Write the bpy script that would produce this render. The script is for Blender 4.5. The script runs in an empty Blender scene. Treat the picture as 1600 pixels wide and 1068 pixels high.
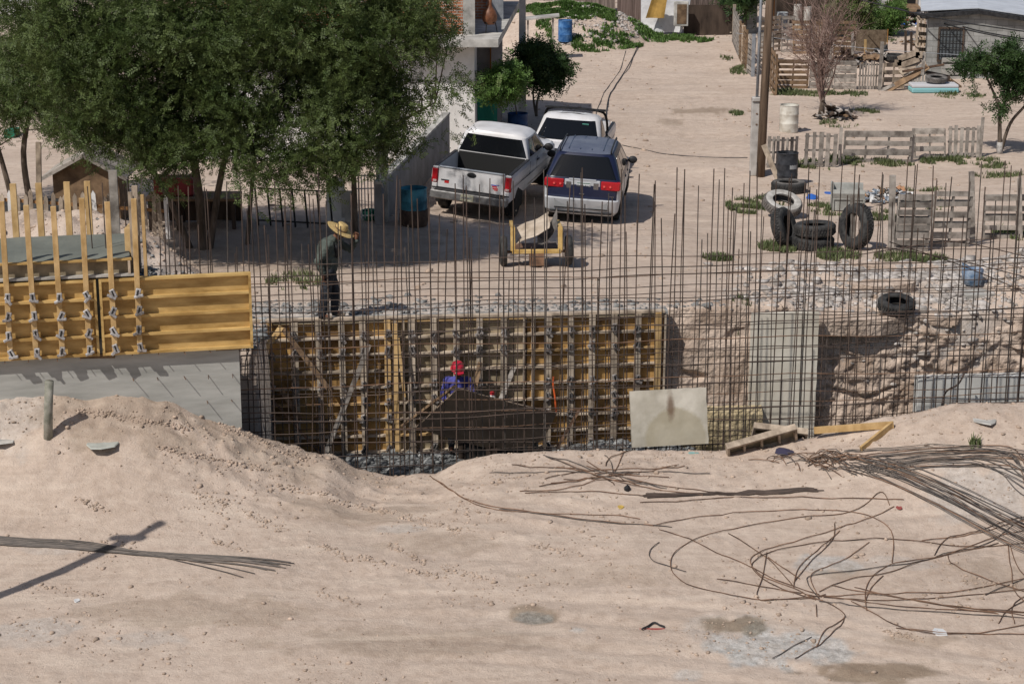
import bpy, math, random
import numpy as np
from mathutils import Vector, Matrix, noise as mnoise

random.seed(7); rng = np.random.default_rng(7)
scene = bpy.context.scene
COL = scene.collection
R = math.radians

# ---------------------------------------------------------------- camera, sky, sun
F = 3100.0; PITCH = math.atan(864.0/F); CAMZ = 10.4
cd = bpy.data.cameras.new("camera"); cam = bpy.data.objects.new("camera", cd); COL.objects.link(cam)
cam.location = (0, 0, CAMZ); cam.rotation_euler = (math.pi/2 - PITCH, 0, 0)
cd.sensor_width = 36; cd.lens = F/1600*36; cd.clip_start = .5; cd.clip_end = 3000
scene.camera = cam
SUN_EL = R(50); SUN_AZ = R(42)          # light travels towards +x*sin, +y*cos
wd = bpy.data.worlds.new("World"); scene.world = wd; wd.use_nodes = True
nt = wd.node_tree; bg = nt.nodes["Background"]
sky = nt.nodes.new("ShaderNodeTexSky"); sky.sky_type = 'NISHITA'; sky.sun_disc = False
sky.sun_elevation = SUN_EL; sky.sun_rotation = math.pi + SUN_AZ; sky.air_density = 1; sky.dust_density = 1.5
nt.links.new(sky.outputs[0], bg.inputs[0]); bg.inputs[1].default_value = .065
sd = bpy.data.lights.new("sun", 'SUN'); sd.energy = 3.6; sd.angle = R(.5); sd.color = (1, .955, .89)
sun = bpy.data.objects.new("sun", sd); COL.objects.link(sun)
LD = Vector((math.sin(SUN_AZ)*math.cos(SUN_EL), math.cos(SUN_AZ)*math.cos(SUN_EL), -math.sin(SUN_EL)))
sun.rotation_euler = LD.to_track_quat('-Z', 'Y').to_euler(); sun.location = (-20, -20, 40)
scene.view_settings.view_transform = 'Standard'; scene.view_settings.look = 'None'
scene.view_settings.exposure = 0.05; scene.view_settings.gamma = 1

# ---------------------------------------------------------------- picture -> place helpers
CP, SP = math.cos(PITCH), math.sin(PITCH)
def ray(px, py):
    u, v = px-800, -(py-534)
    return Vector((u, F*CP+v*SP, -F*SP+v*CP))/F      # length measured so that t = depth
def atY(px, py, Y): d = ray(px, py); t = Y/d.y; return Vector((d.x*t, Y, CAMZ+d.z*t))
def atZ(px, py, z): d = ray(px, py); t = (z-CAMZ)/d.z; return Vector((d.x*t, d.y*t, z))
def atL(px, py, y0, m):                               # vertical plane y = y0 + m x
    d = ray(px, py); t = y0/(d.y-m*d.x); return Vector((d.x*t, d.y*t, CAMZ+d.z*t))

# ---------------------------------------------------------------- numpy noise
_T = np.random.default_rng(3).random((256, 256))
def vnoise(x, y):
    x = np.asarray(x, float); y = np.asarray(y, float)
    xi = np.floor(x).astype(int); yi = np.floor(y).astype(int)
    fx = x-xi; fy = y-yi; fx = fx*fx*(3-2*fx); fy = fy*fy*(3-2*fy)
    a = _T[xi & 255, yi & 255]; b = _T[(xi+1) & 255, yi & 255]
    c = _T[xi & 255, (yi+1) & 255]; d = _T[(xi+1) & 255, (yi+1) & 255]
    return (a*(1-fx)+b*fx)*(1-fy)+(c*(1-fx)+d*fx)*fy-.5
def fbm(x, y, o=4, g=.5):
    s = 0; a = 1; f = 1
    for k in range(o):
        s = s+a*vnoise(x*f+17.3*k, y*f-9.1*k); a *= g; f *= 2.03
    return s
def sst(a, b, x):
    t = np.clip((np.asarray(x, float)-a)/(b-a), 0, 1); return t*t*(3-2*t)

# ---------------------------------------------------------------- terrain
FM = .095
def yForm(x): return 35.03+FM*np.asarray(x, float)          # face of the far formwork
def yBank(x): return yForm(x)+.35
_cr = [(-200, 600), (0, 590), (100, 592), (150, 600), (205, 607), (260, 622), (320, 650), (378, 676), (420, 690), (480, 712), (520, 716), (560, 738),
       (600, 746), (680, 742), (720, 727), (770, 716), (850, 712), (990, 711), (1110, 712), (1180, 706), (1270, 690), (1350, 665),
       (1430, 645), (1500, 635), (1600, 632), (1800, 628)]
_cx = []; _cz = []
for a, b in _cr:
    p = atY(a, b, 31.0); _cx.append(p.x); _cz.append(p.z)
_cx = np.array(_cx); _cz = np.array(_cz)
def bump(x, y, cx, cy, rx, ry, h, p=1.0):
    d = ((x-cx)/rx)**2+((y-cy)/ry)**2
    return h*np.clip(1-d, 0, 1)**p
def terrain(x, y, detail=True):
    x = np.asarray(x, float); y = np.asarray(y, float)
    # foreground
    base = -.2-.08*np.clip(31-y, 0, 9)
    cr = np.interp(x, _cx, _cz)
    w = sst(26.6, 30.9, y)
    fg = base+(cr+.2)*w*w
    if detail:
        rough = sst(28.5, 30.5, y)*(.35+.65*sst(-2.5, -4.5, x)+.3*sst(-.5, -2, x)*sst(-4.5, -2.5, x))
        fg = fg+fbm(x*.45, y*.45, 3)*.08+fbm(x*3.1+5, y*3.1, 4, .6)*(.012+.075*rough)
        clod = np.clip(fbm(x*6.5, y*6.5, 2)-.18, 0, 1)*sst(.05, .3, fbm(x*.9+30, y*.9, 3)+.08)
        fg = fg+clod*(.05+.14*rough)
        # wheel ruts running obliquely over the front
        q = y-(25.6-.12*(x+2)+.15*np.sin(x*.7)); fg = fg-.010*np.exp(-(q/.15)**2)-.008*np.exp(-((q-.55)/.14)**2)
        q = y-(28.1-.33*(x+1)); trk = sst(-6, -5, x)*sst(2.5, 1.2, x)
        for dq in (0, .62, 1.5):
            fg = fg+trk*(-.014*np.exp(-((q-dq)/.16)**2)+.014*np.exp(-((q-dq-.26)/.10)**2)*(1+2*fbm(x*5, y*5+dq, 2)))*(.4+.9*sst(-.2, .3, fbm(x*.7, y*.7+9, 2)))
    # sweeping lorry tracks in the lower right
    rr = np.hypot((x+1.0)/1.0, (y-9.0)*1.0)
    for r0 in (17.1, 16.5, 15.75, 15.2):
        fg = fg+(-.012*np.exp(-((rr-r0+.05*np.sin(x*1.3))/.09)**2)+.006*np.exp(-((rr-r0-.2)/.07)**2))*sst(-3.5, -1, x)*(.5+sst(-.2, .2, fbm(x*.6, y*.6, 2)))
    # pit floor
    pit = np.full_like(x, -1.5)+(fbm(x*1.3, y*1.3, 3)*.12 if detail else 0)
    pit = pit+bump(x, y, 2.0, 34.2, 2.4, 1.0, .32)+bump(x, y, -1.6, 34.1, 1.8, .8, .2)
    # land behind
    z = np.interp(y, [35, 37, 41, 46, 50, 54, 60, 75, 90, 120, 200, 700], [1.13, 1.05, .6, .22, .0, -.15, -.2, -.1, .0, .1, 1.5, 25])
    z = z+np.where(x < 4.5, .0105*(4.5-np.clip(x, -2.3, 4.5))**2, 0)*sst(42, 45, y)*sst(60, 54, y)
    z = z+bump(x, y, -9.6, 37.9, 4.0, 2.9, 1.5, 1.3)+bump(x, y, -7.1, 36.2, 2.3, 1.8, .8, 1.2)
    z = z+bump(x, y, 1.9, 87.5, 4.3, 5.5, 1.35, .8)
    z = z+bump(x, y, 12.7, 76.5, 4.4, 2.2, .75, 1.0)
    z = z-sst(4.0, 6.5, x)*sst(38.6, 35.4, y)*.42+sst(8, 11, x)*sst(42, 40, y)*sst(36, 38.5, y)*.35        # rubble slope
    if detail:
        far = sst(120, 60, y)
        z = z+(fbm(x*.35, y*.35, 3)*.14+fbm(x*2.2, y*2.2, 3)*.03)*far*sst(35.5, 37, y)
        rb = sst(3.6, 5.2, x)*sst(41.5, 39.5, y)
        z = z+rb*(fbm(x*1.1+8, y*1.1, 3)*.26+np.abs(fbm(x*4, y*4, 3))*.12)
        md = (bump(x, y, -9.3, 37.6, 4.3, 2.9, 1)+bump(x, y, -6.9, 36.4, 2.6, 2.0, 1))
        z = z+np.clip(md, 0, 1)*(fbm(x*2.5, y*2.5, 4, .6)*.16)
        z = z+bump(x, y, 1.9, 87.5, 4.3, 5.5, 1)*fbm(x*.8, y*.8, 3)*.35
        z = z-bump(x, y, 6.2, 62.5, 1.6, .6, .12)
    ec = 31.15+.12*fbm(x*1.2, x*0+3, 3) if detail else 31.15
    a = sst(ec, ec+.4, y)
    yb = yBank(x)
    b = sst(yb-.05, yb+.12, y)
    b = np.where(x < -4.4, sst(32.6, 32.8, y), b)
    h = fg*(1-a)+pit*a
    return h*(1-b)+z*b
def H(x, y): return float(terrain(np.array([x]), np.array([y]), True)[0])
def onT(px, py, far=260, near=20, dz=0):
    d = ray(px, py)
    t = np.concatenate([np.linspace(near, 60, 2400), np.linspace(60.01, far, 2200)])
    X = d.x*t; Y = d.y*t; Z = CAMZ+d.z*t
    h = terrain(X, Y, True)+dz
    k = np.argmax(Z < h)
    return Vector((X[k], Y[k], float(h[k])))
def pxm(p): return F/(p[1]*CP+(CAMZ-p[2])*SP)

# ---------------------------------------------------------------- mesh builder
def link(o): COL.objects.link(o); return o
def newmesh(name, V, Fs, mats, fm=None, smooth=False):
    me = bpy.data.meshes.new(name)
    V = np.asarray(V, np.float32)
    if isinstance(Fs, np.ndarray):
        n, k = Fs.shape
        me.vertices.add(len(V)); me.vertices.foreach_set('co', V.ravel())
        me.loops.add(n*k); me.loops.foreach_set('vertex_index', Fs.astype(np.int32).ravel())
        me.polygons.add(n); me.polygons.foreach_set('loop_start', np.arange(0, n*k, k, dtype=np.int32))
        me.update(calc_edges=True)
    else:
        me.from_pydata(V.tolist(), [], Fs)
    for m in (mats if isinstance(mats, (list, tuple)) else [mats]): me.materials.append(m)
    if fm is not None: me.polygons.foreach_set('material_index', np.asarray(fm, np.int32))
    if smooth: me.polygons.foreach_set('use_smooth', np.ones(len(me.polygons), bool))
    me.update()
    return me
def basis(d, up=(0, 0, 1)):
    d = Vector(d).normalized(); up = Vector(up)
    s = d.cross(up)
    if s.length < 1e-4: s = d.cross(Vector((0, 1, 0)))
    s.normalize(); u = s.cross(d).normalized()
    return d, s, u
class MB:
    def __init__(s): s.v = []; s.f = []; s.m = []; s.mi = 0
    def add(s, vs, fs):
        o = len(s.v); s.v += [tuple(v) for v in vs]; s.f += [tuple(i+o for i in f) for f in fs]; s.m += [s.mi]*len(fs); return s
    def box(s, c, d, rz=0, M=None, bev=0):
        x, y, z = d[0]/2, d[1]/2, d[2]/2
        if bev:
            b = min(bev, x*.45, y*.45, z*.45); vs = []; 
            for sz in (-1, 1):
                for sy in (-1, 1):
                    for sx in (-1, 1):
                        vs += [(sx*x, sy*(y-b), sz*(z-b)), (sx*(x-b), sy*y, sz*(z-b)), (sx*(x-b), sy*(y-b), sz*z)]
            I = lambda i, k: i*3+k
            fs = [[I(0,0),I(4,0),I(6,0),I(2,0)],[I(1,0),I(3,0),I(7,0),I(5,0)],[I(0,1),I(1,1),I(5,1),I(4,1)],[I(2,1),I(6,1),I(7,1),I(3,1)],
                  [I(0,2),I(2,2),I(3,2),I(1,2)],[I(4,2),I(5,2),I(7,2),I(6,2)]]
            for a, c2, k1, k2 in ((0,4,0,1),(1,5,0,1),(2,6,0,1),(3,7,0,1)): fs.append([I(a,k1),I(a,k2),I(c2,k2),I(c2,k1)])
            for a, c2 in ((0,1),(2,3),(4,5),(6,7)): fs.append([I(a,1),I(a,2),I(c2,2),I(c2,1)])
            for a, c2 in ((0,2),(1,3),(4,6),(5,7)): fs.append([I(a,0),I(a,2),I(c2,2),I(c2,0)])
            for a in range(8): fs.append([I(a,0),I(a,1),I(a,2)])
        else:
            vs = [(sx*x, sy*y, sz*z) for sz in (-1, 1) for sy in (-1, 1) for sx in (-1, 1)]
            fs = [(0,2,3,1),(4,5,7,6),(0,1,5,4),(2,6,7,3),(0,4,6,2),(1,3,7,5)]
        if M is None: M = Matrix.Rotation(rz, 3, 'Z')
        c = Vector(c)
        return s.add([M@Vector(v)+c for v in vs], fs)
    def beam(s, p0, p1, w, t, up=(0, 0, 1), bev=0):      # w sideways, t along up
        p0 = Vector(p0); p1 = Vector(p1); d, sd_, u = basis(p1-p0, up)
        M = Matrix((sd_, d, u)).transposed()
        return s.box((p0+p1)/2, (w, (p1-p0).length, t), M=M, bev=bev)
    def tube(s, pts, r, n=6, cap=True):
        pts = [Vector(p) for p in pts]; rs = r if isinstance(r, (list, tuple)) else [r]*len(pts)
        vs = []; fs = []; u = None
        for i, p in enumerate(pts):
            d = (pts[min(i+1, len(pts)-1)]-pts[max(i-1, 0)])
            d = d.normalized() if d.length > 1e-7 else Vector((0, 0, 1))
            if u is None: _, sd_, u = basis(d)
            sd_ = d.cross(u); 
            if sd_.length < 1e-4: _, sd_, u = basis(d)
            sd_.normalize(); u = sd_.cross(d).normalized()
            for k in range(n):
                a = 2*math.pi*k/n; vs.append(p+sd_*(math.cos(a)*rs[i])+u*(math.sin(a)*rs[i]))
        for i in range(len(pts)-1):
            for k in range(n):
                a = i*n+k; b = i*n+(k+1) % n; fs.append((a, b, b+n, a+n))
        if cap: fs.append(tuple(range(n-1, -1, -1))); fs.append(tuple((len(pts)-1)*n+k for k in range(n)))
        return s.add(vs, fs)
    def lathe(s, prof, n=24, M=None, c=(0, 0, 0), wob=0):       # prof [(r,z)]
        c = Vector(c); M = M or Matrix.Identity(3); vs = []; fs = []
        for r, z in prof:
            for k in range(n):
                a = 2*math.pi*k/n; rr = r*(1+wob*math.sin(3*a+z*9)+wob*.5*math.sin(7*a))
                vs.append(M@Vector((rr*math.cos(a), rr*math.sin(a), z))+c)
        for i in range(len(prof)-1):
            for k in range(n):
                a = i*n+k; b = i*n+(k+1) % n; fs.append((a, b, b+n, a+n))
        return s.add(vs, fs)
    def grid(s, P, flip=False):                                   # P[i][j] points
        n = len(P); m = len(P[0]); vs = [p for row in P for p in row]; fs = []
        for i in range(n-1):
            for j in range(m-1):
                q = (i*m+j, i*m+j+1, (i+1)*m+j+1, (i+1)*m+j); fs.append(q[::-1] if flip else q)
        return s.add(vs, fs)
    def sheet(s, P, th):                                          # grid with thickness along z
        n = len(P); m = len(P[0])
        top = [[Vector(p)+Vector((0, 0, th)) for p in r] for r in P]
        s.grid(P, True); s.grid(top)
        for i in range(n-1):
            for j in (0, m-1):
                a = [P[i][j], P[i+1][j], top[i+1][j], top[i][j]]; s.add(a, [(0, 1, 2, 3) if j else (3, 2, 1, 0)])
        for j in range(m-1):
            for i in (0, n-1):
                a = [P[i][j], P[i][j+1], top[i][j+1], top[i][j]]; s.add(a, [(3, 2, 1, 0) if i else (0, 1, 2, 3)])
        return s
    def prism(s, poly, y0, y1, M=None, c=(0, 0, 0)):              # polygon in x,z extruded along y
        c = Vector(c); M = M or Matrix.Identity(3); n = len(poly)
        vs = [M@Vector((x, y0, z))+c for x, z in poly]+[M@Vector((x, y1, z))+c for x, z in poly]
        fs = [tuple(range(n)), tuple(range(2*n-1, n-1, -1))]+[(i, i+n, (i+1) % n+n, (i+1) % n) for i in range(n)]
        return s.add(vs, fs)
    def build(s, name, mat, parent=None, loc=None, smooth=False, rz=0):
        V = np.array(s.v, float)
        if loc is not None: V = V-np.array(loc)
        me = newmesh(name, V, s.f, mat, s.m if isinstance(mat, (list, tuple)) else None, smooth)
        import bmesh
        bm = bmesh.new(); bm.from_mesh(me); bmesh.ops.recalc_face_normals(bm, faces=bm.faces); bm.to_mesh(me); bm.free()
        o = bpy.data.objects.new(name, me); link(o)
        if loc is not None: o.location = loc
        if parent: o.parent = parent
        return o
def autosmooth(o, ang=35):
    me = o.data; me.polygons.foreach_set('use_smooth', np.ones(len(me.polygons), bool))
    try: me.set_sharp_from_angle(angle=R(ang))
    except Exception: pass
    return o
def tag(o, label=None, cat=None, group=None, kind=None):
    if label: o['label'] = label
    if cat: o['category'] = cat
    if group: o['group'] = group
    if kind: o['kind'] = kind
    return o
def thing(name, label, cat, loc=(0, 0, 0), rz=0, group=None):
    o = bpy.data.objects.new(name, None); link(o); o.location = loc; o.rotation_euler = (0, 0, rz); o.empty_display_size = .2
    return tag(o, label, cat, group)
def children(o): return [c for c in bpy.data.objects if c.parent == o]
def copy_tree(o, parent=None, loc=None, rot=None, label=None):
    c = o.copy(); link(c)
    if parent: c.parent = parent
    if loc is not None: c.location = loc
    if rot is not None: c.rotation_euler = rot
    if label: c['label'] = label
    for ch in children(o): copy_tree(ch, c)
    return c
def spline(pts, n=6):
    pts = [Vector(p) for p in pts]
    if len(pts) < 3: return [pts[0].lerp(pts[-1], i/n) for i in range(n+1)]
    out = []
    for i in range(len(pts)-1):
        p0 = pts[max(i-1, 0)]; p1 = pts[i]; p2 = pts[i+1]; p3 = pts[min(i+2, len(pts)-1)]
        for k in range(n):
            t = k/n; out.append(.5*((2*p1)+(p2-p0)*t+(2*p0-5*p1+4*p2-p3)*t*t+(3*p1-p0-3*p2+p3)*t*t*t))
    out.append(pts[-1]); return out

# ---------------------------------------------------------------- materials
def mat(name, col, rough=.85, var=.18, scale=6, col2=None, bump=.25, bscale=None, metal=0, rnd=.12, stretch=(1, 1, 1), spec=.3, island=False, detail=5, lo=.35, hi=.65, bdist=.01):
    m = bpy.data.materials.new(name); m.use_nodes = True; n = m.node_tree; N = n.nodes; L = n.links
    b = N["Principled BSDF"]; b.inputs['Roughness'].default_value = rough; b.inputs['Metallic'].default_value = metal
    b.inputs['Specular IOR Level'].default_value = spec
    tc = N.new('ShaderNodeTexCoord'); mp = N.new('ShaderNodeMapping'); mp.inputs['Scale'].default_value = stretch
    oi = N.new('ShaderNodeObjectInfo'); L.new(tc.outputs['Object'], mp.inputs[0])
    ad = N.new('ShaderNodeVectorMath'); ad.operation = 'ADD'; sc_ = N.new('ShaderNodeVectorMath'); sc_.operation = 'SCALE'
    L.new(oi.outputs['Random'], sc_.inputs['Scale']); sc_.inputs[0].default_value = (31, 17, 23)
    L.new(mp.outputs[0], ad.inputs[0]); L.new(sc_.outputs[0], ad.inputs[1])
    nz = N.new('ShaderNodeTexNoise'); nz.inputs['Scale'].default_value = scale; nz.inputs['Detail'].default_value = detail; nz.inputs['Roughness'].default_value = .6
    L.new(ad.outputs[0], nz.inputs['Vector'])
    cr = N.new('ShaderNodeValToRGB'); L.new(nz.outputs[0], cr.inputs[0])
    c2 = col2 or tuple(min(1, c*(1+var)) for c in col); c1 = tuple(c*(1-var) for c in col)
    cr.color_ramp.elements[0].position = lo; cr.color_ramp.elements[1].position = hi
    cr.color_ramp.elements[0].color = (*c1, 1); cr.color_ramp.elements[1].color = (*c2, 1)
    out = cr.outputs[0]
    hs = N.new('ShaderNodeHueSaturation'); L.new(out, hs.inputs['Color'])
    mr = N.new('ShaderNodeMapRange'); mr.inputs['To Min'].default_value = 1-rnd; mr.inputs['To Max'].default_value = 1+rnd
    if island:
        ge = N.new('ShaderNodeNewGeometry'); L.new(ge.outputs['Random Per Island'], mr.inputs['Value'])
    else: L.new(oi.outputs['Random'], mr.inputs['Value'])
    L.new(mr.outputs[0], hs.inputs['Value']); L.new(hs.outputs[0], b.inputs['Base Color'])
    if bump:
        n2 = N.new('ShaderNodeTexNoise'); n2.inputs['Scale'].default_value = bscale or scale*3; n2.inputs['Detail'].default_value = 4
        L.new(ad.outputs[0], n2.inputs['Vector']); bp = N.new('ShaderNodeBump'); bp.inputs['Strength'].default_value = bump; bp.inputs['Distance'].default_value = bdist
        L.new(n2.outputs[0], bp.inputs['Height']); L.new(bp.outputs[0], b.inputs['Normal'])
    m['_out'] = 0
    return m
def flat(name, col, rough=.5, metal=0, spec=.5, coat=0):
    m = bpy.data.materials.new(name); m.use_nodes = True; b = m.node_tree.nodes["Principled BSDF"]
    b.inputs['Base Color'].default_value = (*col, 1); b.inputs['Roughness'].default_value = rough; b.inputs['Metallic'].default_value = metal
    b.inputs['Specular IOR Level'].default_value = spec; b.inputs['Coat Weight'].default_value = coat; b.inputs['Coat Roughness'].default_value = .08
    return m
def brickmat(name, c1, c2, mortar, bw, bh, ms=.012, rough=.9, bump=.5, big=.25):
    m = bpy.data.materials.new(name); m.use_nodes = True; n = m.node_tree; N = n.nodes; L = n.links; b = N["Principled BSDF"]
    b.inputs['Roughness'].default_value = rough; b.inputs['Specular IOR Level'].default_value = .2
    tc = N.new('ShaderNodeTexCoord'); sx = N.new('ShaderNodeSeparateXYZ'); L.new(tc.outputs['Object'], sx.inputs[0])
    a = N.new('ShaderNodeMath'); a.operation = 'ADD'; L.new(sx.outputs[0], a.inputs[0]); L.new(sx.outputs[1], a.inputs[1])
    cx = N.new('ShaderNodeCombineXYZ'); L.new(a.outputs[0], cx.inputs[0]); L.new(sx.outputs[2], cx.inputs[1])
    br = N.new('ShaderNodeTexBrick'); L.new(cx.outputs[0], br.inputs['Vector']); br.inputs['Color1'].default_value = (*c1, 1); br.inputs['Color2'].default_value = (*c2, 1)
    br.inputs['Mortar'].default_value = (*mortar, 1); br.inputs['Scale'].default_value = 1; br.inputs['Brick Width'].default_value = bw
    br.inputs['Row Height'].default_value = bh; br.inputs['Mortar Size'].default_value = ms; br.inputs['Mortar Smooth'].default_value = .3
    nz = N.new('ShaderNodeTexNoise'); nz.inputs['Scale'].default_value = 2.5; nz.inputs['Detail'].default_value = 6; L.new(tc.outputs['Object'], nz.inputs['Vector'])
    mr = N.new('ShaderNodeMapRange'); mr.inputs['From Min'].default_value = .3; mr.inputs['From Max'].default_value = .7; mr.inputs['To Min'].default_value = 1-big; mr.inputs['To Max'].default_value = 1+big
    L.new(nz.outputs[0], mr.inputs[0]); hs = N.new('ShaderNodeHueSaturation'); L.new(br.outputs[0], hs.inputs['Color']); L.new(mr.outputs[0], hs.inputs['Value'])
    L.new(hs.outputs[0], b.inputs['Base Color'])
    bp = N.new('ShaderNodeBump'); bp.inputs['Strength'].default_value = bump; bp.inputs['Distance'].default_value = .01; bp.invert = True
    L.new(br.outputs['Fac'], bp.inputs['Height']); L.new(bp.outputs[0], b.inputs['Normal'])
    return m
def leafmat(name, col, col2):
    m = mat(name, col, .6, .1, .9, col2, bump=0, rnd=.38, island=True, spec=.35)
    n = m.node_tree; b = n.nodes["Principled BSDF"]; out = [x for x in n.nodes if x.type == 'OUTPUT_MATERIAL'][0]
    hs = [x for x in n.nodes if x.type == 'HUE_SAT'][0]
    tr = n.nodes.new('ShaderNodeBsdfTranslucent'); mx = n.nodes.new('ShaderNodeMixShader'); mx.inputs[0].default_value = .3
    n.links.new(hs.outputs[0], tr.inputs[0]); n.links.new(b.outputs[0], mx.inputs[1]); n.links.new(tr.outputs[0], mx.inputs[2]); n.links.new(mx.outputs[0], out.inputs[0])
    return m
M = {}
M['ply'] = mat('yellow_plywood', (.46, .275, .085), .6, .3, 1.8, (.62, .42, .165), stretch=(.8, .8, 3), bump=.1, rnd=.06)
M['lumber'] = mat('new_lumber', (.48, .30, .12), .75, .22, 3, (.60, .41, .2), stretch=(1.6, 1.6, 1), rnd=.14, bump=.2)
M['lumber_old'] = mat('used_lumber', (.29, .225, .168), .85, .35, 3.0, (.48, .39, .30), stretch=(1.5, 1.5, 1), rnd=.22, bump=.3)
M['ply_old'] = mat('used_plywood', (.24, .135, .05), .8, .3, 1.3, (.54, .33, .12), bump=.2, rnd=.2, lo=.38, hi=.6)
M['ply_grey'] = mat('cement_smeared_plywood', (.23, .18, .11), .85, .35, 2.2, (.40, .325, .22), bump=.2, rnd=.2)
M['post'] = mat('tan_post_wood', (.38, .30, .225), .85, .3, 3.0, (.60, .50, .39), rnd=.2, bump=.3)
M['greywood'] = mat('weathered_wood', (.22, .19, .165), .9, .35, 4, (.39, .35, .31), stretch=(1, 1, 1), rnd=.25, bump=.35)
M['brownwood'] = mat('brown_wood', (.16, .10, .06), .85, .3, 4, (.26, .17, .10), rnd=.25, bump=.3)
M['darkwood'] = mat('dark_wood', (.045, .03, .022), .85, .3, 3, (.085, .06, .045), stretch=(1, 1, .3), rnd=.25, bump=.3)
M['concrete'] = mat('fresh_concrete', (.335, .335, .31), .8, .16, 1.3, (.47, .465, .435), stretch=(.7, 1, 4.5), bump=.25, rnd=.05, detail=9, lo=.3, hi=.7)
M['concrete_wet'] = mat('wet_concrete', (.145, .155, .135), .75, .1, 1.6, (.175, .185, .162), bump=.25, rnd=.03, bscale=14)
M['concrete_old'] = mat('old_concrete', (.34, .325, .30), .9, .25, 2.5, (.50, .48, .445), bump=.35, rnd=.1)
M['slab_tan'] = mat('tan_concrete', (.35, .315, .25), .85, .12, 1.3, (.55, .51, .44), bump=.3, rnd=.03)
M['cement_grey'] = mat('cement_lump', (.185, .185, .18), .9, .3, 9, (.34, .335, .325), bump=.7, rnd=.15, bdist=.03)
M['rebar'] = mat('rebar_steel', (.052, .039, .034), .7, .3, 2, (.105, .072, .056), metal=.0, bump=.0, rnd=.3)
M['rebar_rust'] = mat('rusty_rebar', (.105, .062, .042), .7, .35, 4, (.235, .135, .083), metal=.1, bump=.0, rnd=.35)
M['rebar_grey'] = mat('grey_rebar', (.07, .062, .058), .6, .3, 4, (.14, .115, .098), metal=.2, bump=.0, rnd=.25)
M['clamp'] = mat('cement_caked_clamp', (.12, .09, .075), .8, .35, 26, (.36, .335, .32), bump=.4, rnd=.3)
M['rubber'] = mat('tyre_rubber', (.022, .022, .024), .75, .3, 7, (.06, .058, .055), bump=.35, rnd=.2, bscale=40)
M['rubber_dusty'] = mat('dusty_rubber', (.10, .095, .09), .85, .4, 4, (.22, .20, .185), bump=.4, rnd=.1)
M['stone'] = mat('broken_stone', (.34, .30, .265), .95, .3, 5, (.53, .49, .46), bump=.5, rnd=.3, island=True)
M['clod'] = mat('dirt_clod', (.40, .305, .235), 1, .2, 5, (.47, .365, .29), bump=.5, rnd=.2, island=True, spec=.1)
M['gravel'] = mat('grey_gravel', (.15, .155, .155), .95, .35, 9, (.33, .335, .33), bump=.5, rnd=.4, island=True)
M['white'] = mat('white_paint_wall', (.70, .68, .65), .9, .12, 2, (.78, .76, .74), bump=.2, rnd=.04)
M['carwhite'] = mat('white_car_paint', (.58, .56, .55), .36, .06, 1.6, (.72, .71, .72), bump=0, rnd=0, spec=.5, detail=8)
M['glass'] = flat('dark_glass', (.007, .008, .010), .08, 0, .35)
M['black'] = mat('black_plastic', (.014, .014, .016), .5, .3, 8, (.035, .035, .037), bump=.1, rnd=.1)
M['dark'] = flat('dark_underside', (.012, .012, .012), .9)
M['chrome'] = flat('chrome', (.55, .55, .55), .25, 1.0)
M['bumper'] = mat('dull_steel_bumper', (.24, .23, .225), .45, .3, 5, (.36, .35, .34), metal=.5, bump=.1, rnd=0)
M['red'] = flat('red_lens', (.42, .012, .018), .2, 0, .6)
M['steel'] = mat('galvanised_steel', (.28, .30, .33), .5, .15, 5, (.36, .38, .41), metal=.3, rnd=.1, bump=.1)
M['leaf'] = leafmat('tree_leaves', (.058, .092, .021), (.118, .155, .048))
M['leaf_dark'] = leafmat('dark_leaves', (.028, .062, .018), (.06, .105, .03))
M['leaf_light'] = leafmat('light_leaves', (.075, .15, .03), (.12, .20, .05))
M['bark'] = mat('bark', (.10, .075, .055), .95, .3, 8, (.19, .15, .12), stretch=(1, 1, .3), bump=.6, rnd=.15)
M['grass'] = leafmat('grass_blades', (.085, .12, .04), (.17, .19, .085))
M['twig'] = mat('dry_twigs', (.20, .13, .105), .9, .3, 4, (.30, .21, .18), bump=0, rnd=.1)
M['brick'] = brickmat('red_brick', (.42, .175, .09), (.33, .125, .07), (.36, .33, .29), .26, .085, .014)
M['block'] = brickmat('grey_block', (.235, .235, .225), (.30, .30, .29), (.19, .19, .18), .42, .21, .012)
# ================================================================ GROUND
def axis(segs):
    out = [segs[0][0]]
    for a, b, st in segs:
        n = max(1, int(round((b-a)/st))); out += list(np.linspace(a, b, n+1)[1:])
    return np.array(out)
gx = axis([(-400, -60, 40), (-60, -20, 4), (-20, -9.9, .5), (-9.9, 10.6, .055), (10.6, 24, .4), (24, 60, 4), (60, 400, 40)])
gy = axis([(-40, 10, 10), (10, 22.4, .8), (22.4, 31.1, .045), (31.1, 33.6, .06), (33.6, 37, .05), (37, 60, .13), (60, 110, .4), (110, 700, 20)])
GX, GY = np.meshgrid(gx, gy)
GZ = terrain(GX, GY, True)
V = np.stack([GX.ravel(), GY.ravel(), GZ.ravel()], 1)
nx = len(gx); ny = len(gy); idx = np.arange(nx*ny).reshape(ny, nx)
Q = np.stack([idx[:-1, :-1], idx[:-1, 1:], idx[1:, 1:], idx[1:, :-1]], -1).reshape(-1, 4)

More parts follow.
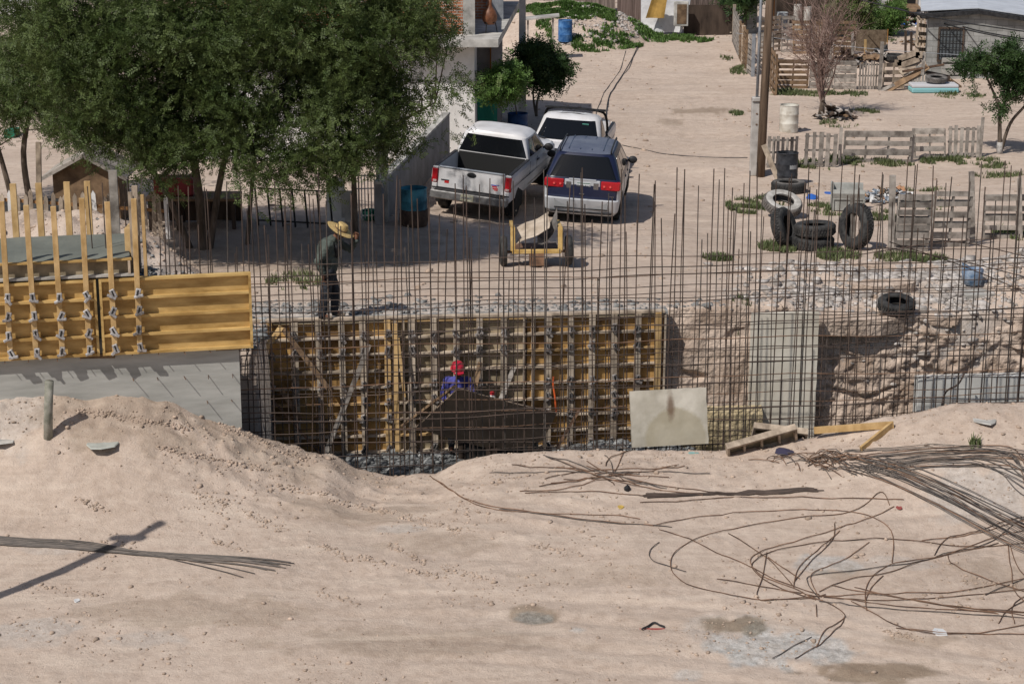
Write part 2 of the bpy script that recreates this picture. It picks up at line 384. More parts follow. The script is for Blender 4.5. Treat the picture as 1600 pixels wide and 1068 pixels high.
# colour masks in the soil: R damp and painted tree shade, G spilled cement, B grass litter / dark fines
ST = np.zeros((len(V), 4), np.float32); ST[:, 3] = 1
def stain(px, py, rx, ry, ch, s, rot=0, edge=.5):
    c = onT(px, py); k = pxm(c); dx = (V[:, 0]-c.x); dy = (V[:, 1]-c.y)
    sinv = max(.12, (CAMZ-c.z)/math.hypot(c.y, CAMZ-c.z))
    ca, sa = math.cos(rot), math.sin(rot); a = dx*ca+dy*sa; b = -dx*sa+dy*ca
    d = np.sqrt((a/(rx/k))**2+(b/(ry/k/sinv))**2)
    nearv = d < 2.2
    d = d[nearv]+fbm(V[nearv, 0]*3, V[nearv, 1]*3, 4)*edge*1.6
    ST[nearv, ch] = np.maximum(ST[nearv, ch], s*sst(1.1, .75, d))
for a in [(835, 960, 34, 12, 0, .8), (1150, 974, 52, 11, 0, 1.0), (1370, 1050, 110, 14, 0, .9), (1440, 1000, 60, 8, 0, .4), (1310, 896, 40, 10, 0, .35),
          (835, 967, 26, 7, 1, .9), (1300, 880, 45, 14, 1, .7), (1220, 1010, 130, 26, 1, .85), (620, 826, 40, 7, 1, .4), (1075, 1058, 26, 8, 1, .5),
          (905, 984, 14, 4, 1, .6), (70, 855, 60, 6, 1, .25), (1530, 770, 90, 22, 1, .45), (40, 1000, 60, 14, 1, .25), (340, 650, 60, 20, 1, .15), (30, 640, 40, 20, 1, .35),
          (1400, 880, 60, 10, 1, .3), (1550, 900, 60, 20, 0, .35), (1095, 174, 45, 7, 0, .7), (1050, 190, 22, 5, 0, .5), (1160, 990, 90, 24, 1, .3), (50, 985, 70, 16, 1, .4), (230, 1000, 60, 12, 1, .3), (300, 955, 170, 22, 0, .35), (650, 1005, 210, 20, 0, .3), (440, 705, 130, 24, 0, .35), (180, 640, 120, 20, 0, .4), (700, 850, 120, 14, 0, .25), (950, 900, 140, 14, 0, .2), (560, 805, 110, 14, 0, .3),
          (400, 398, 280, 46, 0, .35), (560, 380, 150, 30, 0, .45)]:  # these two wide ovals paint the big trees' shade into the soil colour
    stain(*a)
rubz = sst(3.4, 8.5, V[:, 0])*sst(40.9, 39.0, V[:, 1])*sst(34.6, 35.2, V[:, 1])*sst(-.35, .15, fbm(V[:, 0]*.9, V[:, 1]*.9, 3))
ST[:, 1] = np.maximum(ST[:, 1], rubz*.65)
wallz = sst(36.6, 35.6, V[:, 1])*sst(34.8, 35.2, V[:, 1])*sst(4, 3, V[:, 0])
ST[:, 1] = np.maximum(ST[:, 1], wallz*.6)
ST[:, 2] = np.maximum(ST[:, 2], sst(-1.0, -1.25, V[:, 2])*sst(31.3, 31.6, V[:, 1]))      # grey gravel on the pit floor

gm = bpy.data.materials.new('bare_soil'); gm.use_nodes = True; n_ = gm.node_tree; N = n_.nodes; L = n_.links; b = N["Principled BSDF"]
b.inputs['Roughness'].default_value = .95; b.inputs['Specular IOR Level'].default_value = .12
tc = N.new('ShaderNodeTexCoord')
def nz(scale, det=6, ro=.6, st=None, dist=0):
    t = N.new('ShaderNodeTexNoise'); t.inputs['Scale'].default_value = scale; t.inputs['Detail'].default_value = det; t.inputs['Roughness'].default_value = ro; t.inputs['Distortion'].default_value = dist
    if st:
        mp = N.new('ShaderNodeMapping'); mp.inputs['Scale'].default_value = st; L.new(tc.outputs['Object'], mp.inputs[0]); L.new(mp.outputs[0], t.inputs['Vector'])
    else: L.new(tc.outputs['Object'], t.inputs['Vector'])
    return t.outputs[0]
def ramp(fac, p0, c0, p1, c1):
    r = N.new('ShaderNodeValToRGB'); L.new(fac, r.inputs[0]); e = r.color_ramp.elements
    e[0].position = p0; e[1].position = p1; e[0].color = (*c0, 1); e[1].color = (*c1, 1); return r.outputs[0]
def mixc(fac, a, c, bt='MIX'):
    m = N.new('ShaderNodeMix'); m.data_type = 'RGBA'; m.blend_type = bt
    if isinstance(fac, float): m.inputs[0].default_value = fac
    else: L.new(fac, m.inputs[0])
    for s, i in ((a, 6), (c, 7)):
        if isinstance(s, tuple): m.inputs[i].default_value = (*s, 1)
        else: L.new(s, m.inputs[i])
    return m.outputs[2]
def mth(op, a, c):
    m = N.new('ShaderNodeMath'); m.operation = op
    for s, i in ((a, 0), (c, 1)):
        if isinstance(s, (int, float)): m.inputs[i].default_value = s
        else: L.new(s, m.inputs[i])
    return m.outputs[0]
c0 = ramp(nz(.35, 8, .62), .35, (.470, .365, .292), .66, (.585, .470, .388))
c0 = mixc(mth('MULTIPLY', nz(2.3, 8, .7, (1, 2.2, 1)), .9), c0, ramp(nz(5, 6, .7), .35, (.375, .285, .225), .62, (.61, .50, .415)))
c0 = mixc(ramp(nz(26, 4, .7), .60, (0, 0, 0), .72, (.55, .55, .55)), c0, (.25, .19, .15))
c0 = mixc(ramp(nz(38, 3, .6, None), .66, (0, 0, 0), .72, (.8, .8, .8)), c0, (.60, .53, .47))
# long pale drag marks
c0 = mixc(ramp(nz(1.1, 6, .7, (.35, 2.2, 1), .8), .50, (0, 0, 0), .68, (.6, .6, .6)), c0, (.66, .55, .455))
c0 = mixc(ramp(nz(.8, 6, .7, (.4, 1.6, 1), .5), .56, (0, 0, 0), .70, (.55, .55, .55)), c0, (.33, .26, .215))
at = N.new('ShaderNodeAttribute'); at.attribute_name = 'stain'; sp = N.new('ShaderNodeSeparateColor'); L.new(at.outputs['Color'], sp.inputs[0])
cem = ramp(nz(9, 6, .75), .38, (.30, .285, .265), .62, (.58, .56, .535))
c0 = mixc(mth('MULTIPLY', sp.outputs[1], mth('ADD', .45, nz(6, 4, .6))), c0, cem)
c0 = mixc(mth('MULTIPLY', sp.outputs[0], .95), c0, mixc(1.0, c0, (.50, .47, .41), 'MULTIPLY'))  # darkens damp soil and the painted tree shade alike
c0 = mixc(sp.outputs[2], c0, ramp(nz(22, 4, .7), .35, (.10, .10, .10), .65, (.30, .31, .31)))
L.new(c0, b.inputs['Base Color'])
hh = mth('ADD', mth('MULTIPLY', nz(7, 8, .72), 1.0), mth('MULTIPLY', nz(34, 5, .75), .5))
bp = N.new('ShaderNodeBump'); bp.inputs['Strength'].default_value = .7; bp.inputs['Distance'].default_value = .05
L.new(hh, bp.inputs['Height']); L.new(bp.outputs[0], b.inputs['Normal'])
gme = newmesh('ground', V, Q, gm, smooth=True)
ca = gme.color_attributes.new('stain', 'FLOAT_COLOR', 'POINT'); ca.data.foreach_set('color', ST.ravel())
ground = link(bpy.data.objects.new('ground', gme)); tag(ground, kind='structure')

# ---- stones scattered: helper making irregular rocks in one mesh
def rock_template(k):
    r = np.random.default_rng(k)
    t = (1+5**.5)/2
    v = np.array([(-1,t,0),(1,t,0),(-1,-t,0),(1,-t,0),(0,-1,t),(0,1,t),(0,-1,-t),(0,1,-t),(t,0,-1),(t,0,1),(-t,0,-1),(-t,0,1)])/1.9
    f = [(0,11,5),(0,5,1),(0,1,7),(0,7,10),(0,10,11),(1,5,9),(5,11,4),(11,10,2),(10,7,6),(7,1,8),(3,9,4),(3,4,2),(3,2,6),(3,6,8),(3,8,9),(4,9,5),(2,4,11),(6,2,10),(8,6,7),(9,8,1)]
    return v*(1+r.uniform(-.3, .3, (12, 1))), np.array(f)
_RT = [rock_template(k) for k in range(8)]
def rocks(name, pts, sizes, m, label=None, flatz=.7, kind='stuff', sink=.3):
    Vs = []; Fs = []; o = 0
    for i in range(len(pts)):
        v, f = _RT[i % 8]; a = rng.uniform(0, 6.28); ca_, sa_ = math.cos(a), math.sin(a); s = sizes[i]
        w = v*np.array([s*rng.uniform(.8, 1.4), s*rng.uniform(.7, 1.1), s*flatz*rng.uniform(.6, 1.1)])
        w = np.stack([w[:, 0]*ca_-w[:, 1]*sa_, w[:, 0]*sa_+w[:, 1]*ca_, w[:, 2]], 1)+np.array(pts[i])+np.array([0, 0, s*flatz*(.5-sink)])
        Vs.append(w); Fs.append(f+o); o += 12
    me = newmesh(name, np.concatenate(Vs), np.concatenate(Fs), m); ob = link(bpy.data.objects.new(name, me))
    return tag(ob, label, kind=kind)
def scatter(n, x0, x1, y0, y1, dens=None):
    x = rng.uniform(x0, x1, n*3); y = rng.uniform(y0, y1, n*3)
    if dens is not None:
        k = rng.random(n*3) < dens(x, y); x, y = x[k], y[k]
    x, y = x[:n], y[:n]
    return np.stack([x, y, terrain(x, y, True)], 1)
def expo(n, lo, mean, hi): return np.clip(lo+rng.exponential(mean, n), lo, hi)
cl = lambda x, y: np.clip(sst(.0, .35, fbm(x*.8, y*.8, 3)+.05)*.6+sst(29, 30.8, y)*.5+.05, 0, 1)
P = scatter(6500, -8.5, 9, 23, 31.2, cl); o = rocks('dirt_clods', P, expo(len(P), .006, .008, .05), M['clod'], 'crumbs and clods of pinkish soil on the foreground dirt')
P = scatter(14000, 3.6, 12, 34.9, 42.0, lambda x, y: sst(3.6, 8.0, x)*sst(42, 39.8, y)*(.25+.75*(fbm(x*.9, y*.9, 3) > -.02)))
rocks('rubble', P, expo(len(P), .012, .024, .17), M['stone'], 'pale broken concrete rubble behind the right half of the rebar cage')
tp = []
for (x0, y0, x1, y1, n) in [(515, 782, 600, 800, 70), (590, 795, 665, 815, 70), (655, 810, 720, 830, 50), (500, 850, 550, 875, 80), (560, 870, 620, 885, 40), (610, 852, 665, 878, 70), (720, 790, 790, 815, 50), (640, 890, 700, 905, 50), (840, 850, 885, 865, 50),
        (120, 780, 170, 800, 50), (300, 770, 360, 790, 60), (380, 800, 450, 830, 60), (330, 845, 380, 860, 40), (690, 885, 760, 905, 60), (500, 925, 560, 945, 50), (30, 915, 160, 930, 60), (250, 700, 420, 735, 160), (120, 640, 300, 670, 260), (340, 660, 480, 720, 220), (1380, 985, 1440, 1000, 70), (1500, 905, 1590, 915, 60), (430, 760, 520, 775, 60)]:
    for k in range(int(n*1.5)): t_ = rng.random(); q = onT(x0+(x1-x0)*t_+rng.normal(0, 5), y0+(y1-y0)*t_+rng.normal(0, 3)); tp.append(tuple(q))
rocks('track_clods', tp, expo(len(tp), .006, .008, .035), M['clod'], 'rows of crumbled soil pushed up by tyres across the foreground')
P = scatter(1500, -8, 4, 35.1, 37.0, lambda x, y: sst(37, 35.2, y)); rocks('grey_spoil', P, expo(len(P), .015, .02, .08), M['cement_grey'], 'grey cement crumbs along the rim above the far formwork')
P = scatter(2600, -5, 3.4, 31.6, 34.9); rocks('pit_gravel', P, expo(len(P), .02, .035, .13), M['gravel'], 'dark grey gravel on the floor of the pit')
P = scatter(3500, -12, 14, 37, 110, lambda x, y: .25+.75*(fbm(x*.5, y*.5, 3) > .1)); rocks('street_stones', P, expo(len(P), .012, .018, .09), M['clod'], 'small stones scattered on the dirt street')
P = scatter(1800, -2, 7, 82, 93, lambda x, y: (bump(x, y, 1.9, 87.5, 4.3, 5.5, 1) > .1)*sst(1.5, 3.5, x+.0*y)); rocks('mound_stones', P, expo(len(P), .02, .03, .13), M['stone'], 'pale stones on the dirt mound at the top of the street')
P = scatter(1200, -12, -5, 35, 40.5, lambda x, y: (bump(x, y, -9.3, 37.6, 4.3, 2.9, 1) > .05)*1.0); rocks('mound_clods', P, expo(len(P), .012, .016, .07), M['clod'], 'clods on the spoil heap behind the fresh concrete slab')

# ================================================================ EARTH BANK (cut face right of the formwork)
bx_ = np.arange(2.75, 13, .05); bz_ = np.arange(-1.75, 1.9, .04)
BX, BZ = np.meshgrid(bx_, bz_)
top = terrain(BX[0], yBank(BX[0])+.5, True)+.02
BZc = np.minimum(BZ, top[None, :]+0*BZ)
d = (fbm(BX*.9, BZ*1.1, 3, .5)*.12+fbm(BX*5, BZ*6, 5, .72)*.10-np.abs(fbm(BX*5.5, BZ*7.5, 2))*.12-np.abs(fbm(BX*1.2+4, BZ*3.2, 3))*.05)*(.35+.65*sst(4.0, 5.5, BX))
slots = 0
for (cx_, cz_, w_, h_) in [(5.05, .05, .30, .06), (6.7, .30, .40, .10), (5.45, -.45, .25, .08), (8.6, .62, .8, .07), (8.9, .52, .25, .12), (10.6, .60, .4, .08), (7.4, .42, .3, .05), (6.2, .12, .3, .05), (9.9, .3, .25, .06), (7.9, -.2, .3, .05), (4.2, .5, .2, .07), (7.6, .0, .3, .06), (3.4, -.1, .25, .08), (6.6, -.6, .8, .05), (5.4, -1.0, .5, .05), (9.6, .1, .3, .09)]:
    slots = slots+np.exp(-(((BX-cx_)/w_)**2+((BZ-cz_+.1*np.sin(BX*4))/h_)**2)**2)*.16
lean = (BZ+1.5)*.10+(1-sst(3.9, 5.0, BX))*((BZ+1.5)*.12-.32)
BY = yBank(BX)-.12+d+slots+lean
BY = np.where(BZ >= top[None, :], yBank(BX)+.55, BY)
BV = np.stack([BX.ravel(), BY.ravel(), BZc.ravel()], 1)
bi = np.arange(BX.size).reshape(BX.shape); BQ = np.stack([bi[:-1, :-1], bi[:-1, 1:], bi[1:, 1:], bi[1:, :-1]], -1).reshape(-1, 4)
bm_ = mat('cut_earth', (.43, .32, .245), 1, .25, 1.6, (.60, .485, .40), bump=1, bscale=13, rnd=0, bdist=.05, detail=8, spec=.1)
bo = link(bpy.data.objects.new('earth_bank', newmesh('earth_bank', BV, BQ, bm_, smooth=True))); tag(bo, kind='structure')
# yellowish sandy block at the foot of the bank
mb = MB(); p0 = atL(1042, 640, 34.55, FM); 
gr = [[(2.9+i*.07, 34.62+FM*(2.9+i*.07)+.06*mnoise.noise(Vector((i*.5, j*.5, 0)))*1.0-(.0 if 0 < j < 9 else -.3), -1.55+j*.098) for i in range(26)] for j in range(10)]
mb.grid(gr); o = mb.build('sandy_ledge', mat('yellow_sand', (.40, .31, .17), 1, .3, 2, (.54, .44, .28), bump=1, bscale=14, bdist=.05, rnd=0), smooth=True)
tag(o, kind='structure')

M['bracket'] = mat('steel_bracket', (.30, .28, .275), .6, .3, 22, (.50, .48, .47), metal=.2, bump=.3, rnd=.2)
# ================================================================ FAR FORMWORK
FX0, FX1 = atL(383, 497, 35.03, FM).x, atL(1038, 482, 35.03, FM).x
FZT, FZB = 1.13, -1.42
fu = Vector((1, FM, 0)).normalized(); fn = Vector((FM, -1, 0)).normalized()     # along, towards camera
def FP(x, out, z):     # x world, distance towards camera
    return Vector((x, 35.03+FM*x, z))+fn*out
fw = thing('formwork', 'long weathered plywood formwork with tan posts and clamps along the far side of the pit', 'formwork', FP(FX0, 0, FZB))
org = Vector(fw.location)
def L_(v): return Vector(v)-org
Lp = (FX1-FX0)/3
for k in range(3):
    mb = MB(); a = FP(FX0+k*Lp+.01, -.012, (FZT+FZB)/2); c_ = FP(FX0+(k+1)*Lp-.01, -.012, (FZT+FZB)/2)
    mb.beam(L_(a), L_(c_), .018, FZT-FZB)
    o = mb.build('plywood_sheet', M['ply_old'] if k != 1 else M['ply_grey'], fw)
ribz = [FZT-.02-i*(FZT-FZB-.06)/8 for i in range(9)]
for i, z in enumerate(ribz):
    for k in range(3):
        mb = MB(); mb.beam(L_(FP(FX0+k*Lp+.012, .045, z)), L_(FP(FX0+(k+1)*Lp-.012, .045, z)), .09, .038)
        o = mb.build('rib', M['lumber'] if (i*3+k) % 7 == 1 else M['ply_grey'] if i == 0 else M['post'], fw)
postpx = [388, 408, 423, 462, 500, 535, 568, 605, 618, 630, 643, 678, 712, 748, 785, 818, 832, 855, 890, 923, 958, 993, 1025, 1036]
postx = [atL(p, 600, 34.9, FM).x for p in postpx]
for j, x in enumerate(postx):
    thin = postpx[j] in (408, 618, 630, 818, 832, 1036)
    mb = MB(); zt = FZT+(.0 if thin else rng.uniform(-.02, .035)); zb = FZB-.02
    ou = .045 if thin else .118
    a = FP(x, ou, zb); c_ = FP(x+rng.uniform(-.02, .02), ou, zt)
    if thin: mb.beam(L_(a), L_(c_), .038, .092, up=fn)
    else:
        mb.beam(L_(a)-fu*.030, L_(c_)-fu*.030, .052, .055, up=fn); mb.beam(L_(a)+fu*.030, L_(c_)+fu*.030, .052, .052, up=fn)
        mb.box(L_(FP(x, ou-.005, (zt+zb)/2)), (.045, .03, zt-zb-.1), rz=math.atan(FM))
    mb.build('post', M['post'] if rng.random() < .84 else M['lumber'], fw)
def clamp_mb(c, sc=1.0, rnd=True, ax=None):
    mb = MB(); ax = ax or fu; a = rng.uniform(-.5, .5) if rnd else 0
    w = Matrix.Rotation(a, 3, 'Y')
    ry = Matrix.Rotation(math.atan2(ax.y, ax.x), 3, 'Z')
    mb.box(c, (.085*sc, .05, .15*sc), M=ry@w, bev=.008); mb.mi = 1
    mb.box(c+Vector((.0, -.028, .01)), (.022*sc, .01, .095*sc), M=ry@w@Matrix.Rotation(.05, 3, 'Y')); mb.mi = 0
    mb.box(c+Vector((rng.uniform(-.03, .03), -.01, -.05*sc)), (.15*sc, .045, .045*sc), M=ry@Matrix.Rotation(a+1.1*rng.choice([-.4, .3, .8]), 3, 'Y'), bev=.008)
    return mb
nc = 0
for j, x in enumerate(postx):
    if postpx[j] in (408, 618, 630, 818, 832, 1036): continue
    for i in (1, 2, 4, 5, 6, 8):
        if nc >= 98: break
        if rng.random() < .06: continue
        z = ribz[i]+.08+rng.uniform(-.03, .03)
        clamp_mb(L_(FP(x+rng.uniform(-.02, .02), .17, z)), rng.uniform(.85, 1.1)).build('clamp', [M['clamp'], M['dark']], fw); nc += 1
# lumps of cement on the top rail
mb = MB(); mb.beam(L_(FP(FX0, .03, FZT+.035)), L_(FP(FX1, .03, FZT+.035)), .16, .04); mb.build('top_plate', M['lumber_old'], fw)
# concrete crust poured behind the boards
mb = MB(); g = []
for j in range(5):
    g.append([tuple(FP(FX0-.4+i*.06, -.03-.09*j, FZT-.03+[-.12, .03, .05, .04, -.1][j]+.03*mnoise.noise(Vector((i*.4, j, 5))))) for i in range(int((FX1-FX0+.6)/.06))])
mb.grid(g); o = mb.build('wall_core', M['cement_grey'], smooth=True)
tag(o, 'rough grey crust of poured concrete behind the far plywood formwork', 'concrete')

# loose timbers standing / leaning in the pit
def board(name, p0, p1, w, t, m, label, cat='board', up=(0, -1, .2), group=None, mb=None):
    p0 = Vector(p0); mbb = mb or MB(); mbb.beam(p0, p1, w, t, up=up)
    o = mbb.build(name, m, loc=p0); return tag(o, label, cat, group)
def lp(px, py, out): return atL(px, py, 35.03-out/abs(fn.y), FM)
board('wood_brace', lp(503, 722, .85), lp(577, 538, .25), .09, .04, M['greywood'], 'grey warped plank leaning left of the middle of the far formwork')
board('wood_brace', lp(516, 610, .55), lp(441, 512, .3)+Vector((0, 0, 0)), .09, .045, M['brownwood'], 'short brown plank leaning at the far left posts of the formwork')
board('wood_brace', lp(415, 545, .42), lp(440, 510, .3), .10, .045, M['lumber'], 'bright orange end of a board propped at the top left of the far formwork')
board('wood_brace', lp(470, 655, .5), lp(440, 610, .35), .085, .04, M['brownwood'], 'broken orange brown offcut wedged low in the left of the formwork')
board('steel_angle', lp(512, 722, 1.0), lp(424, 622, .5), .03, .03, M['rebar_rust'], 'thin rusty steel angle slanting down at the left of the pit', 'steel bar')
board('wood_brace', lp(622, 705, .5), lp(617, 505, .2), .10, .035, M['lumber'], 'tall pale yellow board standing upright between the first two formwork panels')
board('wood_brace', lp(632, 620, .4), lp(622, 528, .3), .05, .03, M['lumber'], 'narrow pale lath beside the tall yellow board in the pit')
board('wood_brace', lp(648, 726, .6), lp(640, 600, .3), .085, .05, M['lumber_old'], 'tan stud standing just right of the tall yellow board')
board('wood_brace', lp(779, 632, .95), lp(803, 574, .5), .085, .04, M['greywood'], 'grey plank with a cement capped end leaning above the brown sheet')
board('wood_brace', lp(735, 640, .7), lp(750, 566, .25), .085, .05, M['brownwood'], 'brown post leaning beside the worker in the red helmet')
board('wood_brace', lp(870, 700, .5), lp(905, 640, .3), .05, .03, M['rebar_rust'], 'thin rusty brace slanting right of the brown sheet')
mb = MB(); mb.tube(spline([lp(869, 646, .4), lp(867, 620, .36), lp(864, 600, .34), lp(865, 588, .3)], 5), .016, 6)
tag(mb.build('strap', flat('orange_strap', (.75, .13, .03), .6), loc=lp(869, 646, .4)), 'bright orange strap hanging on the right part of the far formwork', 'strap')

# brown plywood sheet: two sheets meeting at a fold, on legs, with a dark fill below
sp_ = [lp(650, 668, 1.0), lp(716, 607, 1.6), lp(790, 622, 1.6), lp(870, 646, 1.3), lp(848, 688, 1.0), lp(805, 701, .85), lp(735, 692, .8), lp(690, 681, .85)]
msheet = mat('brown_board', (.20, .145, .105), .75, .2, 1.6, (.28, .21, .155), bump=.2, rnd=0)  # one mottled brown for both sheets
mid = lp(765, 672, 1.12)
root = thing('concrete_chute', 'large dark brown board chute propped across the pit in front of the helmeted worker', 'chute', Vector((mid.x, mid.y, -1.5)))
org = Vector(root.location)
def poly_plate(pts, th, name, m, parent, nrm=None):
    pts = [L_(p) for p in pts]; nn = (pts[1]-pts[0]).cross(pts[-1]-pts[0]).normalized()
    if nn.y > 0: nn = -nn
    vs = pts+[p-nn*th for p in pts]; n = len(pts); mb = MB()
    mb.add(vs, [tuple(range(n)), tuple(range(2*n-1, n-1, -1))]+[(i, i+n, (i+1) % n+n, (i+1) % n) for i in range(n)]); return mb.build(name, m, parent)
top_m = lp(778, 624, 1.55); bot_m = lp(768, 702, .8)
poly_plate([sp_[0], sp_[1], top_m, bot_m, sp_[7]], .03, 'left_sheet', msheet, root)
poly_plate([top_m, sp_[3], sp_[4], sp_[5], bot_m], .03, 'right_sheet', msheet, root)
mb = MB(); mb.beam(L_(sp_[0]+Vector((-.25, .2, -.02))), L_(sp_[1]+Vector((-.06, .1, .02))), .1, .04); mb.build('edge_board', M['brownwood'], root)
for q in ((720, .75), (768, .8), (828, .75)):
    a = lp(q[0], 700, q[1]); mb = MB(); mb.beam(L_(Vector((a.x, a.y, -1.5))), L_(Vector((a.x, a.y, -.8))), .2 if q[0] == 768 else .09, .09, up=(0, 1, 0)); mb.build('leg', M['darkwood'], root)
mb = MB(); a = lp(716, 690, .7); c_ = lp(840, 690, .7); mb.beam(L_(Vector((a.x, a.y+.1, -1.15))), L_(Vector((c_.x, c_.y+.1, -1.15))), .35, .6); mb.build('dark_opening_fill', M['dark'], root)  # black box stands in for the dark opening beneath the sheets
# jug with red cap on the edge of the sheet
mb = MB(); j = lp(769, 619, .62); root = thing('water_jug', 'small whitish jug with a red cap behind the top edge of the brown chute', 'jug', j-Vector((0, 0, .15)))
mb.lathe([(0, 0), (.06, .0), (.065, .12), (.05, .16), (.025, .19), (0, .19)], 14); mb.build('body', M['white'], root, smooth=True)
mb = MB(); mb.lathe([(0, .24), (.04, .235), (.045, .19), (0, .185)], 14); mb.build('cap', flat('red_cap', (.55, .03, .04), .5), root)

# ================================================================ ABUTMENT (left)
A0 = Vector((-9.6, 0, 0)); 
pa = atY(155, 437, 30.5); pb_ = atL(393, 425, 30.5-.20*pa.x, .20)
AM = .20; AY = 30.5-AM*pa.x              # front plane of the ribs' outer edge: y = AY + AM x
an = Vector((AM, -1, 0)).normalized(); au = Vector((1, AM, 0)).normalized()
def AP(x, out, z): return Vector((x, AY+AM*x, z))+an*out
def ap(px, py, out=0.0): return atL(px, py, AY-out/abs(an.y), AM)
xr = ap(378, 600, -.13).x
zt = ap(155, 437).z; zb = ap(155, 556).z
# concrete body
ab = thing('concrete_abutment', 'thick pale grey cast concrete wall rising out of the left dirt mound', 'concrete wall', AP(xr, -.13, -1.6))
org = Vector(ab.location)
mb = MB(); D = .85; zc_ = zb+.25; xs = [-11.5, xr]
pts = [AP(-11.5, -.13, 0), AP(xr, -.13, 0), AP(xr, -.13-D, 0), AP(-11.5, -.13-D, 0)]
vs = [L_(Vector((p.x, p.y, -1.7))) for p in pts]+[L_(Vector((p.x, p.y, zc_))) for p in pts]
mb.add(vs, [(0, 1, 5, 4), (1, 2, 6, 5), (2, 3, 7, 6), (3, 0, 4, 7), (4, 5, 6, 7)])
mb.build('wall', M['concrete'], ab)
# upper lift with wet top
xs1 = ap(207, 400, -.2).x; zs = ap(150, 402, -.15).z
mb = MB(); pts = [AP(-11.5, -.15, 0), AP(xs1, -.15, 0), AP(xs1-.05, -.15-1.72, 0), AP(-11.5, -.15-1.72, 0)]
g = []
for j in range(9):
    row = []
    for i in range(60):
        t = j/8; p = (pts[0].lerp(pts[1], i/59)).lerp(pts[3].lerp(pts[2], i/59), t)
        row.append(tuple(L_(Vector((p.x, p.y, zs+.02*mnoise.noise(Vector((i*.3, j*.4, 0)))-(.03 if j in (0,) else 0))))))
    g.append(row)
mb.grid(g); 
vs = [L_(Vector((p.x, p.y, zc_+.002))) for p in pts]+[L_(Vector((p.x, p.y, zs-.03))) for p in pts]
mb.add(vs, [(0, 1, 5, 4), (1, 2, 6, 5), (2, 3, 7, 6), (3, 0, 4, 7)])
mb.build('wet_top', M['concrete_wet'], ab)
# tie wires left sticking out of the wall face
mb = MB()
for r_, (y0, xs0) in enumerate([((562, 375), (10, 48, 92, 130, 172, 210, 250, 290, 330)), ((600, 375), (210, 248, 290, 328, 366)), ((640, 640), (326, 364))]):
    for x_ in xs0:
        z_ = ap(x_, y0[0]-(x_-10)*.045, -.13); q = Vector((z_.x, AY+AM*z_.x, z_.z))-an*.13
        mb = MB(); mb.tube([L_(q-an*.01), L_(q+an*.17+Vector((rng.uniform(-.02, .02), 0, rng.uniform(-.02, .02))))], .007, 5); mb.build('tie_wire', M['rebar_rust'], ab)
# wooden ledgers just below the panels
mb = MB(); mb.beam(L_(AP(ap(125, 560).x, -.11, zb-.02)), L_(AP(ap(180, 560).x, -.11, zb-.04)), .03, .07); mb.build('ledger', M['brownwood'], ab); mb = MB(); mb.beam(L_(AP(ap(338, 550).x, -.11, zb-.01)), L_(AP(ap(378, 550).x, -.11, zb-.01)), .03, .07)
mb.build('ledger', M['brownwood'], ab)

# orange plywood panels
def ply_panel(name, x0, x1, label, n=5, mt='ply'):
    t = thing(name, label, 'form panel', AP(x1, -.1, zb), group=None)
    global org; org = Vector(t.location)
    mb = MB(); mb.beam(L_(AP(x0, -.10, (zt+zb)/2)), L_(AP(x1, -.10, (zt+zb)/2)), .018, zt-zb); mb.build('plywood_sheet', M['ply'], t)
    for i in range(n):
        z = zb+.02+i*(zt-zb-.04)/(n-1)
        mb = MB(); mb.beam(L_(AP(x0+.04, -.045, z)), L_(AP(x1-.04, -.045, z)), .09, .04); mb.build('rib', M['ply'], t)
    for x in (x0+.02, x1-.02):
        mb = MB(); mb.beam(L_(AP(x, -.044, zb)), L_(AP(x, -.044, zt)), .04, .092, up=an); mb.build('end_stud', M['ply'], t)
    return t
XA, XB = ap(156, 500).x, ap(394, 490).x
p1 = ply_panel('plywood_formwork', XA+.015, XB, 'yellow plywood form panel open on its right half, beside the start of the rebar cage')
p2 = ply_panel('plywood_formwork', XA-2.45, XA-.03, 'yellow plywood form panel nearest the left edge of the photo')
# upper row of forms (faded) along the slab edge
t = thing('edge_form', 'low tan edge form under the rim of the wet slab, above the yellow panels', 'form panel', AP(xs1, -.13, zt)); org = Vector(t.location)
mb = MB(); mb.beam(L_(AP(-9.5, -.13, (zt+zs)/2-.02)), L_(AP(xs1+.02, -.13, (zt+zs)/2-.02)), .018, zs-zt-.03); mb.build('plywood_sheet', M['ply_grey'], t)
mb = MB(); mb.beam(L_(AP(-9.5, -.08, zs-.03)), L_(AP(xs1+.02, -.08, zs-.03)), .08, .03); mb.build('top_rail', M['ply'], t)
mb = MB(); mb.beam(L_(AP(-9.5, -.08, zt+.05)), L_(AP(xs1+.05, -.08, zt+.05)), .11, .035); mb.build('bottom_rail', M['concrete_old'], t)
for q in range(4):
    xq = ap(20+q*46+10, 420).x; mb = MB(); mb.beam(L_(AP(xs1-.02-q*.0, -.07, zt+.07)), L_(AP(xs1-.02, -.07, zs-.05)), .04, .08, up=an)
    if q == 0: mb.build('end_stud', M['lumber_old'], t)
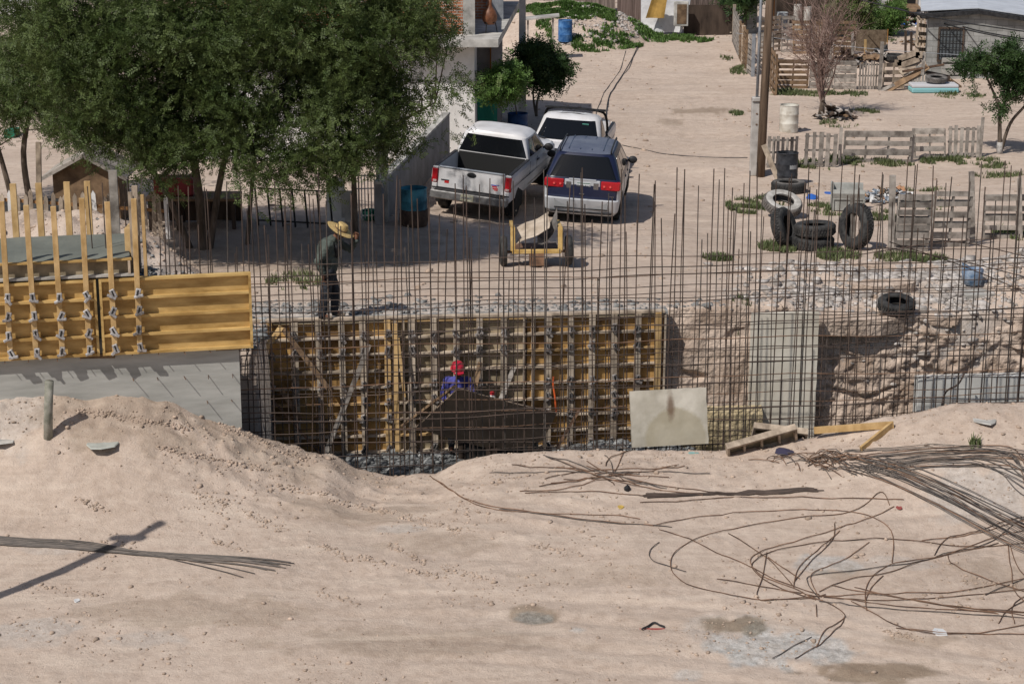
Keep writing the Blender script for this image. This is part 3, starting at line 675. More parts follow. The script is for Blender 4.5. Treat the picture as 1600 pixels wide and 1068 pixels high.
# front posts with clamps
fronts = [(16, 286, 561), (57, 296, 560), (98, 316, 558), (140, 312, 556), (179, 265, 553), (219, 300, 552)]
labels = ['the post at the left edge of the photo', 'the second post from the left', 'the third post from the left', 'the post left of the joint between the yellow panels', 'the post right of the panel joint', 'the rightmost post beside the open half of the panel']
for k, (px_, yt_, yb_) in enumerate([(17, 314, 563), (57, 320, 560), (98, 322, 558), (140, 309, 556), (180, 315, 553), (219, 310, 551)]):
    a = ap(px_, yb_, .03); c_ = ap(px_-1, yt_, .03); c_ = Vector((a.x+rng.uniform(-.02, .02), AY+AM*a.x, c_.z)) + an*.03
    t = thing('form_post', 'yellow timber post with cement clamps, '+labels[k], 'post', a); org = Vector(t.location)
    mb = MB(); mb.beam(L_(a), L_(c_), .085, .06, up=an, bev=.004); mb.build('timber', M['lumber'] if k not in (4,) else M['lumber'], t)
    for i in range(1, 5):
        z = zb+.02+(4-i)*(zt-zb-.04)/4+.1+rng.uniform(-.02, .02)
        if i == 4: z = zb+.13
        clamp_mb(L_(AP(a.x+rng.uniform(-.01, .02), .085, z)), 1.0, True, au).build('clamp', [M['bracket'] if rng.random() < .7 else M['clamp'], M['dark']], t)
# back posts behind the slab
for k, (px_, yt_) in enumerate([(20, 287), (60, 286), (104, 284), (136, 283), (176, 266)]):
    Yb = lambda x: AY+AM*x+.13+1.8
    p = atL(px_, yt_, AY+1.95, AM); q = Vector((p.x, p.y, zs-.8))
    o = board('back_post', q, p, .10 if k < 4 else .14, .05, M['lumber'] if k < 4 else M['greywood'], ['first', 'second', 'third', 'fourth', 'tall grey weathered'][k]+' timber post from the left behind the wet concrete slab', 'post', up=(0, -1, 0))
# posts stacked at the right end of slab (219,300) pair
for k, (px_, yt_, w_, m_, dz_) in enumerate([(210, 290, .09, 'lumber_old', -.75), (203, 300, .06, 'lumber_old', -.4), (222, 304, .05, 'lumber', -.2)]):
    p = atL(px_, yt_, AY-dz_/1, AM); q = Vector((p.x, p.y, zs-.5))
    board('back_post', q, p, w_, .05, M[m_], ['wide tan plank post at the right end of the wet slab', 'narrow grey stake just left of the wide tan plank post', 'thin yellow stake just right of the wide tan plank post'][k], 'post', up=(0, -1, 0))
board('form_board', atL(207, 392, AY+.9, AM)+Vector((0, 0, -.3)), atL(205, 350, AY+.9, AM), .1, .7, M['lumber'], 'upright pale board closing the right end of the wet slab', up=(0, -1, 0))
tag(rocks('x', [tuple(AP(ap(228+rng.uniform(0, 25), 425, -.5).x, -.5-rng.uniform(0, .5), zt-.1)) for _ in range(40)], [rng.uniform(.03, .07) for _ in range(40)], M['gravel']), 'dark debris on the wall top right of the slab'); bpy.data.objects['x'].name = 'spill_stones'

# ================================================================ REBAR CAGE 
def rebar_mat(name, y0, m, xa, xb, label, step, tops, ztop, hz_step, seed, hx0=None):
    r = np.random.default_rng(seed)
    yy = lambda x: y0+m*x
    t = thing(name, label, 'rebar cage', (xa, yy(xa), -1.5)); o0 = Vector(t.location)
    x = xa; k = 0; n = 0
    while x < xb and n < 98:
        low = k % 3 == 2
        zt_ = tops(x)+r.uniform(-.28, .28)-(0.75+r.uniform(-.3, .3) if low else 0)
        lx = r.normal(0, .035); ly = r.normal(0, .03)
        if r.random() < .08: lx += r.choice([-1, 1])*.13
        bow = r.normal(0, .02)
        base = Vector((x, yy(x)+r.normal(0, .012), -1.5)); topv = Vector((x+lx, yy(x)+ly, zt_))
        midv = base.lerp(topv, .55)+Vector((bow, 0, 0))
        mb = MB(); mb.tube([base-o0, base.lerp(midv, .5)-o0, midv-o0, midv.lerp(topv, .5)+Vector((bow*.3, 0, 0))-o0, topv-o0], r.uniform(.0085, .011), 5)
        mb.build('vertical_bar', M['rebar'] if r.random() < .75 else M['rebar_grey'], t)
        if r.random() < .16:
            mb = MB(); q = x+r.uniform(.02, .05); z2 = zt_-r.uniform(.3, 1.4); mb.tube([Vector((q, yy(q), r.uniform(-1.4, -.1)))-o0, Vector((q+r.normal(0, .03), yy(q)+.02, z2))-o0], .01, 5); mb.build('vertical_bar', M['rebar'], t); n += 1
        x += step*r.uniform(.75, 1.25); k += 1; n += 1
    z = -1.25; k = 0
    while z < ztop(0)+1:
        pts = []; xx = hx0 if hx0 is not None else xa
        x1 = xb
        tilt = r.normal(0, .012); ph = r.uniform(0, 6)
        while xx <= x1+.01:
            zz = z+tilt*(xx-xa)*.4+.022*math.sin(xx*1.1+ph)+.012*math.sin(xx*2.9+ph*2)
            pts.append(Vector((xx, yy(xx)-.014+.01*math.sin(xx*2+ph), zz))-o0); xx += .5
        if z < ztop(0):
            mb = MB(); mb.tube(pts, r.uniform(.0075, .0095), 5); mb.build('horizontal_bar', M['rebar'] if r.random() < .9 else M['rebar_rust'], t)
        z += hz_step*r.uniform(.86, 1.14)
    return t
topf = lambda x: float(np.interp(x, [-7, -4, 0, 3, 9], [4.1, 4.12, 4.12, 4.2, 4.2]))
cage1 = rebar_mat('rebar_cage', 31.9, FM, -6.75, 9.6, 'tall near layer of upright steel bars tied to level bars across the whole excavation', .20, topf, lambda x: 3.1, .205, 5)
cage2 = rebar_mat('rebar_cage', 33.1, FM, -6.4, 10.2, 'second layer of upright steel bars standing a step behind the near layer', .195, lambda x: topf(x)-.15, lambda x: 2.35, .22, 9)
# a few inclined bars at the right of the cage
for k, (a, c_) in enumerate([((1372, 385), (1600, 432)), ((1390, 378), (1600, 455)), ((1440, 372), (1600, 400)), ((1330, 400), (1560, 372))]):
    mb = MB(); p = atL(*a, 32.6, FM); q = atL(*c_, 32.9, FM); mb.tube(spline([p, p.lerp(q, .5)+Vector((0, 0, .05)), q], 6), .009, 5)
    tag(mb.build('slanting_bar', M['rebar'], loc=p), 'thin bar slanting down to the right across the rubble, hung on the cage' if k < 3 else 'thin bar slanting up to the right across the grey pallets, hung on the cage', 'rebar', 'bars slanting across the right of the cage' if k < 3 else None)
# ================================================================ VEHICLES
class Stack:
    """rounded-rectangle contours stacked in z; S(i,t) samples the skin"""
    NR, NC, NS = 14, 5, 22
    def __init__(s, levels):
        s.C = [s.contour(*l) for l in levels]
    def contour(s, z, yr, yf, w, rr=.15, rf=.25, cr=.04, cf=.06, zk=0, tuck=0):
        P = []; h = lambda x, y: (x, y, z+zk*(y-yr))
        wr = w-tuck
        def arc(cx, cy, r, a0, a1): return [h(cx+r*math.cos(a), cy+r*math.sin(a)) for a in np.linspace(a0, a1, s.NC+2)[1:-1]]
        for x in np.linspace(-(w-rr), w-rr, s.NR): P.append(h(x, yr-cr*(1-(x/w)**2)))
        P += arc(w-rr, yr+rr, rr, -math.pi/2, 0)
        for y in np.linspace(yr+rr, yf-rf, s.NS): P.append(h(w+.025*math.sin(math.pi*(y-yr)/(yf-yr)), y))
        P += arc(w-rf, yf-rf, rf, 0, math.pi/2)
        for x in np.linspace(w-rf, -(w-rf), s.NR): P.append(h(x, yf+cf*(1-(x/w)**2)))
        P += arc(-(w-rf), yf-rf, rf, math.pi/2, math.pi)
        for y in np.linspace(yf-rf, yr+rr, s.NS): P.append(h(-w-.025*math.sin(math.pi*(y-yr)/(yf-yr)), y))
        P += arc(-(w-rr), yr+rr, rr, math.pi, 1.5*math.pi)
        return [Vector(p) for p in P]
    def S(s, i, t):
        n = len(s.C[0]); t = max(0, min(len(s.C)-1.0001, t)); a = int(t); f = t-a
        i0 = int(math.floor(i)); g = i-i0
        p = s.C[a][i0 % n].lerp(s.C[a][(i0+1) % n], g); q = s.C[a+1][i0 % n].lerp(s.C[a+1][(i0+1) % n], g)
        return p.lerp(q, f)
    def nrm(s, i, t):
        e = .05; a = s.S(i+e, t)-s.S(i-e, t); b = s.S(i, min(t+e, len(s.C)-1.01))-s.S(i, max(t-e, 0)); n = a.cross(b)
        return n.normalized() if n.length > 1e-9 else Vector((0, 0, 1))
    def body(s, mb, cap=True, capbottom=False):
        n = len(s.C[0]); vs = [p for c in s.C for p in c]; fs = []
        for a in range(len(s.C)-1):
            for k in range(n): fs.append((a*n+k, a*n+(k+1) % n, (a+1)*n+(k+1) % n, (a+1)*n+k))
        if cap: fs.append(tuple((len(s.C)-1)*n+k for k in range(n)))
        if capbottom: fs.append(tuple(range(n-1, -1, -1)))
        mb.add(vs, fs)
    def patch(s, i0, i1, t0, t1, off=.006, ni=10, nt=5, j0=None, j1=None, th=.012):
        """i0..i1 at bottom, j0..j1 at top"""
        j0 = i0 if j0 is None else j0; j1 = i1 if j1 is None else j1
        mb = MB(); A = []; B = []
        for b in range(nt+1):
            t = t0+(t1-t0)*b/nt; a0 = i0+(j0-i0)*b/nt; a1 = i1+(j1-i1)*b/nt; ra = []; rb = []
            for a in range(ni+1):
                i = a0+(a1-a0)*a/ni; n = s.nrm(i, t); p = s.S(i, t); ra.append(p+n*off); rb.append(p-n*th)
            A.append(ra); B.append(rb)
        mb.grid(A)
        for r1, r2 in ((A[0], B[0]), (A[-1], B[-1])): mb.grid([r1, r2])
        mb.grid([[r[0] for r in A], [r[0] for r in B]]); mb.grid([[r[-1] for r in A], [r[-1] for r in B]])
        return mb
NR, NC, NS = Stack.NR, Stack.NC, Stack.NS
iRear = lambda u: u*(NR-1)                      # u 0..1 left->right across the rear
iRight = lambda v: NR+NC+v*(NS-1)               # v 0..1 rear->front
iFront = lambda u: NR+NC+NS+NC+u*(NR-1)         # 0..1 right->left
iLeft = lambda v: 2*(NR+NC)+NS+NC+(1-v)*(NS-1)
def wheel(parent, x, y, r, w, z=None, rimcol='chrome'):
    sgn = 1 if x > 0 else -1; z = r if z is None else z
    t = bpy.data.objects.new('wheel', None); link(t); t.location = (x, y, z); t.parent = parent; t.empty_display_size = .1
    Mx = Matrix.Rotation(math.pi/2*sgn, 3, 'Y')
    mb = MB(); mb.lathe([(r*.62, -w/2), (r*.93, -w/2), (r, -w*.38), (r, w*.38), (r*.93, w/2), (r*.64, w/2), (r*.60, w*.3), (r*.6, -w*.3), (r*.62, -w/2)], 28, Mx)
    autosmooth(mb.build('tyre', M['rubber'], t), 40)
    mb = MB(); mb.lathe([(r*.62, w*.44), (r*.58, w*.42), (r*.5, w*.25), (r*.2, w*.32), (.03, w*.36), (0, w*.36)], 20, Mx)
    for k in range(5):
        a = 2*math.pi*k/5; p = Mx@Vector((r*.12*math.cos(a), r*.12*math.sin(a), w*.38)); q = Mx@Vector((r*.58*math.cos(a), r*.58*math.sin(a), w*.36)); mb.beam(p, q, .07, .03, up=(sgn, 0, 0))
    mb.build('rim', M[rimcol], t)
def arch(parent, x, y, r, z):
    mb = MB(); sg = 1 if x > 0 else -1; n = 18
    pts = [(x, y+r*math.cos(a), max(z+r*math.sin(a), .2)) for a in np.linspace(-.35, math.pi+.35, n)]
    inn = [(x-sg*.1, p[1], p[2]) for p in pts]
    mb.add(pts, [tuple(range(n))]); mb.grid([pts, inn]); mb.build('wheel_arch', M['dark'], parent)
def mirror(parent, x, y, z, s=1.0, name='mirror'):
    sg = 1 if x > 0 else -1; mb = MB()
    mb.lathe([(0, -.045), (.09, -.045), (.115, -.02), (.115, .03), (.08, .075), (0, .085)], 14, Matrix.Rotation(-math.pi/2, 3, 'X')@Matrix.Diagonal((1.0, .8, 1)), c=(x+sg*.14, y, z))
    mb.beam((x, y, z-.03), (x+sg*.1, y, z-.01), .05, .04); mb.build(name, M['black'], parent, smooth=True)
def place_vehicle(t, px, py, yaw, roll, pitch=0, dz=0, ref=(0, 0)):
    """put local ref point (x,y) at the picture point"""
    p = onT(px, py); c, s_ = math.cos(yaw), math.sin(yaw)
    off = Vector((ref[0]*c-ref[1]*s_, ref[0]*s_+ref[1]*c, 0))
    t.location = p-off+Vector((0, 0, dz)); t.rotation_mode = 'XYZ'
    t.rotation_euler = (pitch, roll, yaw)

# ---- minivan (rear towards the camera; +y is its front)
van = thing('minivan', 'silver and dark blue minivan parked with its red tail lamps towards the camera', 'minivan')
blue = mat('dark_blue_paint', (.010, .014, .042), .3, .1, 1, (.016, .021, .055), bump=0, rnd=0, spec=.6)
silver = mat('silver_paint', (.50, .51, .53), .35, .06, 1, (.54, .55, .57), metal=.1, bump=0, rnd=0, spec=.6)
roofc = mat('dusty_blue_roof', (.10, .115, .17), .5, .15, 2, (.14, .155, .20), bump=0, rnd=0)
LV = [(.24, .05, 4.55, .80, .12, .4), (.34, -.02, 4.62, .88, .12, .45, .05, .12), (.62, -.06, 4.66, .915, .13, .5, .06, .14), (.66, -.02, 4.66, .915, .13, .5, .05, .14),
      (.95, .0, 4.55, .92, .12, .5, .05, .14), (1.08, .03, 3.9, .91, .12, .5, .05, .14, 0), (1.10, .035, 3.55, .90, .12, .4, .05, .14),
      (1.14, .05, 3.40, .885, .13, .3, .05, .14), (1.60, .30, 2.75, .72, .16, .25, .05, .1), (1.68, .37, 2.62, .66, .2, .3, .05, .1), (1.72, .50, 2.45, .56, .25, .3, .04, .08), (1.745, .8, 2.1, .35, .2, .25, .03, .05)]
st = Stack(LV)
mb = MB(); st.C, full = st.C[:5], st.C; st.body(mb, cap=False); st.C = full; o = mb.build('body', silver, van); autosmooth(o, 30)
mb = MB(); s2 = Stack(LV[4:]); s2.body(mb); autosmooth(mb.build('upper_body', blue, van), 30)
mb = MB(); s3 = Stack([(z+.004, a-.002, b_, w_+.004)+tuple(r_) for z, a, b_, w_, *r_ in LV[9:]]); s3.body(mb); autosmooth(mb.build('roof', roofc, van), 40)
for sx in (-.42, -.14, .14, .42):
    mb = MB(); mb.beam((sx, .55, 1.737), (sx, 2.4, 1.745), .02, .012); mb.build('roof_rib', blue, van)
for sx in (-1, 1):
    mb = MB(); mb.tube(spline([(sx*.62, .42, 1.69), (sx*.62, .6, 1.77), (sx*.62, 2.2, 1.775), (sx*.62, 2.45, 1.70)], 4), .02, 6); mb.build('roof_rail', M['black'], van)
st.patch(iRear(-.10), iRear(1.10), 6.9, 8.3, .008, 16, 6, iRear(-.03), iRear(1.03)).build('rear_window', M['glass'], van)
mb = MB(); mb.beam((-.2, .33, 1.65), (.2, .33, 1.65), .02, .035); mb.build('brake_light', M['red'], van)
for fn_, nm in ((iRight, 'r'), (iLeft, 'l')):
    sg = 1 if nm == 'r' else -1
    for (v0, v1, u0, u1) in ((.02, .30, .06, .28), (.33, .60, .32, .60), (.63, .93, .63, .86)):
        a, b_, c_, d_ = fn_(v0), fn_(v1), fn_(u0), fn_(u1)
        if nm == 'l': a, b_, c_, d_ = b_, a, d_, c_
        st.patch(a, b_, 7.05, 7.95, .007, 8, 4, c_, d_).build('side_window', M['glass'], van)
st.patch(iFront(.03), iFront(.97), 7.1, 7.95, .007, 12, 4).build('windscreen', M['glass'], van)
# tail lamps and plate panel
lampy = -.02
for sg in (-1, 1):
    mb = MB(); mb.box((sg*.66, lampy+.0, .985), (.42, .07, .21), bev=.03); mb.box((sg*.86, lampy+.07, .985), (.12, .20, .21), bev=.03)
    for k in (-.13, .02): mb.lathe([(0, 0), (.045, 0), (.05, .01), (0, .02)], 12, Matrix.Rotation(math.pi/2, 3, 'X'), (sg*.66+k*sg, lampy-.03, .97))
    lamp = mb.build('tail_lamp', M['red'], van)
    for k in (-.13, .02):
        mb = MB(); mb.lathe([(0, .012), (.022, .01), (.026, 0)], 10, Matrix.Rotation(math.pi/2, 3, 'X'), (sg*.66+k*sg, lampy-.045, .97)); mb.build('bulb_window', flat('bright_lens', (.8, .12, .10), .2), lamp)
mb = MB(); mb.box((0, -.012, .975), (.86, .06, .24), bev=.015); mb.box((0, -.03, 1.105), (.66, .04, .03), bev=.01); pp = mb.build('plate_panel', silver, van)
for sg in (-1, 1): mb = MB(); mb.box((sg*.33, -.045, .96), (.12, .02, .16), bev=.01); mb.build('reverse_lamp', M['chrome'], van)
mb = MB(); mb.box((.03, -.047, .955), (.33, .012, .165)); pl_ = mb.build('licence_plate', flat('plate_white', (.62, .63, .64), .5), van)
mb = MB(); mb.box((.03, -.055, 1.02), (.31, .006, .018)); mb.build('plate_stripe', flat('plate_green', (.08, .16, .12), .5), pl_)
def text(txt, size, loc, rot, m, parent, name='lettering', ext=.003):
    cu = bpy.data.curves.new(name, 'FONT'); cu.body = txt; cu.size = size; cu.extrude = ext; cu.align_x = 'CENTER'; cu.align_y = 'CENTER'
    tmp = bpy.data.objects.new(name, cu); link(tmp); dg = bpy.context.evaluated_depsgraph_get(); me = bpy.data.meshes.new_from_object(tmp.evaluated_get(dg))
    bpy.data.objects.remove(tmp); o = link(bpy.data.objects.new(name, me)); o.location = loc; o.rotation_euler = rot
    if parent: o.parent = parent
    me.materials.clear(); me.materials.append(m); return o
ink = flat('plate_ink', (.03, .035, .04), .6)
text('EKM-913', .085, (.03, -.056, .945), (math.pi/2, 0, 0), ink, pl_)
st.patch(iRear(-.12), iRear(1.12), 2.7, 4.05, .006, 14, 3).build('tailgate_band', blue, van)
mb = MB(); mb.box((0, -.075, .76), (.12, .02, .035), bev=.01); mb.build('badge', M['chrome'], van)
text('AWD', .05, (.72, -.075, .74), (math.pi/2, 0, 0), M['chrome'], van, 'badge')
mb = MB(); mb.box((0, -.06, .50), (1.30, .05, .18), bev=.02); mb.build('tailgate_lower', mat('dull_silver', (.26, .265, .27), .5, .05, 2, bump=0, rnd=0), van)
for zz in (.60, .40): mb = MB(); mb.box((0, -.08, zz), (1.30, .015, .018)); mb.build('tailgate_seam', M['black'], van)
mb = MB(); mb.beam((0, .03, 1.14), (-.42, .075, 1.24), .02, .02); mb.build('wiper', M['black'], van)
for sg in (-1, 1):
    for y in (.85, 3.75): wheel(van, sg*.80, y, .33, .21); arch(van, sg*.935, y, .40, .33)
    mirror(van, sg*.90, 3.0, 1.12)
    for y in (1.45, 2.65): mb = MB(); mb.beam((sg*.94, y, .38), (sg*.945, y, 1.08), .012, .008, up=(1, 0, 0)); mb.build('door_seam', M['dark'], van)
    for y in (1.7, 2.5): mb = MB(); mb.box((sg*.95, y, .95), (.03, .16, .035), bev=.01); mb.build('door_handle', blue, van)
mb = MB(); mb.box((0, 2.3, .26), (1.5, 4.2, .10)); mb.build('underbody', M['dark'], van)
mb = MB(); mb.box((0, -.03, .31), (1.5, .1, .05), bev=.01); mb.build('lower_valance', M['black'], van)
place_vehicle(van, 908, 345, R(-6.5), R(3.2), 0, 0, (0, .4))

# ---- pickups
def pickup(label, ext, rearface=True, rollbar=False, truckcol='carwhite'):
    t = thing('pickup_truck', label, 'pickup truck')
    Lb = 2.0; cab0 = Lb+.02; cabL = 2.05 if ext else 1.55; hood0 = cab0+cabL; Lf = hood0+1.35; W = .965
    # lower body, full length
    low = Stack([(.46, .06, Lf-.12, .88, .06, .3), (.56, .02, Lf-.02, W, .05, .35, .03, .1), (.86, .0, Lf+.02, W+.01, .05, .38, .03, .12)])
    mb = MB(); low.body(mb, cap=False, capbottom=True); autosmooth(mb.build('lower_body', M[truckcol], t), 30)
    band = mat('beige_lower_paint', (.34, .30, .26), .4, .15, 2, (.40, .36, .32), bump=0, rnd=0)
    for f_, q0, q1 in ((iRight, .36, .98), (iLeft, .98, .36)): low.patch(f_(q0), f_(q1), .1, 1.3, .004, 8, 3).build('rocker_panel', band, t)
    # bed box: outer skin to the rail, inner tub
    zr = 1.20
    for sg in (-1, 1):
        mb = MB()
        prof = [(W, .84), (W+.025, .95), (W+.02, 1.12), (W-.01, zr), (W-.09, zr), (W-.10, zr-.04), (W-.13, .62)]
        mb.grid([[Vector((sg*x, y, z)) for x, z in prof] for y in np.linspace(.0, Lb, 8)]); mb.add([(sg*x, 0, z) for x, z in prof], [tuple(range(7))]); mb.build('bed_side', M[truckcol], t)
        mb = MB(); mb.box((sg*(W-.05), 1.0, zr+.008), (.09, 1.96, .02), bev=.006); mb.build('bed_rail', M['black'], t)
    mb = MB(); mb.box((0, 1.0, .66), (1.66, 1.96, .04)); mb.box((0, Lb-.02, .93), (1.68, .05, .55)); mb.build('shadow_black_bed', M['dark'], t)  # bed inside coloured near black to stand for its full shadow
    # tailgate
    mb = MB(); mb.box((0, -.005, .96), (1.62, .06, .50), bev=.02); tg = mb.build('tailgate', M[truckcol], t)
    mb = MB(); mb.box((0, -.015, zr+.015), (1.60, .075, .03), bev=.01); mb.build('cap_trim', M['steel'], tg)
    mb = MB(); mb.lathe([(0, 0), (.10, 0), (.115, .012), (.0, .03)], 18, Matrix.Rotation(math.pi/2, 3, 'X')@Matrix.Diagonal((1, .55, 1)), (0, -.03, 1.10)); mb.build('handle', M['black'], tg)
    rb = flat('decal_red', (.55, .03, .03), .4); bb = flat('decal_blue', (.03, .07, .38), .4)
    if rearface:
        mb = MB(); mb.box((.58, -.037, .90), (.12, .006, .028)); mb.box((.60, -.037, .855), (.13, .006, .03)); mb.box((.62, -.037, .82), (.09, .006, .02)); mb.mi = 0; mb.build('badge', rb, tg)
        mb = MB(); mb.box((.56, -.038, .935), (.13, .006, .022)); mb.box((.66, -.038, .945), (.06, .006, .014)); mb.build('badge', bb, tg)
        mb = MB(); mb.box((-.60, -.037, .86), (.11, .006, .06)); mb.build('badge', rb, tg)
        mb = MB(); mb.box((-.64, -.037, .90), (.20, .006, .03)); mb.build('badge', ink, tg)
    for sg in (-1, 1):
        mb = MB(); mb.box((sg*.895, .0, .985), (.125, .10, .36), bev=.025); mb.box((sg*.955, .05, .985), (.04, .15, .36), bev=.02); la = mb.build('tail_lamp', M['red'], t)
        mb = MB(); mb.box((sg*.895, -.05, .86), (.09, .012, .055), bev=.005); mb.build('reverse_lens', flat('pale_lens', (.5, .36, .34), .3), la)
        mb = MB(); mb.box((sg*.895, .0, .72), (.13, .08, .18), bev=.02); mb.build('corner_panel', M[truckcol], t); mb = MB(); mb.box((sg*.895, .0, 1.18), (.13, .08, .05), bev=.015); mb.build('corner_cap', M[truckcol], t)
    mb = MB(); mb.box((0, -.02, .70), (1.9, .05, .03)); mb.build('tailgate_gap', M['black'], t)
    # rear bumper
    mb = MB(); mb.box((0, -.14, .575), (1.9, .20, .21), bev=.03); bpk = mb.build('rear_bumper', M['bumper'], t)
    mb = MB(); mb.box((0, -.14, .69), (1.7, .17, .012)); mb.build('bumper_step', M['black'], bpk)
    if rearface:
        mb = MB(); mb.box((-.02, -.247, .585), (.31, .012, .16)); lp_ = mb.build('licence_plate', mat('worn_plate', (.42, .40, .27), .6, .3, 14, (.55, .53, .42), rnd=0), bpk)
        text('AZF 4471', .07, (-.02, -.256, .58), (math.pi/2, 0, 0), flat('plate_dark', (.08, .10, .16), .6), lp_)
        mb = MB(); mb.box((.25, -.245, .58), (.10, .01, .09)); mb.build('bumper_sticker', M['chrome'], bpk)
    # cab + hood
    z0 = .84
    cb = Stack([(z0, cab0, Lf, W, .05, .38, 0, .12), (1.02, cab0, Lf-.02, W-.005, .05, .40, 0, .12), (1.13, cab0, Lf-.22, W-.06, .05, .45, 0, .16), (1.165, cab0, hood0+.25, W-.09, .05, .35, 0, .2),
                (1.175, cab0+.005, hood0+.03, W-.05, .06, .22, .02, .12), (1.20, cab0+.01, hood0, W-.05, .07, .2, .02, .12), (1.68, cab0+.10, hood0-.66, W-.19, .12, .2, .03, .08),
                (1.75, cab0+.15, hood0-.76, W-.27, .16, .2, .03, .06), (1.785, cab0+.26, hood0-.88, W-.40, .2, .2, .02, .04), (1.80, cab0+.5, hood0-1.1, W-.65, .15, .15, .01, .02)])
    mb = MB(); cb.body(mb); autosmooth(mb.build('cab', M[truckcol], t), 28)
    cb.patch(iRear(-.10), iRear(1.10), 5.05, 5.93, .008, 14, 5, iRear(-.05), iRear(1.05)).build('rear_window', M['glass'], t)
    cb.patch(iFront(-.24), iFront(1.24), 5.03, 5.98, .008, 18, 5, iFront(-.16), iFront(1.16)).build('windscreen', M['glass'], t)
    wins = ((.06, .36, .12, .38), (.40, .93, .42, .80)) if ext else ((.08, .90, .13, .76),)
    for f_, sg in ((iRight, 1), (iLeft, -1)):
        for v0, v1, u0, u1 in wins:
            a = [f_(v0), f_(v1), f_(u0), f_(u1)]
            if sg < 0: a = [a[1], a[0], a[3], a[2]]
            cb.patch(a[0], a[1], 5.08, 5.92, .007, 8, 4, a[2], a[3]).build('side_window', M['glass'], t)
        for y in (cab0+.03, cab0+(.78 if ext else .35), hood0+.05):
            mb = MB(); mb.beam((sg*(W+.012), y, .58), (sg*(W+.012), y, 1.16), .012, .01, up=(1, 0, 0)); mb.build('door_seam', M['dark'], t)
        mb = MB(); mb.box((sg*(W+.02), cab0+(.9 if ext else .45), 1.06), (.03, .17, .04), bev=.01); mb.build('door_handle', M['black'], t)
        for y in (.95, Lf-.78): wheel(t, sg*.84, y, .375, .25); arch(t, sg*(W+.018), y, .45, .375)
        mirror(t, sg*(W-.03), hood0-.42, 1.24)
    mb = MB(); mb.box((0, Lf/2, .42), (1.5, Lf-.5, .14)); mb.build('underbody', M['dark'], t)
    # front face
    cb.patch(iFront(.22), iFront(.78), .15, 1.6, .02, 10, 3).build('grille', M['black'], t)
    for k in (0, 1):
        cb.patch(iFront(.24), iFront(.76), .10+k*1.35, .28+k*1.35, .04, 10, 1).build('grille_trim', M['chrome'], t)
    for i_, j_ in ((-.26, .17), (.83, 1.26)): cb.patch(iFront(i_), iFront(j_), .2, 1.5, .02, 6, 3).build('headlight', flat('headlight_lens', (.55, .55, .50), .12), t)
    cb.patch(iFront(-.15), iFront(1.15), 1.75, 2.15, .035, 14, 2).build('bug_deflector', M['black'], t)
    mb = MB(); mb.box((0, Lf+.10, .60), (1.9, .22, .2), bev=.06); mb.build('front_bumper', M['chrome'], t)
    for sx in (-.35, .3): mb = MB(); mb.beam((sx, hood0-.02, 1.215), (sx+.42, hood0-.07, 1.25), .02, .012); mb.build('wiper', M['black'], t)
    if rollbar:
        mb = MB(); y = cab0-.1
        for yy in (y, y-.0): mb.tube(spline([(-W+.06, yy-.35, zr), (-W+.10, yy-.12, 1.62), (-W+.28, yy, 1.80), (0, yy, 1.83), (W-.28, yy, 1.80), (W-.10, yy-.12, 1.62), (W-.06, yy-.35, zr)], 6), .036, 8)
        mb.beam((-.86, y+.02, 1.83), (.86, y+.02, 1.83), .05, .06); mb.build('roll_bar', M['black'], t)
        mb = MB(); mb.box((.42, hood0-.62+.0, 1.56), (.001, .001, .001)); 
        mb = MB(); p = cb.S(iFront(.86), 5.82); mb.beam(p+Vector((-.1, .025, .0)), p+Vector((.08, .025, 0)), .02, .045, up=(0, .5, .8)); mb.build('windscreen_sticker', flat('sticker', (.10, .32, .25), .5), t)
    return t
tr1 = pickup('dusty white extended cab pickup showing its tailgate under the big tree', True)
place_vehicle(tr1, 738, 338, R(-13), R(5.5), R(1), 0, (0, .4))
tr2 = pickup('white pickup with black roll bar facing the camera behind the minivan', False, False, True)
# windscreen base centre should fall near (890,218)
pw = atZ(882, 219, -.0+1.2); yaw = R(180-9); hood0 = 2.02+1.55
c, s_ = math.cos(yaw), math.sin(yaw); off = Vector((-(hood0)*s_, hood0*c, 0))
tr2.location = Vector((pw.x-off.x, pw.y-off.y, 0)); zc2 = H(pw.x-off.x*.5, pw.y-off.y*.5)
pw = atZ(882, 219, zc2+1.2); tr2.location = Vector((pw.x-off.x, pw.y-off.y, zc2)); tr2.rotation_euler = (0, R(-3.0), yaw)

# ---- drum / cart / tyres
def drum(label, px, py, m, r=.29, h=.88, roll=0, group=None, openm=None, cat='barrel', extra=None):
    p = onT(px, py); t = thing('barrel', label, cat, p, rng.uniform(0, 6), group)
    mb = MB(); mb.lathe([(0, .0), (r*.97, .0), (r, .03), (r, h*.30), (r*1.025, h*.32), (r*1.025, h*.35), (r, h*.37), (r, h*.64), (r*1.025, h*.66), (r*1.025, h*.69), (r, h*.71), (r, h*.97), (r*1.02, h), (r*.97, h), (r*.96, h*.9), (r*.94, h*.72), (0, h*.7)], 28)
    autosmooth(mb.build('shell', m, t), 40)
    mb = MB(); mb.lathe([(r*1.0, h*.985), (r*1.035, h*.99), (r*1.035, h*1.01), (r*.98, h*1.012)], 28); mb.build('rim', openm or m, t, smooth=True)
    if roll: t.rotation_euler = (0, roll, 0)
    return t
bl = mat('faded_blue_plastic', (.025, .13, .38), .5, .3, 5, (.12, .27, .52), bump=.1, rnd=0, lo=.4, hi=.7)
drum('faded blue barrel standing on the mound at the top of the street', 883, 66, bl)
drum('dark blue barrel holding the sapling, behind the white extended cab pickup', 809, 224, mat('navy_plastic', (.012, .045, .14), .5, .25, 4, (.025, .08, .20), bump=.1, rnd=0), .31, .92)
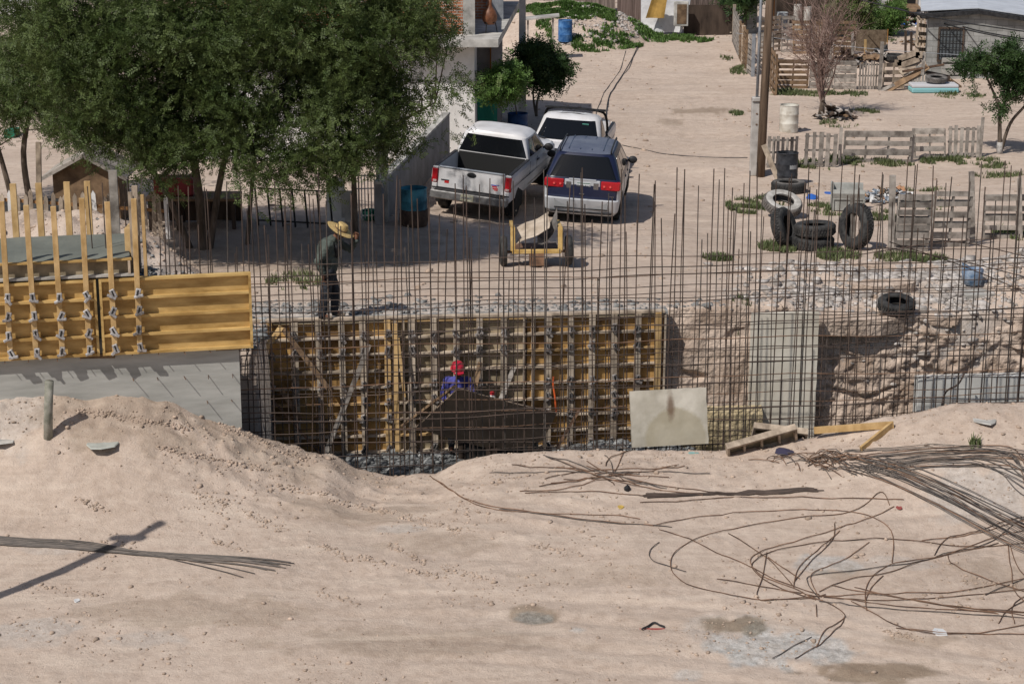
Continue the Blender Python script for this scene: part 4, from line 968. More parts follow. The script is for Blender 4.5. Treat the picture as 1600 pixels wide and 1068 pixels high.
wb = drum('white barrel with dirty base standing by the bare tree', 1232, 206, mat('dirty_white_plastic', (.45, .40, .33), .6, .15, 3, (.66, .64, .58), bump=.1, rnd=0), .30, .86)
bt = mat('black_plastic_drum', (.02, .022, .027), .5, .3, 5, (.05, .052, .06), bump=.1, rnd=0)
P_tyre = onT(1232, 297)
bd = drum('black barrel with a pale label standing in a tyre near the pallet fence', 1229, 290, bt, .29, .92)
mb = MB(); pts = [[((.296)*math.sin(a), -(.296)*math.cos(a), z) for a in np.linspace(.1, .9, 8)] for z in (.50, .62)]; mb.grid(pts); mb.build('paper_label', flat('grey_label', (.33, .33, .33), .7), bd); bd.rotation_euler = (0, 0, 0)
tq = drum('turquoise metal drum with rusty bottom between the grey wall and the pickup', 647, 350, mat('turquoise_paint', (.015, .12, .19), .5, .4, 3, (.07, .30, .40), bump=.15, rnd=0), .30, .84)
mb = MB(); mb.lathe([(.31, -.02), (.335, .12), (.325, .34), (.302, .36)], 24, wob=.02); mb.build('rust_skirt', mat('rust', (.07, .045, .035), .9, .4, 6, (.13, .085, .06), rnd=0), tq, smooth=True)

def tyre(label, px, py, r, w, tilt, yaw, m='rubber', dz=0, side=None, loc=None):
    p = Vector(loc) if loc is not None else onT(px, py); t = thing('tyre', label, 'tyre', p+Vector((0, 0, dz))); t.rotation_euler = (0, 0, yaw)
    Mx = Matrix.Rotation(tilt, 3, 'X'); c = Vector((0, 0, abs(math.sin(tilt))*r+abs(math.cos(tilt))*w/2)); ri = r*.56
    mb = MB(); mb.lathe([(ri, w*.30), (ri*1.04, w*.42), (r*.80, w*.5), (r*.93, w*.47), (r, w*.36), (r*1.0, -w*.36), (r*.93, -w*.47), (r*.80, -w*.5), (ri*1.04, -w*.42), (ri, -w*.30), (r*.85, -w*.40), (r*.93, -w*.25), (r*.93, w*.25), (r*.85, w*.40), (ri, w*.3)], 34, Mx, c)
    autosmooth(mb.build('casing', M[m], t), 50)
    mb = MB()
    for k in range(40):
        a = 2*math.pi*k/40
        for zz in (-.22, .0, .22):
            q = Mx@Vector((math.cos(a+zz)*r*.995, math.sin(a+zz)*r*.995, zz*w))+c; n = Mx@Vector((math.cos(a), math.sin(a), 0)); mb.beam(q-Mx@Vector((0, 0, w*.09)), q+Mx@Vector((0, 0, w*.09)), r*.1, .03, up=n)
    mb.build('tread', M[m], t)
    if side:
        mb = MB(); mb.lathe([(ri*1.02, w*.44), (r*.70, w*.51), (r*.86, w*.50), (r*.93, w*.475)], 34, Mx, c); mb.build('painted_sidewall', side, t, smooth=True)
    return t
tyre('big tyre lying flat under the black barrel', 1232, 300, .46, .30, 0, 0, 'rubber', side=M['rubber_dusty'])
tyre('tyre with whitened side lying tilted on the grass left of the black barrel', 1222, 338, .48, .27, R(24), R(20), 'rubber_dusty', side=mat('whitened_rubber', (.36, .34, .31), .9, .2, 5, (.5, .48, .45), rnd=0))
tyre('large dark tyre standing on its tread in front of the white sided tyre', 1224, 386, .44, .28, R(70), R(60), 'rubber')
tyre('large black tyre lying at the bottom of the pair left of the leaning tyre', 1270, 388, .46, .28, R(2), 0, 'rubber')
tyre('large black tyre lying on top of another left of the leaning tyre', 1272, 388, .455, .28, R(-3), 1, 'rubber', dz=.285)
tyre('tall black tyre standing upright around the wooden stake', 1336, 388, .50, .28, R(82), R(-62), 'rubber')
tyre('dusty dark tyre half buried in the pale rubble behind the rebar cage', 1400, 490, .34, .22, R(12), 0, 'rubber')

# yellow cart seen end on
p = onT(838, 416); ct = thing('cart', 'yellow framed two wheeled cart loaded with cardboard and a dark rubber sheet', 'cart', p, R(3))
yel = mat('chipped_yellow_paint', (.50, .30, .075), .5, .25, 6, (.60, .42, .17), rnd=0, bump=.15)
for sg in (-1, 1):
    wt = bpy.data.objects.new('wheel', None); link(wt); wt.parent = ct; wt.location = (sg*.69, .1, .32)
    mb = MB(); mb.lathe([(.16, -.07), (.29, -.07), (.32, -.04), (.32, .04), (.29, .07), (.16, .07)], 22, Matrix.Rotation(math.pi/2, 3, 'Y')); mb.build('tyre', M['rubber'], wt, smooth=True)
    mb = MB(); mb.lathe([(0, -.05), (.165, -.05), (.165, .05), (0, .05)], 16, Matrix.Rotation(math.pi/2, 3, 'Y')); mb.build('rim', M['rubber_dusty'], wt)
    mb = MB(); mb.beam((sg*.50, -.1, .36), (sg*.50, -.05, .86), .10, .10, up=(0, 1, 0), bev=.01); mb.build('upright', yel, ct)
    mb = MB(); mb.beam((sg*.50, -.1, .84), (sg*.50, .75, .80), .07, .07); mb.build('side_rail', yel, ct)
mb = MB(); mb.beam((-.52, -.12, .35), (.52, -.12, .35), .07, .09, bev=.01); mb.build('cross_beam', yel, ct)
mb = MB(); mb.box((0, .3, .33), (.95, .85, .03)); mb.box((.0, -.05, .18), (.30, .25, .26)); mb.build('floor', M['rebar_rust'], ct)
mb = MB(); mb.tube([(-.7, .1, .3), (.7, .1, .3)], .03, 8); mb.build('axle', M['rebar_rust'], ct)
p2_ = p+Vector((0, 0, 0))
mb = MB(); g = [[(-.42+i*.115+.02*math.sin(j), -.12+j*.13, .50+.055*i+.02*math.sin(i*1.3+j)+.03*j) for i in range(7)] for j in range(7)]
mb.sheet(g, .012); o = mb.build('cardboard_sheet', mat('cardboard', (.42, .34, .26), .9, .2, 3, (.56, .47, .38), rnd=0), smooth=False); o.location = p; tag(o, 'crumpled pale cardboard sheet lying in the yellow cart', 'cardboard')
mb = MB(); g = [[(.02+i*.085, -.02+j*.1, .42+.10*((i-1.5)/2)**2*1.4+.035*j+.08*math.sin(j*.9+i*.5)) for i in range(6)] for j in range(7)]
mb.sheet(g, .02); o = mb.build('rubber_sheet', M['rubber_dusty'], smooth=True); o.location = p; tag(o, 'dark grey rubber sheet curled inside the right of the yellow cart', 'rubber sheet')

# ================================================================ TREES
def tree(name, label, base, blobs, nclump, perclump, leafm, trunks, leaf=.055, spread=.33, cat='tree', group=None, trunk_r=.12, nbranch=60, droop=.25, barkm='bark', pairs=7, seed=1, cut=None):
    r = np.random.default_rng(seed); base = Vector(base); t = thing(name, label, cat, base, 0, group); B = np.array(blobs, float)
    vol = B[:, 3]*B[:, 4]*B[:, 5]*(B[:, 6] if B.shape[1] > 6 else 1); k = r.choice(len(B), nclump, p=vol/vol.sum())
    u = r.normal(size=(nclump, 3)); u /= np.linalg.norm(u, axis=1)[:, None]; rad = r.random(nclump)**.42
    C = B[k, :3]+u*rad[:, None]*B[k, 3:6]
    nn = np.array([mnoise.noise(Vector(tuple(q*.95))) for q in C]); keepc = (nn > -.17) if cat == 'tree' and leaf < .07 else nn > -9; C = C[keepc]; nclump = len(C)
    if cut is not None: C = C[cut(C)]; nclump = len(C)
    sz = r.uniform(.55, 1.25, nclump)
    ns = nclump*perclump
    ci = np.repeat(np.arange(nclump), perclump)
    sp_ = C[ci]+r.normal(size=(ns, 3))*spread*.55*sz[ci][:, None]
    cd_ = r.normal(size=(nclump, 3)); d = r.normal(size=(ns, 3))*.6+cd_[ci]*.7; d[:, 2] -= droop; d /= np.linalg.norm(d, axis=1)[:, None]
    s = np.cross(d, r.normal(size=(ns, 3))); s /= np.linalg.norm(s, axis=1)[:, None]
    ll = leaf*r.uniform(.7, 1.3, ns)
    q = np.repeat(np.arange(pairs), 2); side = np.tile([1, -1], pairs)
    along = (q+.5)*.62
    P0 = sp_[:, None, :]+d[:, None, :]*(along[None, :, None]*ll[:, None, None])
    dirL = s[:, None, :]*side[None, :, None]*.85+d[:, None, :]*.5+r.normal(size=(ns, len(q), 3))*.22
    dirL /= np.linalg.norm(dirL, axis=2)[:, :, None]
    wid = np.cross(dirL, np.cross(d, s)[:, None, :]); wid /= (np.linalg.norm(wid, axis=2)[:, :, None]+1e-6)
    l3 = ll[:, None, None]; a = P0; b_ = P0+dirL*l3*.5+wid*l3*.22; c_ = P0+dirL*l3; e = P0+dirL*l3*.5-wid*l3*.22
    Vv = np.stack([a, b_, c_, e], 2).reshape(-1, 3)-np.array(base); Qq = np.arange(len(Vv)).reshape(-1, 4)
    cr = link(bpy.data.objects.new('crown', newmesh('crown', Vv, Qq, leafm))); cr.parent = t
    mb = MB(); tips = []
    for path, r0, r1 in trunks:
        pts = spline([Vector(p)-base for p in path], 5); n = len(pts); mb.tube(pts, [r0+(r1-r0)*i/(n-1) for i in range(n)], 9); tips += pts[n//2:]
    mb.build('trunk', M[barkm], t, smooth=True)
    mb = MB(); sel = r.choice(nclump, min(nbranch, nclump), replace=False)
    for i in sel:
        e_ = Vector(C[i])-base; o_ = min(tips, key=lambda p: (p-e_).length+max(0, p.z-e_.z+.3)*1.5)
        L0 = (e_-o_).length; m1 = o_.lerp(e_, .45)+Vector((r.normal(0, .12), r.normal(0, .12), .08+.12*L0))*.6
        pts = spline([o_, m1, e_], 4); rr = .006+.006*L0; mb.tube(pts, [rr*(1-.8*j/(len(pts)-1)) for j in range(len(pts))], 5)
        for z in range(3):
            f = e_+Vector(tuple(r.normal(0, .22, 3))); mb.tube([pts[5], f], [.006, .003], 4)
    mb.build('branches', M[barkm], t)
    return t
def pull(b, d): k = (b[1]-d)/b[1]; return (b[0]*k, b[1]-d, CAMZ-(CAMZ-b[2])*k)+tuple(b[3:])
def blob(px, py, Y, rx, ry, rz, w=1.0): p = atY(px, py, Y); return (p.x, p.y, p.z, rx, ry, rz, w)
bA = onT(318, 388); 
main = [blob(120, 20, 43.5, 1.9, 2, 1.7), blob(260, 60, 43, 1.8, 2.2, 1.6), blob(240, 170, 42.6, 1.7, 1.8, 1.0), blob(330, 170, 42.8, 1.6, 2, 1.3, 1.1), blob(400, 90, 43, 1.7, 2, 1.5, 1.1), blob(300, -60, 43.5, 3.6, 2.2, 1.3, .22), blob(170, 190, 43, 1.3, 1.5, .8, 1), blob(330, 215, 41.8, 1.5, 1.0, .8, 1.2), blob(230, 90, 41.8, 2.2, 1.0, 1.2, .9), blob(360, 20, 42, 1.8, 1.2, 1.2, .9), blob(100, 90, 42.3, 1.6, 1.2, 1.4, .9),
        blob(200, 120, 42.2, 1.4, 1.6, 1.2), blob(290, 250, 42.2, 1.5, 1.2, .62, 1.1), blob(380, 240, 42.0, 1.1, 1, .65), blob(220, 235, 42.6, .9, 1.0, .5), blob(420, 300, 41.6, .55, .6, .42, .9), blob(340, 285, 42, .9, .7, .25, .5)]
tree('elm_tree', 'huge dark green tree with several trunks filling the upper left, behind the yellow posts', bA, [pull(b, 1.5) for b in main], 2300, 16, M['leaf'],
     [([bA-Vector((0, 0, .2)), bA+Vector((-.1, .1, 1.6)), bA+Vector((-.5, .2, 3.4)), bA+Vector((-1.2, .3, 5.2))], .12, .03), ([bA+Vector((.1, 0, -.2)), bA+Vector((.45, .2, 1.7)), bA+Vector((1.0, .1, 3.4)), bA+Vector((1.6, .1, 4.8))], .09, .03),
      ([bA+Vector((-.25, .1, -.2)), bA+Vector((-.9, .0, 1.5)), bA+Vector((-2.0, .1, 2.8)), bA+Vector((-3.0, .2, 4.2))], .08, .03), ([bA+Vector((.9, .3, -.3)), bA+Vector((1.1, .3, 1.5)), bA+Vector((1.3, .3, 2.8))], .06, .03)], nbranch=110, seed=4)
bB = onT(556, 378)
right = [blob(520, 60, 43.5, 1.7, 1.9, 1.4), blob(620, 60, 44, 1.2, 1.5, 1.1), blob(600, 150, 43.5, 1.5, 1.5, 1.0, 1.0), blob(500, 170, 43, 1.4, 1.5, 1.1), blob(560, 230, 43, 1.2, 1.2, .55, .9), blob(470, 250, 42.6, 1.0, .9, .6, .8), blob(430, 290, 42.4, .55, .6, .45, .7),
         blob(690, 130, 43.8, .75, .9, .75, .75), blob(700, 210, 43.8, .5, .7, .3, .6), blob(530, 275, 42.6, .6, .5, .33, .8), blob(660, 20, 44.5, .7, 1, .6, .7), blob(560, -40, 43.5, 2.2, 2, 1.2, .25), blob(640, 200, 43.6, .9, .8, .5, .9)]
tree('elm_tree', 'bushy green tree on a single dark trunk behind the man in the straw hat', bB, [pull(b, 2.3) for b in right], 1150, 16, M['leaf'],
     [([bB-Vector((0, 0, .2)), bB+Vector((-.02, .0, 1.5)), bB+Vector((-.1, .0, 2.8)), bB+Vector((.1, .1, 4.6))], .075, .03), ([bB+Vector((-.04, .0, 1.7)), bB+Vector((-.8, .1, 2.8)), bB+Vector((-1.4, .2, 4))], .05, .025), ([bB+Vector((.0, .0, 1.9)), bB+Vector((.9, .1, 2.6)), bB+Vector((1.8, .2, 3.1))], .045, .02)], nbranch=110, seed=11)
bC = onT(48, 312)
lft = [blob(20, 130, 47, 1.3, 1.6, 1.1), blob(80, 160, 47, 1.3, 1.6, .95), blob(40, 50, 48, 1.5, 1.6, .9, .8), blob(-20, 180, 47, .9, 1, .6), blob(120, 215, 46.6, .7, .8, .35, .8), blob(-40, 90, 48, 1.2, 1.2, 1.3)]
tree('elm_tree', 'smaller tree with two slim trunks at the upper left corner behind the picket fence', bC, lft, 520, 17, M['leaf'],
     [([bC-Vector((0, 0, .3)), bC+Vector((-.1, 0, 1.2)), bC+Vector((.2, .2, 2.6)), bC+Vector((.4, .2, 4))], .09, .03), ([bC+Vector((-.45, .1, -.2)), bC+Vector((-.75, .1, 1.3)), bC+Vector((-1.2, .1, 3))], .08, .03)], nbranch=60, seed=21)
bS = onT(838, 182)
tree('street_shrub', 'dark round leafed shrub on a forked stem beside the white concrete pole', bS, [blob(846, 100, 63.5, .65, .7, .55), blob(868, 108, 63.5, .5, .5, .35), blob(832, 85, 63.5, .4, .5, .4), blob(850, 125, 63.5, .5, .5, .25, .6)], 150, 22, M['leaf_dark'],
     [([bS, bS+Vector((.05, 0, .6)), bS+Vector((.35, 0, 1.4))], .05, .02), ([bS, bS+Vector((-.1, 0, .6)), bS+Vector((-.1, 0, 1.5))], .045, .02)], leaf=.10, spread=.26, nbranch=24, pairs=4, seed=5, cat='shrub')
bT = onT(809, 222)+Vector((0, 0, .85))
tree('sapling', 'light green bushy sapling growing out of the dark blue barrel', bT, [blob(790, 118, 56.4, .55, .4, .38), blob(768, 135, 56.4, .4, .35, .4), blob(795, 140, 56.4, .4, .35, .25)], 90, 20, M['leaf_light'],
     [([bT-Vector((0, 0, .3)), bT+Vector((-.1, 0, .4)), bT+Vector((-.35, 0, .9))], .03, .015)], leaf=.085, spread=.22, nbranch=20, pairs=4, seed=6, cat='sapling')
bR = onT(1562, 240); Yr = bR.y
tree('young_tree', 'open crowned young tree with whitewashed forked trunk at the right edge', bR, [blob(1545, 95, Yr, .55, .6, .38), blob(1590, 110, Yr, .7, .7, .5), blob(1510, 100, Yr, .35, .4, .2, .9), blob(1562, 165, Yr, .35, .35, .22, .5), blob(1600, 140, Yr, .6, .5, .35), blob(1640, 120, Yr, .7, .7, .5), blob(1518, 140, Yr, .25, .3, .12, .8), blob(1575, 80, Yr, .45, .5, .3)], 130, 24, M['leaf_dark'],
     [([bR, bR+Vector((-.06, 0, .9)), bR+Vector((-.15, 0, 1.5)), bR+Vector((-.7, 0, 2.6))], .075, .025), ([bR+Vector((.02, 0, .0)), bR+Vector((.25, 0, .9)), bR+Vector((.7, 0, 1.5)), bR+Vector((1.2, 0, 2.3))], .06, .025), ([bR+Vector((-.1, 0, 1.2)), bR+Vector((.15, 0, 1.9)), bR+Vector((.2, 0, 2.6))], .04, .02)], leaf=.095, spread=.22, nbranch=40, pairs=4, seed=8)
mb = MB(); mb.tube([(0, 0, -.05), (-.02, 0, .35)], [.10, .085], 9); 
o = mb.build('whitewash', mat('whitewash', (.36, .34, .32), .9, .3, 8, (.5, .48, .46), rnd=0), [x for x in bpy.data.objects if x.name.startswith('young_tree')][0], smooth=True)

# bare shrub-like tree
def bare(name, label, base, h, spread, n, seed, r0=.07, rz=(.5, 1)):
    r = np.random.default_rng(seed); base = Vector(base); t = thing(name, label, 'tree', base)
    mb = MB(); mt = MB()
    mt.tube([(0, 0, -.1), (.02, 0, .35), (.05, 0, .8)], [r0*1.5, r0, r0*.8], 8); mt.build('trunk', M['bark'], t, smooth=True)
    def grow(p, d, L, rr, lev):
        pts = [p]; dd = Vector(d)
        for k in range(4):
            dd = (dd+Vector(tuple(r.normal(0, .13, 3)))+Vector((0, 0, .05))).normalized(); pts.append(pts[-1]+dd*L/4)
        mb.tube(pts, [rr*(1-.16*k) for k in range(5)], 4, cap=False)
        if lev == 0: return
        for k in range(4 if lev > 1 else 5):
            a = pts[r.integers(1, 5)]; nd = (dd+Vector(tuple(r.normal(0, .55, 3)))).normalized(); grow(a, nd, L*r.uniform(.5, .75), rr*.55, lev-1)
    for k in range(n):
        a = r.uniform(0, 6.28); sp = r.uniform(.05, spread)
        grow(Vector((0, 0, r.uniform(.3, .8))), Vector((math.cos(a)*sp, math.sin(a)*sp, 1)).normalized(), h*r.uniform(*rz), r0*.42, 3)
    mb.build('twigs', M['twig'], t); return t
bare('bare_tree', 'leafless brown tree with a spray of thin twigs by the white barrel', onT(1283, 180), 2.6, .42, 15, 3, r0=.085)
# ================================================================ PEOPLE
def capsules(parts, n=12):
    mb = MB()
    for a, b_, r0, r1, *fl in parts:
        a = Vector(a); b_ = Vector(b_); f = fl[0] if fl else 1.0; d = b_-a; L0 = max(d.length, 1e-4); d, s_, u = basis(d, fl[1] if len(fl) > 1 else (0, -1, 0.01))
        rings = []
        for ang in (-80, -50, -20): rings.append((a-d*r0*math.sin(R(-ang)), r0*math.cos(R(ang))))
        for q in (0, .33, .66, 1): rings.append((a.lerp(b_, q), r0+(r1-r0)*q))
        for ang in (20, 50, 80): rings.append((b_+d*r1*math.sin(R(ang)), r1*math.cos(R(ang))))
        vs = []; fs = []
        for c, r_ in rings:
            for k in range(n):
                t = 2*math.pi*k/n; vs.append(c+s_*(r_*math.cos(t))+u*(r_*f*math.sin(t)))
        for i in range(len(rings)-1):
            for k in range(n): p = i*n+k; q = i*n+(k+1) % n; fs.append((p, q, q+n, p+n))
        fs.append(tuple(range(n-1, -1, -1))); fs.append(tuple((len(rings)-1)*n+k for k in range(n))); mb.add(vs, fs)
    return mb
def fuse(name, parts, m, parent, vox=.012, smooth=4, wr=0):
    o = capsules(parts).build(name, m); md = o.modifiers.new('r', 'REMESH'); md.mode = 'VOXEL'; md.voxel_size = vox; md.use_smooth_shade = True
    ms = o.modifiers.new('s', 'SMOOTH'); ms.iterations = smooth; ms.factor = .5
    dg = bpy.context.evaluated_depsgraph_get(); me = bpy.data.meshes.new_from_object(o.evaluated_get(dg)); bpy.data.objects.remove(o)
    if wr:
        for v in me.vertices:
            q = v.co; v.co = q+v.normal*wr*(mnoise.noise(q*16)+.6*mnoise.noise(Vector((q.x*9, q.y*9, q.z*34))))
    me.name = name; o = link(bpy.data.objects.new(name, me)); me.polygons.foreach_set('use_smooth', np.ones(len(me.polygons), bool))
    if parent: o.parent = parent
    return o
def hand(w, dirv, palm, curl=.5, s=1.0):
    """capsules for a hand at wrist w pointing dirv; palm = palm normal"""
    d = Vector(dirv).normalized(); p = Vector(palm).normalized(); a = d.cross(p).normalized(); w = Vector(w); out = []
    out.append((w, w+d*.075*s, .026*s, .030*s)); 
    for k, (o_, L0) in enumerate([(-.033, .060), (-.011, .072), (.011, .068), (.032, .052)]):
        b0 = w+d*.085*s+a*o_*s; d1 = (d*math.cos(curl)+p*math.sin(curl)); d2 = (d*math.cos(curl*2.2)+p*math.sin(curl*2.2))
        out.append((w+d*.05*s+a*o_*.8*s, b0, .012*s, .0105*s)); out.append((b0, b0+d1*L0*.6*s, .0105*s, .0095*s)); out.append((b0+d1*L0*.6*s, b0+d1*L0*.6*s+d2*L0*.6*s, .0095*s, .008*s))
    t0 = w+d*.025*s-a*.03*s; t1 = t0+(d*.7-a*.6+p*.5)*.04*s; out += [(t0, t1, .013*s, .011*s), (t1, t1+(d*.9+p*.5)*.032*s, .011*s, .009*s)]
    return out
skin = mat('brown_skin', (.16, .075, .045), .55, .1, 8, (.21, .10, .062), rnd=0, bump=.05)
def head_parts(c, fwd, up=(0, 0, 1), s=1.0):
    f = Vector(fwd).normalized(); u = Vector(up).normalized(); r_ = f.cross(u).normalized(); u = r_.cross(f).normalized(); c = Vector(c)
    P_ = [(c+u*.02-f*.02, c+u*.035+f*.015, .090*s, .086*s), (c-u*.05+f*.025, c-u*.085+f*.045, .060*s, .040*s), (c+f*.085-u*.005, c+f*.105-u*.035, .011*s, .016*s),
          (c+f*.082-u*.06+r_*.018, c+f*.082-u*.06-r_*.018, .010*s, .010*s), (c+f*.075+u*.028+r_*.045, c+f*.075+u*.028-r_*.045, .012*s, .012*s)]
    for q in (-1, 1): P_.append((c+r_*q*.088+u*.01-f*.01, c+r_*q*.094-u*.02-f*.005, .016*s, .012*s, .6))
    return P_
def eyes(c, fwd, up, parent):
    f = Vector(fwd).normalized(); u = Vector(up).normalized(); r_ = f.cross(u).normalized(); u = r_.cross(f).normalized(); c = Vector(c)
    for q in (-1, 1):
        mb = MB(); mb.lathe([(0, -.012), (.009, -.008), (.012, 0), (.009, .008), (0, .012)], 10, c=c+f*.088+r_*q*.032+u*.008); mb.build('eye', flat('eye_dark', (.03, .02, .015), .2), parent, smooth=True)

# man in the straw hat, on the far formwork, facing right and looking down
foot = FP(atL(516, 492, 35.03, FM).x, -.02, FZT+.05)
man = thing('person', 'man in a straw hat and grey green shirt standing on top of the far formwork', 'person', foot)
hipL, hipR = Vector((-.02, .09, .90)), Vector((.00, -.09, .90))
kneeN, ankN = Vector((-.06, -.10, .48)), Vector((-.14, -.11, .09)); kneeF, ankF = Vector((.09, .09, .49)), Vector((.07, .10, .09))
chest = Vector((.03, 0, 1.28)); neck = Vector((.12, 0, 1.48)); headc = Vector((.20, -.02, 1.575)); hf = Vector((.80, -.35, -.48)); hu = Vector((.48, -.12, .87))
shN, shF = Vector((.02, -.20, 1.38)), Vector((.10, .19, 1.38))
elN, wrN = Vector((-.16, -.27, 1.10)), Vector((-.09, -.27, .86)); elF, wrF = Vector((.38, .16, 1.22)), Vector((.50, .0, 1.46))
body = [(hipL, hipR, .10, .10), ((-.01, 0, .95), chest, .12, .14, 1.2), (chest, neck, .12, .06), (neck, headc, .055, .055), (hipL, kneeF, .085, .06), (kneeF, ankF, .055, .04), (hipR, kneeN, .085, .06), (kneeN, ankN, .055, .04),
        (shN, elN, .05, .04), (elN, wrN, .04, .028), (shF, elF, .05, .04), (elF, wrF, .04, .028), (shN, shF, .06, .06), (ankF, ankF+Vector((.14, 0, -.05)), .04, .03), (ankN, ankN+Vector((.13, -.02, -.05)), .04, .03)]
body += head_parts(headc, hf, hu)+hand(wrN, (.05, 0, -1), (.9, -.3, 0), .45)+hand(wrF, (.25, -.1, .9), (-.2, -.8, .2), .8)
fuse('body', body, skin, man, .0085, 2)
eyes(headc, hf, hu, man)
shirtm = mat('grey_green_shirt', (.072, .086, .075), .9, .2, 5, (.098, .115, .10), rnd=0, bump=.3)
shirt = [((-.02, 0, .95), (-.03, 0, 1.12), .185, .205, 1.15), ((-.03, 0, 1.12), chest-Vector((.03, 0, 0)), .185, .205, 1.15), (chest-Vector((.03, 0, 0)), neck-Vector((.05, 0, .05)), .20, .10, 1.2), (shN, shF, .09, .09), (shN, elN, .095, .078), (elN, wrN+Vector((0, 0, .04)), .078, .058), (shF, elF, .08, .062), (elF, wrF-Vector((.01, 0, .05)), .06, .045),
         ((-.02, 0, .90), (.0, 0, .98), .15, .15, 1.1)]
fuse('shirt', shirt, shirtm, man, .011, 2, .014)
jean = mat('dark_jeans', (.022, .026, .035), .9, .3, 6, (.05, .055, .066), rnd=0, bump=.3)
fuse('trousers', [(hipL, hipR, .125, .125), (hipL, kneeF, .12, .092), (kneeF, ankF, .09, .075), (hipR, kneeN, .12, .095), (kneeN, ankN, .092, .08), ((-.01, 0, .90), (-.01, 0, .99), .14, .14, 1.1)], jean, man, .011, 2, .012)
mb = MB(); mb.lathe([(.160, -.02), (.165, 0), (.16, .02)], 24, Matrix.Diagonal((1, 1.12, 1)), (-.01, 0, 1.0)); mb.build('belt', M['black'], man, smooth=True)
fuse('undershirt', [((.14, -.12, 1.32), (.16, -.10, 1.18), .07, .06), ((.16, .02, 1.36), (.20, -.06, 1.30), .06, .05)], M['black'], man, .012, 2)
for a in (ankF, ankN): fuse('boot', [(a+Vector((-.01, 0, .06)), a+Vector((-.01, 0, -.02)), .06, .055), (a+Vector((-.01, 0, -.045)), a+Vector((.16, -.01, -.055)), .05, .042, .75)], mat('dusty_boot', (.20, .16, .12), .9, .2, 8, (.32, .27, .22), rnd=0), man, .011, 2)
Mh = Matrix((Vector(hf).cross(hu).normalized(), hf.normalized(), hu.normalized())).transposed(); straw = mat('straw', (.46, .31, .12), .8, .2, 30, (.60, .44, .20), rnd=0, bump=.3)
hat = MB(); hc = headc+hu.normalized()*.045; hat.lathe([(.10, .0), (.215, -.008), (.235, .012), (.22, .018), (.105, .02), (.100, .04), (.094, .10), (.075, .14), (.04, .15), (.0, .145)], 30, Mh@Matrix.Diagonal((1, 1.15, 1)), hc, wob=.03)
ho = autosmooth(hat.build('straw_hat', straw, man), 40); mb = MB(); mb.lathe([(.107, .022), (.105, .048)], 30, Mh@Matrix.Diagonal((1.01, 1.16, 1)), hc, wob=.03); mb.build('hat_band', M['brownwood'], ho)

# worker with the red helmet in the pit
fz = lp(716, 640, .50); wk = thing('person', 'worker in a red helmet and blue shirt standing behind the brown chute in the pit', 'person', Vector((fz.x, fz.y, -1.28)))
s = 1.0; hz_ = 1.555; hc = Vector((.0, -.10, 1.56)); fw_ = Vector((.12, -.92, -.25)); up_ = Vector((.0, -.25, .95))
sh1, sh2 = Vector((-.19, -.03, 1.36)), Vector((.19, -.03, 1.36)); e1, w1 = Vector((-.27, -.10, 1.10)), Vector((-.20, -.30, 1.02)); e2, w2 = Vector((.28, -.10, 1.12)), Vector((.22, -.32, 1.10))
hl, hr = Vector((-.09, .02, .88)), Vector((.09, .02, .88)); k1, k2 = Vector((-.12, -.05, .47)), Vector((.12, -.02, .47)); a1, a2 = Vector((-.13, .03, .09)), Vector((.14, .03, .09))
B_ = [(hl, hr, .10, .10), ((0, .02, .93), (0, -.02, 1.3), .12, .13, .8), ((0, -.02, 1.3), (0, -.05, 1.45), .1, .055), ((0, -.05, 1.45), hc, .055, .06), (sh1, sh2, .055, .055), (sh1, e1, .05, .04), (e1, w1, .04, .028), (sh2, e2, .05, .04), (e2, w2, .04, .028),
      (hl, k1, .085, .06), (k1, a1, .055, .04), (hr, k2, .085, .06), (k2, a2, .055, .04), (a1, a1+Vector((0, -.14, -.05)), .04, .03), (a2, a2+Vector((0, -.14, -.05)), .04, .03)]
B_ += head_parts(hc, fw_, up_)+hand(w1, (.3, -.9, -.1), (0, -.1, -1), .7)+hand(w2, (-.2, -.9, 0), (0, -.1, -1), .7)
fuse('body', B_, skin, wk, .0085, 2); eyes(hc, fw_, up_, wk)
bs = mat('blue_violet_shirt', (.06, .06, .26), .9, .2, 5, (.10, .10, .36), rnd=0, bump=.3)
fuse('shirt', [((0, .02, .92), (0, -.02, 1.3), .155, .16, .85), ((0, -.02, 1.3), (0, -.04, 1.41), .15, .08), (sh1, sh2, .085, .085), (sh1, e1, .075, .06), (e1, w1*.85+e1*.15, .06, .045), (sh2, e2, .075, .06), (e2, w2*.85+e2*.15, .06, .045)], bs, wk, .011, 2, .012)
fuse('trousers', [(hl, hr, .12, .12), (hl, k1, .10, .078), (k1, a1, .078, .062), (hr, k2, .10, .078), (k2, a2, .078, .062)], jean, wk, .011, 2, .01)
for a in (a1, a2): fuse('boot', [(a+Vector((0, 0, .06)), a, .058, .055), (a+Vector((0, .01, -.045)), a+Vector((0, -.16, -.055)), .05, .042, .75)], M['black'], wk, .012, 2)
rg_ = fw_.cross(up_).normalized(); Mh = Matrix((rg_, fw_.normalized(), rg_.cross(fw_).normalized())).transposed(); red = flat('red_helmet_plastic', (.50, .02, .045), .25, 0, .6, .5)
mb = MB(); mb.lathe([(.115, -.005), (.135, -.005), (.135, .01), (.122, .02), (.118, .06), (.098, .11), (.06, .14), (.02, .15), (0, .15)], 26, Mh@Matrix.Diagonal((1, 1.12, 1)), hc+Vector((0, .0, .05)))
hm = autosmooth(mb.build('helmet', red, wk), 40)
mb = MB(); cc = hc+Vector((0, 0, .05)); g = [[cc+Mh@Vector((x, .135-.0+j*.035-abs(x)**2*3, -.004*j)) for x in np.linspace(-.09, .09, 7)] for j in range(3)]; mb.sheet(g, .008); mb.build('visor', red, hm)
